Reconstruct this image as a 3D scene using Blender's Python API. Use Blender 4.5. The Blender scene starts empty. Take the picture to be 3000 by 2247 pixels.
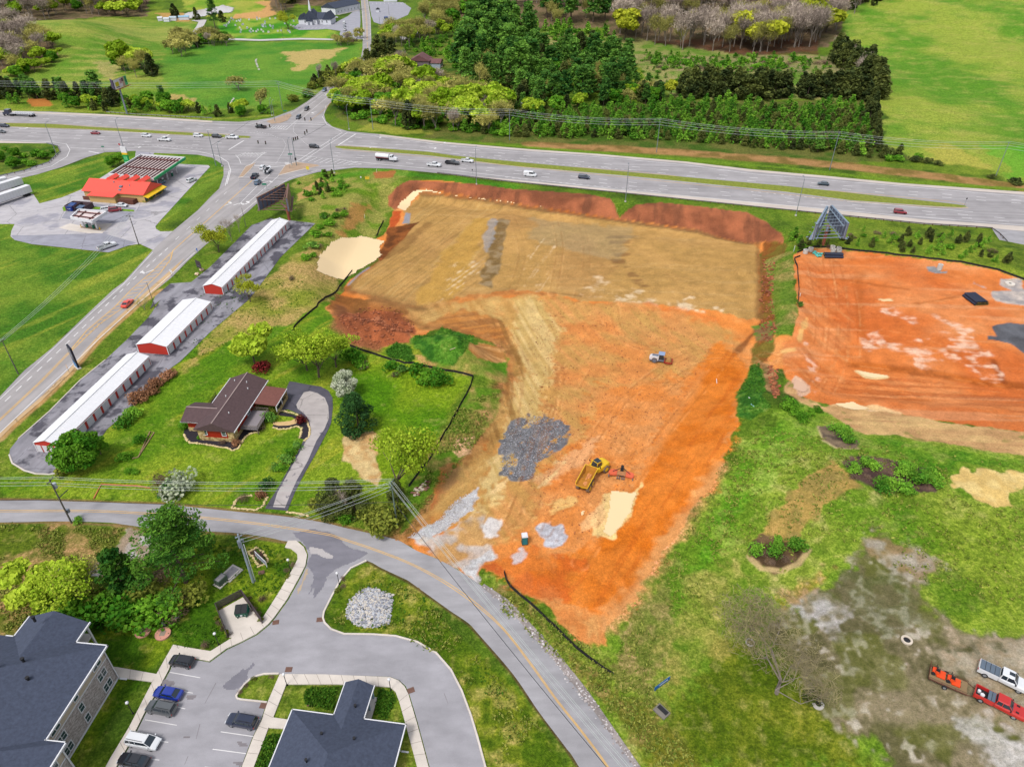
import bpy,bmesh,math,random
import numpy as np
from mathutils import Vector,Matrix
sc=bpy.context.scene
R=math.radians
CAMH=106.0;PITCH=R(35.4);FPX=2079.0
cd=bpy.data.cameras.new('camera');cam=bpy.data.objects.new('camera',cd);sc.collection.objects.link(cam)
cam.location=(0,0,CAMH);cam.rotation_euler=(R(90)-PITCH,0,0)
cd.sensor_width=36;cd.lens=36*FPX/3000;cd.clip_start=1;cd.clip_end=9000
sc.camera=cam
w=bpy.data.worlds.new('World');sc.world=w;w.use_nodes=True
nt=w.node_tree;bg=nt.nodes['Background']
sky=nt.nodes.new('ShaderNodeTexSky');sky.sky_type='NISHITA';sky.sun_disc=False
SUN_EL,SUN_AZ=58,215
sky.sun_elevation=R(SUN_EL);sky.sun_rotation=R(SUN_AZ);sky.air_density=1.0;sky.dust_density=3.0;sky.ozone_density=1.0
hs=nt.nodes.new('ShaderNodeHueSaturation');hs.inputs['Saturation'].default_value=0.35
nt.links.new(sky.outputs[0],hs.inputs['Color']);nt.links.new(hs.outputs[0],bg.inputs[0])
bg.inputs[1].default_value=0.14
sd=bpy.data.lights.new('sun','SUN');sun=bpy.data.objects.new('sun',sd);sc.collection.objects.link(sun)
sd.energy=1.6;sd.angle=R(12);sd.color=(1.0,0.965,0.91)
el,az=R(SUN_EL),R(SUN_AZ)
sdir=Vector((math.sin(az)*math.cos(el),math.cos(az)*math.cos(el),math.sin(el)))
sun.rotation_euler=sdir.to_track_quat('Z','Y').to_euler();sun.location=(0,0,300)
sc.view_settings.view_transform='Standard';sc.view_settings.look='None'
sc.view_settings.exposure=0.75;sc.view_settings.gamma=1.0;sc.view_settings.use_curve_mapping=False
sc.cycles.max_bounces=5;sc.cycles.diffuse_bounces=3;sc.cycles.transparent_max_bounces=6
K=1.7
def C(r,g,b,k=None):
 k=k or K
 f=lambda c:((c/255)/12.92 if c/255<=.04045 else ((c/255+.055)/1.055)**2.4)
 return (f(r)/k,f(g)/k,f(b)/k)
def hsh(ix,iy,s):
 with np.errstate(over='ignore'):
  n=(ix.astype(np.int64)*374761393+iy.astype(np.int64)*668265263+s*1442695041)
  n=(n ^ (n>>13))*1274126177
  n=n ^ (n>>16)
 return (n&0xffff)/65535.0
def vnoise(x,y,s=0):
 ix=np.floor(x);iy=np.floor(y);fx=x-ix;fy=y-iy
 fx=fx*fx*(3-2*fx);fy=fy*fy*(3-2*fy)
 a=hsh(ix,iy,s);b=hsh(ix+1,iy,s);c=hsh(ix,iy+1,s);d=hsh(ix+1,iy+1,s)
 return (a+(b-a)*fx)*(1-fy)+(c+(d-c)*fx)*fy
def fbm(x,y,scale,s=0,o=3):
 r=0;a=1;t=0
 for i in range(o):
  r=r+a*vnoise(x/scale,y/scale,s+i*7);t+=a;a*=.5;scale*=.5
 return r/t
def sst(a,b,x):
 t=np.clip((x-a)/(b-a),0,1);return t*t*(3-2*t)
def sdf(P,X,Y,margin=40):
 P=np.asarray(P,float);out=np.full(X.shape,-float(margin))
 m=(X>P[:,0].min()-margin)&(X<P[:,0].max()+margin)&(Y>P[:,1].min()-margin)&(Y<P[:,1].max()+margin)
 x=X[m];y=Y[m];d2=np.full(x.shape,1e18);ins=np.zeros(x.shape,bool);n=len(P)
 for i in range(n):
  ax,ay=P[i];bx,by=P[(i+1)%n]
  ex,ey=bx-ax,by-ay;L=ex*ex+ey*ey+1e-12
  t=np.clip(((x-ax)*ex+(y-ay)*ey)/L,0,1)
  d2=np.minimum(d2,(x-ax-t*ex)**2+(y-ay-t*ey)**2)
  if ay !=by:
   c=((ay>y) !=(by>y))&(x<(bx-ax)*(y-ay)/(by-ay)+ax);ins ^=c
 d=np.sqrt(d2);out[m]=np.maximum(np.where(ins,d,-d),-margin);return out
def pdist(P,X,Y,margin=30):
 P=np.asarray(P,float);out=np.full(X.shape,float(margin))
 m=(X>P[:,0].min()-margin)&(X<P[:,0].max()+margin)&(Y>P[:,1].min()-margin)&(Y<P[:,1].max()+margin)
 x=X[m];y=Y[m];d2=np.full(x.shape,1e18)
 for i in range(len(P)-1):
  ax,ay=P[i];ex,ey=P[i+1]-P[i];L=ex*ex+ey*ey+1e-12
  t=np.clip(((x-ax)*ex+(y-ay)*ey)/L,0,1)
  d2=np.minimum(d2,(x-ax-t*ex)**2+(y-ay-t*ey)**2)
 out[m]=np.minimum(np.sqrt(d2),margin);return out
def A(px,py,z=0.0):
 u=(px-1500)/FPX;v=(py-1123.5)/FPX
 dx=u;dy=math.cos(PITCH)-v*math.sin(PITCH);dz=-(math.sin(PITCH)+v*math.cos(PITCH))
 t=(CAMH-z)/-dz
 return Vector((dx*t,dy*t,z))
def AP(pts,z=0.0):return np.array([[*A(x,y,z)[:2]] for x,y in pts])
TX0,TY0,TS,TNX,TNY=-760.,30.,1.5,1180,740
tX,tY=np.meshgrid(TX0+np.arange(TNX)*TS,TY0+np.arange(TNY)*TS)
low=AP([(1110,520),(1203,524),(1400,530),(1500,545),(1610,552),(1720,560),(1790,576),(1900,588),(2050,597),(2200,615),(2275,665),(2330,700),(2345,720),(2330,1160),(2180,1230),(2060,1480),(1900,1700),(1700,1800),(1400,1660),(1240,1560),(1260,1400),(1400,1100),(1340,1030),(1150,1000),(960,930),(880,840),(900,740),(960,660),(1040,560)])
H0=-5.5*sst(0,13,sdf(low,tX,tY,20))*sst(95,185,tY)
pad=AP([(1215,585),(1293,578),(1500,606),(1800,650),(2190,700),(2190,900),(1700,870),(1400,840),(1250,880),(1110,860),(1050,830),(1130,750),(1185,660)])
H0+=1.2*sst(-7,5,sdf(pad,tX,tY,8))
rpad=AP([(2345,748),(2460,735),(2724,766),(2923,800),(3300,880),(3300,1240),(2779,1225),(2432,1175),(2345,1110)])
H0+=-1.3*sst(0,6,sdf(rpad,tX,tY,10))+2.5*sst(60,150,tX)*sst(270,230,tY)*sst(70,110,tY)
H0+=6.5*sst(34,88,tX+(tY-60)*.25)*sst(150,105,tY)
def bump(px,py,h,rx,ry,p=1.0,rot=0):
 c=A(px,py);dx=tX-c.x;dy=tY-c.y;cr,sr=math.cos(rot),math.sin(rot)
 d=((dx*cr+dy*sr)/rx)**2+((-dx*sr+dy*cr)/ry)**2
 return h*np.exp(-d**p)
H0+=bump(290,120,15,120,70)+bump(2800,40,20,190,150)+bump(1750,60,14,170,80)+bump(60,-40,22,170,110)
H0+=bump(1100,-90,14,400,150)+bump(2300,-60,20,300,150)
H0*=1-.999*sst(-24,-8,sdf(AP([(-900,250),(0,318),(311,330),(622,350),(800,338),(1000,225),(1050,140),(1040,-40),(1100,-40),(1105,140),(1080,300),(1500,420),(2000,455),(3000,545),(4000,620),(4000,760),(3000,690),(2905,671),(1862,570),(1300,505),(900,520),(600,800),(0,1310),(-900,1900)]),tX,tY,30))
H0+=bump(1322,1030,5.0,8,7,.8)+bump(1200,1075,1.8,6,4)+bump(2215,1170,2.4,5,13,1,.15)
_mn=fbm(tX,tY,6,5)
H0+=bump(1080,975,3.0,16,10)*(.5+_mn)+bump(2255,840,1.2,4,26)*_mn*2+bump(2262,965,1.8,6,5)*(.5+_mn)
H0+=sst(300,480,tY)*(fbm(tX,tY,60,3)-.5)*5*sst(-30,-60,-np.abs(tX+125+(tY-420)*.06) )
_rk=sdf(AP([(-900,250),(0,318),(311,330),(622,350),(800,338),(1000,225),(1050,140),(1040,-40),(1100,-40),(1105,140),(1080,300),(1500,420),(2000,455),(3000,545),(4000,620),(4000,760),(3000,690),(2905,671),(1862,570),(1300,505),(900,520),(600,800),(0,1310),(-900,1900)]),tX,tY,30)
H0=np.where(_rk>-2,0,H0)
for cxy in [[(480,155),(900,165),(1050,175),(1050,-10),(700,-40),(480,60)],[(1080,-10),(1250,0),(1330,80),(1130,120),(1080,90)]]:
 H0*=1-sst(-75,-3,sdf(AP(cxy),tX,tY,80))
def hgt(x,y):
 x=np.asarray(x,float);y=np.asarray(y,float)
 fx=np.clip((x-TX0)/TS,0,TNX-1.001);fy=np.clip((y-TY0)/TS,0,TNY-1.001)
 ix=fx.astype(int);iy=fy.astype(int);fx=fx-ix;fy=fy-iy
 return (H0[iy,ix]*(1-fx)+H0[iy,ix+1]*fx)*(1-fy)+(H0[iy+1,ix]*(1-fx)+H0[iy+1,ix+1]*fx)*fy
def hz(x,y):return float(hgt(x,y))
def G(px,py):
 z=0.0
 for i in range(14):
  p=A(px,py,z);z=.5*z+.5*hz(p.x,p.y) if i>2 else hz(p.x,p.y)
 p=A(px,py,z);p.z=hz(p.x,p.y);return p
def GP(pts):return np.array([[*G(x,y)[:2]] for x,y in pts])
GST=2.9
xs=np.concatenate([[-9000,-5000,-3000,-2000,-1400,-1000,-750,-580,-460,-380,-330],np.arange(-300,3300.1,GST),[3330,3380,3460,3580,3750,4000,4400,5000,6000,8000,12000]])
ys=np.concatenate([[-342,-335,-325,-310,-290,-265,-240,-215,-190,-165,-140,-120,-100,-85,-72,-60],np.arange(-50,2330,GST),[2350,2400,2480,2600,2800,3100,3400]])
gx,gy=np.meshgrid(xs,ys)
u=(gx-1500)/FPX;v=(gy-1123.5)/FPX
t=CAMH/(math.sin(PITCH)+v*math.cos(PITCH))
X=(u*t).ravel();Y=((math.cos(PITCH)-v*math.sin(PITCH))*t).ravel()
Zg=hgt(X,Y)
NV=len(X)
D=np.sqrt(X**2+Y**2+11236)
n80=fbm(X,Y,70,1,4);n20=fbm(X,Y,18,11,3);n6=fbm(X,Y,6,21,3);n2=fbm(X,Y,2.0,31,2);n07=vnoise(X/.7,Y/.7,41)
fine=np.clip(1.2-D/420,.15,1)
n2=.5+(n2-.5)*fine;n07=.5+(n07-.5)*np.clip(1.1-D/260,0.1,1)
def mix(c,c2,m):return c+(np.asarray(c2)-c)*m[:,None]
def L3(*a):return np.array(C(*a))
lo,md,hi,yl,st=L3(66,96,22),L3(98,132,30),L3(134,156,46),L3(164,164,72),L3(186,168,108)
col=mix(mix(np.tile(lo,(NV,1)),md,sst(.25,.55,n6*.5+n20*.5)),hi,sst(.45,.75,n80*.5+n6*.3+n2*.2))
col=mix(col,yl,sst(.56,.82,n20*.4+n2*.6)*.55)
gr=np.ones(NV)
def paint(poly,c,soft=1.2,namp=2.5,ns=n6,alpha=1.0,grass=None,world=False,grow=0):
 P=poly if world else GP(poly)
 d=sdf(P,X,Y,14)+(ns-.5)*2*namp+grow+np.where(D<420,(n2-.5)*min(soft,3)*1.7+(n07-.5)*min(soft,3)*1.5,0);soft*=.5
 m=sst(-soft,soft,d)*alpha
 if not np.isscalar(alpha):m=sst(-soft,soft,d)*alpha
 if callable(c):c=c()
 global col,gr
 c=np.asarray(c)
 k=m>0
 cc=c[k] if c.ndim==2 else c
 col[k]=col[k]+(cc-col[k])*m[k][:,None]
 if grass is not None:gr[k]=gr[k]+(grass-gr[k])*m[k]
 return m
def line(pts,c,w=1.0,soft=.8,namp=.4,alpha=1.0,grass=None,ns=n6):
 P=GP(pts);d=w-pdist(P,X,Y,14)+(ns-.5)*2*namp
 m=sst(-soft,soft,d)*alpha;k=m>0
 c=np.asarray(c)
 col[k]+=((c[k] if c.ndim==2 else c)-col[k])*m[k][:,None]
 if grass is not None:gr[k]+=(grass-gr[k])*m[k]
def two(c1,c2,n,a=.35,b=.65):return mix(np.tile(np.asarray(c1),(NV,1)),c2,sst(a,b,n))
def streak(ang,ln,wd,s=0):
 ca,sa=math.cos(ang),math.sin(ang);return fbm(X*ca+Y*sa,(-X*sa+Y*ca)*ln/wd,ln,s,3)
pas=lambda:mix(two(L3(98,146,36),L3(146,164,62),n80*.6+n20*.4,.35,.7),L3(180,180,88),sst(.5,.8,streak(.2,30,4,3))*.6)
paint([(-300,60),(100,66),(290,54),(400,58),(580,62),(600,90),(560,115),(600,130),(1060,112),(1060,170),(1000,215),(880,290),(800,325),(540,322),(420,300),(260,262),(60,240),(-300,200)],pas(),2,4)
paint([(480,140),(620,122),(1060,128),(1058,170),(1010,205),(900,270),(800,310),(620,320),(520,290),(470,220)],two(L3(78,142,38),L3(112,158,48),n20*.6+n2*.4),3,6)
paint([(830,152),(1010,142),(960,170),(900,200),(870,208),(850,180)],L3(206,182,112),2,6,alpha=.85)
paint([(280,185),(350,175),(340,215),(360,245),(300,230)],L3(190,172,110),4,8,alpha=.55)
paint([(470,275),(560,278),(560,300),(500,315)],L3(198,172,104),3,6,alpha=.8)
paint([(300,70),(560,75),(560,110),(420,115),(330,90)],L3(178,180,90),6,8,alpha=.4)
paint([(540,-10),(780,-10),(780,56),(690,50),(620,54),(580,40),(540,30)],two(L3(120,165,40),L3(170,180,70),n20),2,4)
paint([(460,40),(540,38),(560,66),(480,60)],L3(198,158,90),2,4,alpha=.9)
paint([(740,6),(810,2),(818,40),(760,56),(680,54),(690,42),(760,34),(780,20)],L3(214,170,104),1.5,2)
paint([(640,60),(870,50),(1000,100),(1000,118),(680,118),(640,100)],two(L3(70,150,24),L3(150,180,60),n20),2,3)
wf=lambda:two(L3(100,92,60),L3(132,112,84),n6)
for P in [[(-400,-60),(430,-60),(430,50),(280,50),(100,64),(-400,72)],[(-300,80),(60,85),(150,118),(172,150),(110,205),(-300,230)],[(800,-60),(1050,-60),(1048,30),(940,20),(870,14),(820,40),(790,30)],
          [(1780,-60),(2640,-60),(2560,10),(2475,50),(2470,100),(2400,150),(2200,165),(1900,150),(1780,110)],[(1250,-60),(1780,-60),(1780,80),(1560,90),(1300,40)]]:
 paint(P,wf(),2,5,grass=.5)
paint([(1900,120),(2400,115),(2400,165),(1900,160)],two(L3(112,66,48),L3(80,60,42),n6),2,3,alpha=.7)
paint([(1080,120),(1400,60),(1560,90),(1560,300),(1500,400),(1250,395),(1085,375),(985,345),(960,310),(1000,280),(1090,190)],two(L3(62,100,24),L3(120,132,52),n20*.5+n6*.5),2,4)
paint([(1560,90),(1860,110),(2200,165),(2480,160),(2560,240),(2560,290),(1990,290),(1860,190),(1700,160),(1560,140)],two(L3(100,140,42),L3(158,156,92),n20*.5+n6*.5),2,4)
paint([(1820,165),(2500,165),(2480,215),(2000,215)],two(L3(170,144,116),L3(128,136,72),n6),3,6,alpha=.55)
paint([(1200,410),(1560,310),(2580,290),(2620,420),(2750,470),(2500,475),(1900,440),(1300,410)],two(L3(72,104,28),L3(110,116,52),n20*.4+n6*.6),2,3)
paint([(2475,40),(2700,-60),(4000,-60),(4000,560),(3000,560),(2890,492),(2700,472),(2590,420),(2590,340),(2570,300),(2590,250),(2550,200),(2515,150),(2465,95)],
      mix(two(L3(96,150,34),L3(150,172,60),n20*.35+n80*.65,.38,.62),L3(184,182,90),sst(.45,.8,streak(-.1,16,6,8)*.5+n6*.5)*.5),2,4)
paint([(2760,480),(2900,495),(2830,440),(2780,415),(2700,440)],L3(190,182,80),3,5,alpha=.6)
paint([(2880,425),(3300,430),(3300,540),(2960,520)],L3(70,180,30),3,6,alpha=.5)
line([(1560,424),(1800,436),(2010,448),(2300,470),(2500,490),(2700,512),(2850,530),(3000,552),(3300,590)],two(L3(186,142,92),L3(138,112,60),n6),5.2,1.2,2.0,.92,.4)
line([(1100,398),(1500,428),(1753,448),(2006,468),(2300,492),(2634,530),(3000,556),(3300,590)],L3(112,150,36),1.7,.6,.6,.9)
paint([(1090,360),(1200,375),(1260,392),(1180,396),(1040,384)],L3(176,180,70),2,4,alpha=.6)
paint([(85,288),(150,290),(150,310),(85,314)],L3(206,120,64),1.5,3,alpha=.8,grass=0)
line([(0,320),(311,328),(622,349),(800,339)],L3(150,165,60),1.4,.7,.6,.9)
fld=lambda:mix(two(L3(72,124,26),L3(116,150,42),n20*.6+n6*.4),L3(168,176,60),sst(.58,.8,streak(1.0,26,4,5))*.5)
paint([(-400,655),(43,657),(33,700),(94,718),(318,742),(409,718),(448,733),(286,900),(0,1160),(-400,1500)],fld(),1,1.5)
paint([(0,535),(177,495),(253,467),(398,447),(470,445),(600,455),(660,480),(655,515),(455,670),(300,560),(116,600),(98,575)],fld(),1,1)
paint([(0,425),(170,430),(170,445),(60,505),(0,515)],two(L3(62,104,18),L3(120,140,50),n6),1,1)
paint([(560,870),(870,800),(990,850),(1380,1105),(1180,1440),(900,1510),(560,1480),(0,1450),(0,1400),(210,1380),(480,1100)],mix(two(L3(88,136,18),L3(134,164,38),n20*.6+n6*.4),L3(170,172,50),sst(.55,.8,streak(.9,14,2.5,9))*.5),1.5,1)
paint([(1040,1060),(1370,1110),(1170,1440),(1130,1460),(1010,1290),(990,1150)],two(L3(84,138,10),L3(132,164,26),n20),1.5,1,alpha=.8)
paint([(690,900),(800,800),(930,700),(1000,820),(960,880),(860,955),(800,960),(640,1010),(540,1090),(560,1040)],two(L3(196,168,100),L3(140,150,50),n6*.6+n20*.4,.3,.7),2,3,alpha=.85)
paint([(860,500),(1200,500),(1160,600),(1050,760),(900,700),(860,600)],two(L3(112,150,34),L3(172,168,84),n6),2,3,alpha=.7)
paint([(865,570),(930,525),(960,515),(955,545),(900,580),(870,590)],L3(204,166,104),1.2,2,alpha=.85,grass=.3)
line([(980,520),(1100,500),(1300,520),(1500,548)],L3(70,150,20),3,2,2,.6)
paint([(1040,600),(1090,600),(1060,640),(1010,700),(1000,690)],L3(204,128,80),1.5,3,alpha=.55,grass=.2)
paint([(1095,505),(1160,500),(1150,520),(1100,522)],L3(190,104,66),1,1.5,alpha=.8,grass=.2)
paint([(-300,1530),(160,1535),(370,1545),(330,1700),(180,1790),(0,1900),(-300,1900)],two(L3(96,118,26),L3(184,152,96),n6*.6+n2*.4,.4,.7),2,2)
paint([(380,1545),(470,1570),(480,1640),(350,1650),(290,1700),(260,1680),(330,1620)],two(L3(206,202,204),L3(170,150,130),n2),1,1.5,grass=0)
paint([(500,1590),(830,1590),(860,1680),(760,1830),(600,1900),(500,1900),(260,2200),(60,2247),(240,1850),(480,1720)],mix(two(L3(66,112,8),L3(120,150,24),n6),L3(176,172,60),sst(.6,.8,n2)*.4),1,1,alpha=.8)
paint([(1060,1650),(1200,1720),(1500,2000),(1690,2260),(1420,2260),(1360,2020),(1230,1880),(960,1840),(960,1780)],mix(two(L3(84,116,16),L3(130,146,36),n6*.5+n2*.5),L3(190,176,96),sst(.56,.74,n2*.7+n6*.3)*.55),1,1)
paint([(1410,1665),(1700,1900),(2100,1400),(2330,1170),(3300,1350),(3300,2400),(1900,2400)],mix(mix(two(L3(108,148,34),L3(146,170,56),n20*.5+n6*.5),L3(190,184,112),sst(.5,.75,n2*.5+n6*.5)*.6),L3(76,112,24),sst(.62,.8,fbm(X,Y,9,77))*.3),2,3)
paint([(2140,1380),(2240,1250),(2320,1180),(2420,1210),(2350,1300),(2250,1400),(2060,1700),(1960,1880),(1900,1950),(1880,1880),(1990,1700)],two(L3(80,150,20),L3(120,170,40),n6),3,3,alpha=.65)
paint([(2500,1270),(2700,1300),(3000,1350),(3000,1380),(2820,1360),(2740,1420),(2600,1400),(2450,1330),(2420,1290)],two(L3(60,130,14),L3(110,156,34),n6),2,2,alpha=.75)
paint([(2600,1480),(2800,1480),(3000,1520),(3000,1850),(2820,1840),(2740,1780),(2760,1660),(2640,1560)],two(L3(70,130,12),L3(130,158,40),n20),3,3,alpha=.6)
paint([(2720,1700),(2860,1690),(2900,1760),(2850,1830),(2760,1800)],L3(58,112,8),3,4,alpha=.6)
paint([(1860,1760),(1960,1720),(1990,1850),(1900,2010),(1830,2030),(1780,1950),(1800,1850)],two(L3(176,152,98),L3(112,122,48),n2*.6+n6*.4),2,3,alpha=.75)
paint([(1500,1720),(1600,1830),(1800,2020),(1900,2060),(2060,2260),(1960,2260),(1760,2050),(1560,1820),(1440,1720)],two(L3(120,120,44),L3(156,132,76),n2),1.5,1.5,alpha=.8)
paint([(2080,1900),(2300,1850),(2500,2140),(2600,2260),(1900,2260),(1960,2060)],two(L3(84,104,10),L3(124,132,30),n6),3,4,alpha=.8)
paint([(1990,1700),(2130,1640),(2200,1700),(2160,1850),(2000,2020),(1960,1990)],two(L3(140,156,56),L3(176,166,84),n6),3,3,alpha=.6)
gyr=mix(mix(two(L3(104,100,66),L3(148,136,108),n6*.4+n2*.3+n07*.3,.35,.62),L3(206,198,188),sst(.56,.7,n2*.35+n20*.2+n07*.45)*.7),L3(104,112,40),sst(.52,.68,fbm(X,Y,5,60))*.55)
paint([(2558,1545),(2747,1650),(2685,1707),(2740,1788),(2813,1850),(3000,1860),(3400,1860),(3400,2400),(2600,2400),(2578,2247),(2507,2157),(2404,2075),(2394,2013),(2200,1860),(2302,1783),(2404,1717),(2486,1656)],gyr,2.0,2.0,grass=.15)
paint([(2740,1900),(2900,1870),(3400,1870),(3400,2400),(3050,2300),(2900,2050),(2750,1960)],two(L3(196,184,166),L3(168,146,118),n6*.4+n07*.6),3,3,alpha=.7,grass=.1)
paint([(2860,2140),(3000,2160),(3400,2300),(3400,2400),(3100,2400),(2940,2247)],two(L3(222,218,220),L3(190,186,182),n2),3,3,alpha=.8,grass=0)
paint([(2440,1650),(2620,1660),(2700,1780),(2600,1870),(2440,1860),(2400,1760)],two(L3(104,100,68),L3(86,96,50),n2),2,4,alpha=.6)
paint([(2310,1750),(2420,1740),(2480,1800),(2440,1850),(2330,1800)],two(L3(214,210,212),L3(140,130,110),n2*.6+n6*.4,.45,.62),2,3,alpha=.7)
paint([(2540,1560),(2700,1600),(2750,1650),(2690,1690),(2600,1670),(2540,1620)],two(L3(170,140,100),L3(190,180,170),n2),2,2,alpha=.6)
paint([(2470,1650),(2420,1700),(2300,1780),(2280,1760),(2400,1690)],L3(176,132,62),2,2,alpha=.5)
paint([(2783,1393),(2815,1390),(2819,1357),(2850,1385),(2862,1370),(2920,1378),(3400,1400),(3400,1440),(3000,1425),(2960,1440),(2957,1477),(2911,1482),(2860,1456),(2800,1425)],two(L3(244,214,146),L3(224,190,120),n2),.5,1.0,ns=n2,grass=0)
paint([(2205,1590),(2260,1500),(2350,1410),(2440,1355),(2490,1380),(2520,1420),(2420,1480),(2340,1560),(2290,1620),(2215,1640)],two(L3(200,162,92),L3(160,136,76),n2*.6+n6*.4),1,1.5,grass=.3,alpha=.9)
paint([(2190,1600),(2230,1560),(2300,1590),(2365,1620),(2340,1650),(2270,1672),(2200,1640)],two(L3(84,66,48),L3(120,96,70),n2),.8,1,grass=0)
paint([(2470,1355),(2520,1335),(2600,1345),(2720,1370),(2745,1410),(2740,1440),(2640,1440),(2560,1430),(2490,1400)],two(L3(86,66,66),L3(120,96,84),n2),.8,1,grass=0)
line([(2400,1250),(2415,1290),(2450,1310),(2510,1312)],L3(206,184,140),.5,.3,.1,.9,0)
paint([(2402,1250),(2440,1245),(2510,1290),(2508,1312),(2450,1308),(2415,1288)],two(L3(104,90,80),L3(140,120,100),n2),.5,.5,grass=0)
line([(2195,1630),(2230,1665),(2290,1672),(2340,1650),(2370,1610)],L3(206,180,130),.5,.3,.1,.9,0)
paint([(1010,1270),(1040,1262),(1090,1262),(1105,1275),(1110,1340),(1118,1400),(1105,1420),(1060,1400),(1030,1350),(1000,1350),(1010,1320),(1000,1290)],two(L3(236,206,150),L3(206,164,110),n2),.5,1.0,grass=0)
site=[(1202,530),(1166,552),(1141,574),(1137,600),(1155,613),(1140,660),(1133,680),(1104,700),(1120,760),(1039,809),(1010,838),(995,870),(953,905),(975,922),(985,955),(1029,1002),(1105,1022),(1148,1006),(1206,995),(1257,970),(1293,960),(1387,984),(1474,1013),(1490,1053),(1474,1140),(1455,1212),(1400,1295),(1350,1357),(1310,1400),(1280,1450),(1259,1487),(1208,1549),(1167,1580),(1221,1613),(1285,1639),(1336,1667),(1392,1702),(1412,1666),(1446,1676),(1528,1732),(1615,1788),(1686,1875),(1778,1890),(1773,1835),(1860,1753),(1911,1656),(1988,1553),(2044,1477),(2100,1400),(2116,1357),(2145,1277),(2165,1230),(2156,1205),(2174,1132),(2195,1082),(2300,1082),(2360,1100),(2360,1000),(2230,985),(2240,940),(2232,880),(2225,744),(2250,720),(2300,715),(2290,690),(2241,650),(2187,624),(2042,606),(1934,595),(1862,603),(1815,639),(1804,617),(1786,584),(1717,570),(1608,563),(1500,556),(1401,541),(1280,528)]
org,org2,dor=L3(238,146,72),L3(226,116,34),L3(196,88,34)
sitec=mix(two(org,L3(242,164,98),n20*.5+n6*.5),org2,sst(.5,.7,fbm(X,Y,30,90))*.7)
paint(site,sitec,.5,.6,ns=n2,grass=0)
bk=mix(two(L3(136,82,58),L3(186,112,78),n20*.5+n6*.5),L3(120,76,56),sst(.5,.75,streak(1.4,14,2,4))*.6)
paint([(1202,528),(1160,550),(1138,574),(1135,600),(1158,615),(1195,590),(1231,556),(1290,560),(1370,575),(1550,602),(1800,640),(2040,672),(2240,708),(2300,712),(2295,690),(2241,648),(2187,622),(2042,604),(1934,593),(1862,601),(1815,637),(1786,582),(1717,568),(1608,561),(1500,554),(1401,539)],bk,.5,.4,ns=n2,grass=0)
tn=mix(mix(two(L3(208,162,98),L3(192,150,88),n20*.6+n6*.4),L3(180,134,84),sst(.5,.7,fbm(X,Y,24,44))*.5),L3(210,172,116),sst(.6,.8,streak(-.1,40,1.0,6))*.35)
padl=[(1285,570),(1231,568),(1206,592),(1184,620),(1184,650),(1180,690),(1166,715),(1112,765),(1025,830),(1021,848),(1090,868),(1166,890),(1235,903),(1293,886),(1380,862),(1450,858),(1500,850),(1620,857),(1700,880),(1898,890),(2000,900),(2116,912),(2188,940),(2224,925),(2230,888),(2220,744),(2222,712),(2042,677),(1862,653),(1789,642),(1645,621),(1500,600),(1401,583)]
paint(padl,tn,.6,1.5,ns=n2)
trk=streak(1.05,60,1.0,15);trk2=streak(1.25,60,.9,16)
wp=[(1285,570),(1231,568),(1206,600),(1184,690),(1025,830),(1021,848),(1235,903),(1293,886),(1400,860),(1480,640),(1500,600)]
paint(wp,L3(140,106,60),2,2,alpha=sst(.5,.68,trk)*.38);paint(wp,L3(214,180,118),2,2,alpha=sst(.58,.75,trk2)*.35)
paint([(1300,740),(1390,640),(1440,640),(1330,890),(1260,898),(1215,895)],L3(204,158,72),2,2,alpha=.6)
paint([(1400,830),(1440,700),(1460,640),(1490,645),(1470,760),(1440,845)],two(L3(116,92,56),L3(150,134,110),n2),1,1.5,alpha=.75)
paint([(1415,700),(1440,640),(1456,640),(1445,700),(1425,740)],L3(166,164,168),1,1.5,alpha=.7)
pale=L3(250,224,190)
paint([(1300,870),(1310,780),(1350,770),(1410,760),(1430,740),(1425,790),(1380,810),(1340,850),(1310,890),(1250,895)],pale,1,2,alpha=sst(.50,.64,trk*.4+n2*.3+n07*.3)*.7)
paint([(1520,830),(1560,720),(1610,700),(1640,740),(1600,850),(1560,860)],pale,1,2,alpha=sst(.52,.66,trk2*.4+n2*.3+n07*.3)*.7)
paint([(1690,875),(1740,800),(1790,830),(1900,860),(2000,900),(1900,905),(1800,885)],pale,1,2,alpha=sst(.5,.64,n2*.3+n6*.35+n07*.35)*.7)
paint([(1960,840),(2020,870),(2120,905),(2100,925),(2000,905)],pale,1,2,alpha=sst(.48,.6,n2*.5+n6*.5)*.8)
paint([(1790,680),(1860,690),(1840,790),(1900,850),(1800,760)],L3(132,90,56),2,4,alpha=sst(.45,.6,streak(.1,20,1.5,19))*.6)
paint([(1560,640),(1860,665),(1820,760),(1700,740),(1560,700)],L3(170,160,130),3,4,alpha=.35)
paint([(2225,940),(2232,700),(2300,712),(2290,900),(2250,1060),(2205,1060)],two(L3(150,84,42),L3(124,110,44),n6*.5+n2*.5),1,1.5,grass=.2)
paint([(2240,760),(2325,735),(2335,900),(2320,985),(2270,990),(2255,860)],two(L3(104,138,40),L3(160,150,80),n6),1,1.5,alpha=.9,grass=1)
dk,brd=L3(146,92,44),L3(192,142,78)
paint([(1000,905),(1060,900),(1170,905),(1220,960),(1200,1000),(1148,1006),(1105,1022),(1029,1002),(985,955)],mix(two(L3(150,84,54),L3(184,104,66),n6*.5+n2*.5),L3(214,140,104),sst(.55,.7,fbm(X,Y,7,99))*.6),.8,1)
paint([(985,860),(1060,870),(1180,900),(1280,905),(1210,930),(1100,905),(1000,910),(960,905)],two(L3(120,82,44),L3(176,112,60),n6),.8,1.2,alpha=.85)
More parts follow.
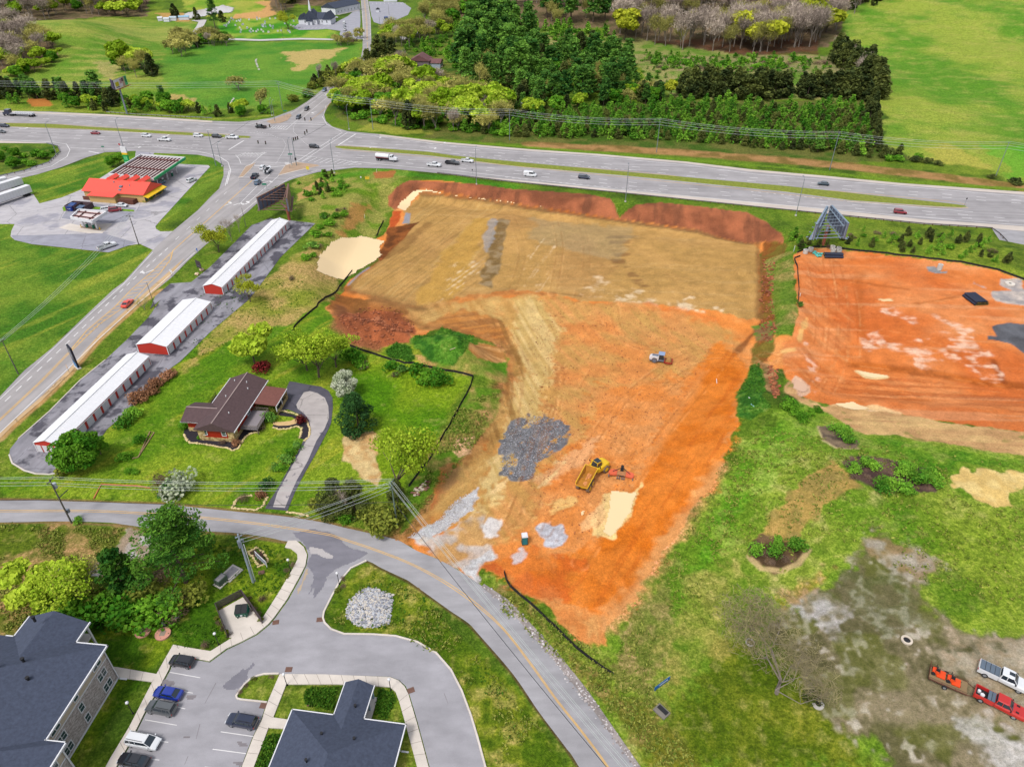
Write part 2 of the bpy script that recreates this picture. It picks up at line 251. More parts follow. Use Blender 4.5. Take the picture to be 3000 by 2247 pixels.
paint([(1190,905),(1300,880),(1420,870),(1560,860),(1640,900),(1600,1000),(1560,1200),(1480,1300),(1400,1500),(1260,1560),(1280,1440),(1400,1290),(1470,1180),(1495,1050),(1440,990),(1300,955),(1230,965)],two(L3(198,152,88),L3(214,176,110),n6*.4+streak(-1.2,30,1.4,33)*.6),2,3,alpha=.95)
paint([(1420,960),(1500,960),(1560,1080),(1530,1250),(1440,1330),(1410,1310),(1490,1180),(1500,1060)],two(dk,L3(176,130,66),streak(-1.4,24,1.3,35)),1.5,2,alpha=.7)
paint([(1230,960),(1350,900),(1480,940),(1530,1020),(1480,1010),(1380,980),(1290,958)],two(L3(206,132,66),L3(168,104,56),streak(.25,20,1.2,37)),1.5,1,alpha=.8)
paint([(1615,860),(1700,880),(1900,895),(1990,930),(1960,1040),(1780,1010),(1640,960),(1618,900)],two(L3(190,150,88),L3(214,142,76),n6*.5+streak(-.2,18,2,39)*.5),1.5,3,alpha=.8)
line([(1617,860),(1620,905),(1640,950),(1665,965)],L3(128,88,50),.7,.6,.5,.55)
line([(1696,880),(1690,920),(1672,955)],L3(140,100,56),.7,.6,.6,.45);line([(1617,857),(1700,868)],L3(130,90,52),.6,.5,.4,.6)
paint([(1900,890),(2030,915),(2130,935),(2060,970),(1930,960),(1880,920)],L3(232,124,56),2,3,alpha=.6)
paint([(1640,1110),(1760,1060),(1740,1200),(1700,1290),(1620,1330),(1560,1230)],two(L3(204,160,92),L3(216,140,70),n20),3,4,alpha=.6)
line([(1021,850),(1100,874),(1180,896),(1240,906),(1290,892),(1380,866),(1500,858),(1620,862)],two(L3(160,118,72),L3(196,142,88),n2),2.2,2.2,1.8,.6)
line([(1470,1145),(1452,1212),(1400,1295),(1350,1357),(1310,1400),(1280,1450),(1259,1487),(1208,1549),(1175,1577)],two(L3(156,112,64),L3(188,138,84),n2),2.6,1.6,1.4,.9)
line([(1190,925),(1230,958),(1290,955),(1390,978),(1478,1008),(1494,1053),(1476,1140)],two(L3(150,104,60),L3(190,134,80),n2),1.8,1.2,1.2,.8)
line([(1000,900),(985,955),(1029,1000),(1105,1020)],L3(150,96,64),1.5,1,1,.8)
paint([(1270,1440),(1400,1320),(1480,1180),(1560,1120),(1600,1200),(1480,1420),(1440,1500),(1330,1560),(1200,1580)],two(L3(196,148,84),L3(216,174,106),n6*.4+streak(-2.2,26,1.2,43)*.6),2,3,alpha=.75)
rc=G(1935,1050);dr=np.sqrt(((X-rc.x)/1.25)**2+((Y-rc.y))**2)
rm=np.clip(1-np.abs(dr-11)/9,0,1)*sst(.45,.6,.5+.5*np.sin(dr*2.6+n6*16+n20*9))*.5*sst(.45,.6,n2*.5+n6*.5)
col=mix(col,L3(136,96,44),rm);col=mix(col,L3(232,188,124),np.clip(1-np.abs(dr-10)/8,0,1)*sst(.5,.7,.5+.5*np.sin(dr*2.6+2.5+n6*16+n20*9))*.35*sst(.4,.6,n6))
tanm=two(L3(206,160,92),L3(226,162,98),n6*.4+streak(-1.1,24,1.1,101)*.6)
paint([(1480,865),(1620,862),(1700,885),(1900,905),(2060,935),(2170,960),(2130,1030),(2010,1090),(1900,1120),(1770,1130),(1720,1220),(1690,1310),(1610,1400),(1560,1520),(1480,1600),(1280,1600),(1330,1520),(1440,1330),(1500,1180),(1520,1050),(1470,950)],mix(tanm,L3(236,146,78),sst(.5,.68,fbm(X,Y,34,105)*.6+n6*.4)*.75),4,5,alpha=.88)
paint([(1500,880),(1580,870),(1640,960),(1620,1100),(1570,1240),(1520,1330),(1450,1460),(1380,1540),(1420,1360),(1500,1220),(1530,1080),(1500,960)],two(L3(208,176,110),L3(232,202,140),streak(-1.3,30,1.0,107)),3,3,alpha=.85)
paint([(1440,930),(1490,940),(1540,1060),(1525,1200),(1450,1330),(1420,1300),(1490,1150),(1490,1050),(1470,990)],L3(146,104,54),1.5,2,alpha=sst(.42,.6,streak(-1.35,26,1.0,109))*.65)
line([(2236,935),(2200,985),(2160,1030),(2120,1060)],L3(130,76,40),.8,.7,.6,.8)
line([(1010,845),(1090,872),(1170,893),(1240,905)],L3(120,86,52),1.2,1.4,1.2,.6)
line([(1185,690),(1130,750),(1060,800),(1022,840)],L3(138,98,54),1.0,1.0,.8,.7)
paint([(1190,690),(1250,650),(1270,655),(1180,740),(1130,760),(1140,730)],L3(140,100,56),1.5,1.5,alpha=.6)
line([(1231,568),(1285,571),(1401,584),(1500,602),(1645,623),(1789,644),(1862,655),(2042,679),(2222,713)],L3(120,84,56),.8,.7,.6,.8)
line([(2220,715),(2228,800),(2222,888),(2226,930)],L3(140,96,56),1.0,.8,.8,.7)
sp=[(2100,1000),(2175,1060),(2195,1085),(2170,1135),(2155,1210),(2165,1235),(2145,1280),(2100,1400),(1988,1553),(1911,1656),(1860,1753),(1790,1830),(1700,1780),(1600,1720),(1560,1680),(1700,1600),(1850,1400),(1960,1220),(2040,1090)]
paint(sp,mix(two(L3(226,120,26),L3(238,136,48),n6),L3(208,100,24),sst(.55,.75,streak(1.0,16,.9,51))*.5),2.5,2,alpha=.9)
line([(2060,1090),(1990,1200),(1900,1350),(1810,1480),(1730,1600)],L3(240,168,104),1.0,1.5,1,.5)
line([(2110,1370),(1990,1545),(1915,1650),(1850,1750),(1775,1830)],L3(232,172,112),1.6,1.6,2.2,.7,ns=n2)
paint([(1640,1790),(1790,1800),(1770,1840),(1780,1885),(1690,1875),(1620,1790),(1580,1740),(1620,1720)],two(L3(228,170,104),L3(214,132,70),n2),2,2,alpha=.8)
paint([(1420,1640),(1560,1600),(1700,1650),(1640,1760),(1600,1770),(1500,1700),(1440,1670)],two(L3(226,122,44),L3(212,96,34),n6),2,2,alpha=.7)
paint([(1400,1660),(1440,1640),(1480,1665),(1460,1680),(1420,1670)],L3(200,94,44),1,1,alpha=.8)
paint([(1730,1570),(1760,1450),(1800,1440),(1850,1440),(1880,1420),(1850,1500),(1820,1540),(1790,1578)],L3(252,214,146),.6,.7,ns=n2)
paint([(1690,1530),(1750,1490),(1780,1450),(1770,1530),(1730,1560),(1690,1570)],L3(248,196,140),1,1.5,alpha=.75)
paint([(1700,1300),(1750,1280),(1740,1330),(1690,1370),(1600,1420),(1560,1400)],L3(246,190,140),1.5,2,alpha=.6)
paint([(1610,1480),(1660,1450),(1700,1455),(1690,1490),(1650,1500),(1610,1520)],two(L3(250,204,130),L3(190,110,50),streak(.3,6,.9,55)),1,1.2,alpha=.85)
for P in [[(1420,1460),(1450,1420),(1480,1400),(1440,1350),(1500,1270),(1560,1240),(1520,1340),(1490,1420)],[(1560,1410),(1640,1340),(1690,1290),(1640,1380),(1580,1430)]]:
 paint(P,L3(246,208,150),1,2,alpha=sst(.45,.6,streak(.9,12,1.2,57)*.6+n2*.4)*.85)
grv=two(L3(146,148,158),L3(96,98,108),n07*.6+n2*.4,.3,.7)
paint([(1465,1330),(1470,1270),(1500,1235),(1560,1215),(1640,1228),(1665,1250),(1655,1290),(1640,1330),(1590,1340),(1560,1400),(1500,1408),(1468,1390),(1480,1355)],grv,.6,1.6,ns=n2,alpha=sst(.33,.40,n2*.35+streak(1.0,10,2.0,61)*.65)*.95)
paint([(1190,1575),(1230,1555),(1290,1520),(1330,1470),(1375,1455),(1400,1430),(1395,1465),(1385,1490),(1330,1530),(1290,1560),(1240,1585)],two(L3(226,224,232),L3(190,186,190),n07),.5,.8,ns=n2)
paint([(1190,1585),(1290,1560),(1400,1500),(1440,1530),(1430,1580),(1470,1640),(1420,1650),(1390,1690),(1330,1662),(1280,1632)],two(L3(214,208,206),L3(206,160,104),n2*.5+n6*.5,.4,.6),1,1.5,alpha=.85)
paint([(1380,1640),(1440,1600),(1450,1640),(1410,1655),(1395,1700),(1350,1672)],two(L3(228,226,232),L3(196,190,192),n07),.8,1,ns=n2)
paint([(1565,1535),(1610,1530),(1660,1545),(1665,1570),(1655,1600),(1620,1612),(1590,1600),(1595,1580),(1570,1565)],two(L3(222,222,236),L3(190,186,196),n07),.6,1.0,ns=n2)
paint([(1490,1630),(1530,1600),(1545,1620),(1530,1650),(1500,1655)],L3(216,212,220),.8,1,alpha=.8)
paint([(1415,1540),(1440,1520),(1465,1530),(1455,1570),(1430,1570)],L3(230,228,234),.8,1,alpha=.85)
paint([(1180,650),(1186,622),(1205,625),(1200,655),(1170,655)],L3(160,160,172),.6,.8);paint([(1135,680),(1150,618),(1180,618),(1170,650),(1140,690)],L3(204,94,46),.8,1)
paint([(1120,720),(1140,665),(1230,650),(1160,720),(1115,765),(1100,750)],two(L3(112,66,34),L3(150,88,44),n2),.8,1.2)
line([(1020,835),(1050,805),(1080,785)],L3(160,158,168),.5,.4,.3,.9)
paint([(1385,1135),(1470,1140),(1455,1210),(1400,1290),(1330,1390),(1280,1440),(1200,1540),(1170,1570),(1180,1440),(1290,1290),(1340,1190)],two(L3(96,140,30),L3(184,150,92),n6*.6+n2*.4,.45,.68),1,1.5,alpha=.85,grass=.6)
paint([(1340,1290),(1390,1280),(1380,1330),(1340,1345),(1330,1320)],L3(230,184,140),.8,1,alpha=.85)
paint([(1290,1370),(1350,1350),(1330,1400),(1290,1450),(1260,1500),(1270,1430)],two(L3(196,110,60),L3(164,120,80),n6),1,1.5,alpha=.8,grass=0)
paint([(1150,1030),(1230,1040),(1290,1060),(1400,1000),(1490,1050),(1480,1120),(1380,1100),(1260,1080)],two(L3(90,146,26),L3(206,162,100),n6*.4+n20*.6,.45,.68),1.2,1,grass=.7)
paint([(1400,1000),(1480,1025),(1485,1060),(1400,1050),(1370,1020)],two(L3(220,164,104),L3(190,130,70),streak(-.25,14,1.2,66)),1.2,1,grass=.1)
paint([(1205,998),(1293,958),(1390,985),(1370,1020),(1330,1075),(1250,1055),(1215,1020)],two(L3(52,108,26),L3(88,142,38),n2),.8,.6,grass=1)
paint([(1130,1030),(1160,1005),(1200,1015),(1215,1050),(1200,1062),(1140,1045)],two(L3(40,120,26),L3(110,150,60),n2),.8,.8,grass=1)
paint([(2200,1070),(2225,1065),(2245,1120),(2240,1160),(2260,1190),(2200,1230),(2155,1220),(2160,1150),(2190,1110)],two(L3(50,106,28),L3(88,140,42),n2),.8,.8,grass=1)
paint([(2225,1060),(2270,1075),(2280,1130),(2260,1160),(2240,1110)],two(L3(140,112,72),L3(180,140,96),n2),.8,1,grass=.2)
paint([(2200,955),(2260,935),(2275,960),(2260,1000),(2210,1000)],two(L3(150,112,76),L3(100,140,50),n2),1,1,grass=.3)
def track(pts,w=.42,gap=1.1,c=L3(150,92,46),al=.45,ed=None):
 P=GP(pts);Q=[]
 for i in range(len(P)-1):
  a,b,c_,d_=[P[min(max(j,0),len(P)-1)] for j in (i-1,i,i+1,i+2)]
  for t_ in np.linspace(0,1,7)[:-1]:Q.append(.5*(2*b+(c_-a)*t_+(2*a-5*b+4*c_-d_)*t_**2+(3*b-a-3*c_+d_)*t_**3))
 Q=np.array(Q+[P[-1]]);d=pdist(Q,X,Y,4);m=sst(w,w*.3,np.abs(d-gap))*al*sst(.38,.6,n2*.5+n6*.5);k=m>0
 col[k]+=(np.asarray(c)-col[k])*m[k][:,None];m2=sst(w,w*.3,np.abs(d-gap-w*1.3))*al*.5*sst(.45,.65,n2);k=m2>0;col[k]+=(L3(250,200,140)-col[k])*m2[k][:,None]
_r=np.random.RandomState(5)
for P in [[(1560,1500),(1600,1300),(1640,1100),(1600,950),(1500,880)],[(1500,1530),(1560,1350),(1620,1150),(1590,980),(1420,900)],[(1480,1560),(1540,1420),(1600,1200),(1700,1050),(1950,960)],[(1600,1560),(1700,1350),(1850,1150),(2050,1030),(2280,1040)],[(1640,1600),(1760,1380),(1900,1180),(2080,1060),(2260,1060)],[(1700,1650),(1830,1450),(1960,1250),(2100,1080)],[(1240,930),(1350,905),(1460,950),(1540,1080),(1530,1240)],[(1220,945),(1340,915),(1440,970),(1510,1100),(1500,1260)],[(1300,760),(1500,700),(1800,730),(2150,800)],[(1350,840),(1600,780),(1900,800),(2180,860)],[(1660,900),(1720,960),(1760,1040),(1700,1150)],[(1800,900),(1820,980),(1900,1020),(2060,1000)],[(1430,1600),(1500,1560),(1560,1480),(1570,1400)],[(1960,800),(2050,880),(2150,980),(2160,1050)],[(1620,620),(1640,720),(1620,860)],[(1700,640),(1720,760),(1690,880)],[(1500,640),(1530,740),(1500,850)]]:
 track(P,al=_r.uniform(.16,.34))
for k_ in range(16):
 x_,y_=_r.uniform(1560,2080),_r.uniform(900,1500)
 if x_>2150-(y_-1000)*.75:x_-=250
 a_=_r.uniform(-1.2,1.2);track([(x_,y_),(x_+70*math.cos(a_),y_+45*math.sin(a_)),(x_+150*math.cos(a_+.35),y_+90*math.sin(a_+.35))],al=_r.uniform(.1,.26))
rp=[(2326,745),(2381,726),(2453,729),(2598,746),(2724,760),(2815,771),(2923,793),(3000,822),(3400,880),(3400,1300),(3000,1266),(2779,1237),(2598,1208),(2432,1187),(2345,1161),(2312,1114),(2296,1082),(2294,1006),(2319,988),(2338,922),(2337,880),(2328,800)]
tks=streak(-1.35,40,1.4,71)
rpc=mix(mix(two(L3(232,134,70),L3(238,152,94),n20*.5+n6*.5),L3(212,102,42),sst(.5,.7,fbm(X,Y,26,73))*.6),L3(238,172,124),sst(.55,.75,streak(-.12,30,2.2,75))*.5)
paint(rp,rpc,.5,.5,ns=n2,grass=0)
paint([(2330,750),(2450,740),(2500,900),(2500,1060),(2420,1150),(2300,1080),(2330,900)],L3(184,92,40),3,3,alpha=sst(.5,.7,tks)*.35)
paint([(2330,750),(2450,740),(2500,900),(2500,1060),(2420,1150),(2300,1080),(2330,900)],L3(242,170,110),3,3,alpha=sst(.6,.75,streak(-1.3,40,1.2,79))*.5)
line([(2500,1068),(2620,1080),(2760,1100),(2900,1125),(2990,1130)],two(L3(168,84,26),L3(206,110,40),n2),2.0,1.2,1.2,.75)
line([(2516,800),(2520,930),(2540,1060)],L3(180,96,40),1.2,1,1,.4);line([(2910,1055),(2940,1120)],L3(160,80,36),.8,.5,.3,.8)
line([(2470,820),(2570,835),(2660,848)],L3(176,96,44),.8,.7,.5,.6);line([(2680,890),(2760,878),(2830,862)],L3(186,108,56),.6,.5,.4,.6)
paint([(2500,1090),(2700,1110),(3000,1150),(3300,1200),(3300,1250),(2700,1180),(2450,1150)],L3(180,86,36),2,2,alpha=sst(.5,.66,streak(-.15,50,1.1,81))*.5)
for P in [[(2575,910),(2610,895),(2650,920),(2700,935),(2700,955),(2660,950),(2620,930)],[(2515,1020),(2540,970),(2575,965),(2590,1000),(2560,1030),(2530,1035)],[(2740,925),(2830,965),(2820,975),(2750,940)],[(2780,985),(2850,990),(2900,1040),(2930,1110),(2880,1120),(2850,1090),(2780,1050),(2765,1030)],[(2700,1050),(2760,1055),(2745,1080),(2710,1070)],[(2560,1000),(2640,1018),(2740,1030),(2700,1040),(2600,1020)],[(2690,990),(2720,995),(2700,1005)]]:
 paint(P,L3(250,210,186),1.6,3.5,alpha=sst(.42,.62,n2*.5+n07*.2+streak(-.15,12,1.0,120)*.3)*.85)
paint([(2500,1085),(2520,1087),(2600,1100),(2605,1106),(2560,1110),(2530,1105)],L3(255,226,170),.5,.8)
paint([(2330,1100),(2370,1130),(2375,1150),(2345,1165),(2320,1140)],L3(230,186,158),.5,.8)
paint([(2560,875),(2610,875),(2620,882),(2590,884)],L3(250,220,170),.4,.5)
paint([(2340,990),(2375,1005),(2400,1060),(2390,1150),(2440,1180),(2400,1170),(2370,1120),(2360,1060)],L3(246,196,170),1,2,alpha=sst(.5,.62,n2)*.8)
paint([(2295,1028),(2340,1010),(2330,995),(2345,960),(2365,930),(2355,990),(2330,1030),(2300,1035)],L3(246,206,130),1,1.5,alpha=.6)
paint([(2440,1185),(2500,1180),(2560,1190),(2640,1210),(2580,1215),(2500,1205),(2440,1195)],L3(250,214,160),.8,1.2,alpha=.8)
paint([(2840,830),(2900,850),(2920,880),(3000,895),(3400,960),(3400,850),(3000,845),(2990,820),(2930,815),(2925,835),(2960,850),(2900,850),(2850,820)],two(L3(170,174,182),L3(206,200,196),n2),.8,1.5,alpha=.9)
paint([(2900,955),(2960,945),(3000,950),(3300,980),(3300,1060),(3000,1035),(2980,1020),(2960,1005),(2890,995),(2895,985),(2920,985)],two(L3(96,96,104),L3(116,118,128),n6),.5,.8)
paint([(2715,782),(2735,780),(2760,795),(2780,790),(2778,802),(2740,802),(2718,794)],two(L3(180,180,186),L3(130,128,132),n07),.4,.6)
for P in [[(2420,760),(2440,900),(2430,1050),(2380,1130)],[(2450,770),(2470,900),(2465,1040),(2420,1150)],[(2380,790),(2400,900),(2390,1020),(2300,1040)],[(2480,800),(2500,900),(2500,1040)],[(2230,1040),(2320,1060),(2500,1110),(2760,1150),(3000,1190)],[(2230,1060),(2330,1090),(2520,1140),(2780,1180),(3000,1215)],[(2500,1080),(2700,1105),(2990,1150)],[(2460,830),(2600,850),(2800,900),(2900,880)],[(2520,960),(2700,1000),(2880,1060)],[(2540,900),(2700,880),(2850,860)]]:track(P,al=.3,c=L3(176,88,36))
paint([(2417,1195),(2432,1188),(2598,1208),(2779,1237),(3000,1266),(3400,1320),(3400,1400),(3000,1335),(2779,1299),(2634,1277),(2540,1270),(2490,1250),(2440,1215),(2345,1176),(2300,1150),(2310,1120),(2345,1161)],mix(two(L3(224,186,128),L3(206,160,112),n6*.4+streak(-.15,26,1.6,85)*.6),L3(110,130,50),sst(.62,.72,n2*.6+n6*.4)*.6),.8,1,grass=.15)
line([(0,1287),(36,1250),(120,1178),(203,1098),(290,997),(398,899),(470,850)],two(L3(214,176,122),L3(196,150,100),n2),1.0,.5,.3,.9,0)
line([(0,1462),(154,1464),(308,1469),(480,1475),(578,1484),(706,1497),(835,1510),(950,1528),(1003,1541),(1105,1564),(1167,1580)],L3(150,112,78),.35,.3,.2,.8,0)
line([(0,1532),(154,1529),(367,1539),(423,1553),(676,1562),(835,1587)],L3(150,118,84),.35,.3,.2,.8,0)
line([(1074,1644),(1118,1667),(1195,1703),(1259,1749),(1323,1795),(1372,1828),(1400,1858),(1502,1976),(1579,2088),(1656,2190),(1697,2250)],L3(96,72,54),.25,.2,.1,.9,0)
paint([(0,1466),(154,1468),(154,1462),(0,1460)],L3(120,96,70),.4,.2,alpha=.7)
_k=(1-gr)[:,None];_m=(1+(n07-.5)*.34+(n2-.5)*.30+(fbm(X,Y,.45,201,2)-.5)*.25*np.clip(1.2-D/200,0,1))[:,None]
col=col*(1+(_m-1)*(_k*.9+.1));_g=(gr*sst(.55,.72,n2*.5+n07*.5)*.3);col=mix(col,L3(178,176,92),_g);col=mix(col,L3(54,84,18),gr*sst(.46,.3,n2*.6+n07*.4)*.16)
Zg=Zg+(1-gr)*(Zg<5)*((n2-.5)*.26+(n07-.5)*.14+(trk-.5)*.16)*(Y<330)
Zg=Zg-0.05
_in=np.clip(sdf(AP(low),X,Y,5),0,0)
me=bpy.data.meshes.new('ground')
ny,nx=gx.shape
me.vertices.add(NV);me.vertices.foreach_set('co',np.stack([X,Y,Zg],1).astype(np.float32).ravel())
ii=(np.arange(ny-1)[:,None]*nx+np.arange(nx-1)[None,:]).ravel()
q=np.stack([ii,ii+nx,ii+nx+1,ii+1],1).astype(np.int32);q=q[:,::-1]
me.loops.add(q.size);me.loops.foreach_set('vertex_index',q.ravel())
me.polygons.add(len(q));me.polygons.foreach_set('loop_start',np.arange(0,q.size,4,dtype=np.int32));me.polygons.foreach_set('loop_total',np.full(len(q),4,np.int32))
me.polygons.foreach_set('use_smooth',np.ones(len(q),bool))
me.update(calc_edges=True)
if me.polygons[len(q)//2].normal.z<0:me.flip_normals()
ca=me.color_attributes.new('col','FLOAT_COLOR','POINT')
ca.data.foreach_set('color',np.concatenate([col,gr[:,None]],1).astype(np.float32).ravel())
ground=bpy.data.objects.new('ground',me);sc.collection.objects.link(ground);ground['kind']='structure'
del q,ii
def newmat(name):
 m=bpy.data.materials.new(name);m.use_nodes=True;n=m.node_tree;return m,n,n.nodes['Principled BSDF']
def noise(n,scale,detail=4,rough=.6,vec=None,dim='3D'):
 t=n.nodes.new('ShaderNodeTexNoise');t.inputs['Scale'].default_value=scale;t.inputs['Detail'].default_value=detail;t.inputs['Roughness'].default_value=rough
 if vec:n.links.new(vec,t.inputs['Vector'])
 return t
def maprange(n,src,a,b,c,d):
 t=n.nodes.new('ShaderNodeMapRange');n.links.new(src,t.inputs[0])
 for i,x in enumerate((a,b,c,d)):t.inputs[i+1].default_value=x
 return t.outputs[0]
def mulcol(n,c,f):
 t=n.nodes.new('ShaderNodeMix');t.data_type='RGBA';t.blend_type='MULTIPLY';t.inputs[0].default_value=1
 n.links.new(c,t.inputs[6]);n.links.new(f,t.inputs[7]);return t.outputs[2]
def mth(n,op,a,b):
 t=n.nodes.new('ShaderNodeMath');t.operation=op
 for i,x in enumerate((a,b)):
  if isinstance(x,(int,float)):t.inputs[i].default_value=x
  else:n.links.new(x,t.inputs[i])
 return t.outputs[0]
gm,n,bs=newmat('ground_cover')
at=n.nodes.new('ShaderNodeVertexColor');at.layer_name='col'
geo=n.nodes.new('ShaderNodeNewGeometry');pos=geo.outputs['Position']
nd=noise(n,2.6,4,.75,pos);na=noise(n,1.1,5,.7,pos);nb=noise(n,.28,3,.6,pos);nc=noise(n,5.0,3,.7,pos)
nm=mth(n,'ADD',mth(n,'MULTIPLY',na.outputs[0],.5),mth(n,'MULTIPLY',nd.outputs[0],.5));ga=maprange(n,nm,.40,.60,.54,1.36);df=noise(n,7.0,3,.8,pos);da=maprange(n,mth(n,'ADD',mth(n,'MULTIPLY',df.outputs[0],.5),mth(n,'MULTIPLY',nd.outputs[0],.5)),.39,.61,.70,1.22)
mx=n.nodes.new('ShaderNodeMix');mx.data_type='FLOAT';n.links.new(at.outputs['Alpha'],mx.inputs[0]);n.links.new(da,mx.inputs[2]);n.links.new(ga,mx.inputs[3])
f2=mth(n,'MULTIPLY',mx.outputs[0],maprange(n,nb.outputs[0],.3,.7,.86,1.12))
cc=n.nodes.new('ShaderNodeCombineXYZ')
hi_=maprange(n,nm,.5,.6,0,1)
for i,g_ in enumerate((.34,.06,.7)):n.links.new(mth(n,'MULTIPLY',f2,mth(n,'ADD',1.0 if i<2 else .95,mth(n,'MULTIPLY',mth(n,'MULTIPLY',hi_,at.outputs['Alpha']),g_))),cc.inputs[i])
n.links.new(mulcol(n,at.outputs['Color'],cc.outputs[0]),bs.inputs['Base Color'])
bs.inputs['Roughness'].default_value=.95;bs.inputs['Specular IOR Level'].default_value=.1
bmp=n.nodes.new('ShaderNodeBump');bmp.inputs['Distance'].default_value=.45
n.links.new(mth(n,'ADD',.7,mth(n,'MULTIPLY',at.outputs['Alpha'],.2)),bmp.inputs['Strength']);n.links.new(nm,bmp.inputs['Height']);n.links.new(bmp.outputs[0],bs.inputs['Normal'])
me.materials.append(gm)
# ================= helpers =================
def tag(o,label=None,cat=None,group=None,kind=None):
 if label:o['label']=label
 if cat:o['category']=cat
 if group:o['group']=group
 if kind:o['kind']=kind
 return o
def link(o,parent=None):
 sc.collection.objects.link(o)
 if parent:o.parent=parent
 return o
def thing(name,label,cat,loc=(0,0,0),rz=0.0,group=None):
 o=bpy.data.objects.new(name,None);o.empty_display_size=.3;link(o)
 o.location=loc;o.rotation_euler=(0,0,rz);return tag(o,label,cat,group)
MATS={}
def mat(name,rgb,rough=.7,metal=0.0,var=.12,scale=.6,stretch=None,bump=0.0,spec=.3,coat=0.0):
 if name in MATS:return MATS[name]
 m,n,b=newmat(name)
 tc=n.nodes.new('ShaderNodeTexCoord');vec=tc.outputs['Object']
 if stretch:
  mp=n.nodes.new('ShaderNodeMapping');mp.inputs['Scale'].default_value=stretch;n.links.new(vec,mp.inputs[0]);vec=mp.outputs[0]
 ns=noise(n,scale,5,.65,vec)
 rg=n.nodes.new('ShaderNodeRGB');rg.outputs[0].default_value=(*rgb,1)
 cb=n.nodes.new('ShaderNodeCombineXYZ');f=maprange(n,ns.outputs[0],.3,.7,1-var,1+var)
 for i in range(3):n.links.new(f,cb.inputs[i])
 n.links.new(mulcol(n,rg.outputs[0],cb.outputs[0]),b.inputs['Base Color'])
 b.inputs['Roughness'].default_value=rough;b.inputs['Metallic'].default_value=metal;b.inputs['Specular IOR Level'].default_value=spec
 b.inputs['Coat Weight'].default_value=coat;b.inputs['Coat Roughness'].default_value=.06
 if bump:
  bp=n.nodes.new('ShaderNodeBump');bp.inputs['Strength'].default_value=.5;bp.inputs['Distance'].default_value=bump
  n.links.new(ns.outputs[0],bp.inputs['Height']);n.links.new(bp.outputs[0],b.inputs['Normal'])
 MATS[name]=m;return m
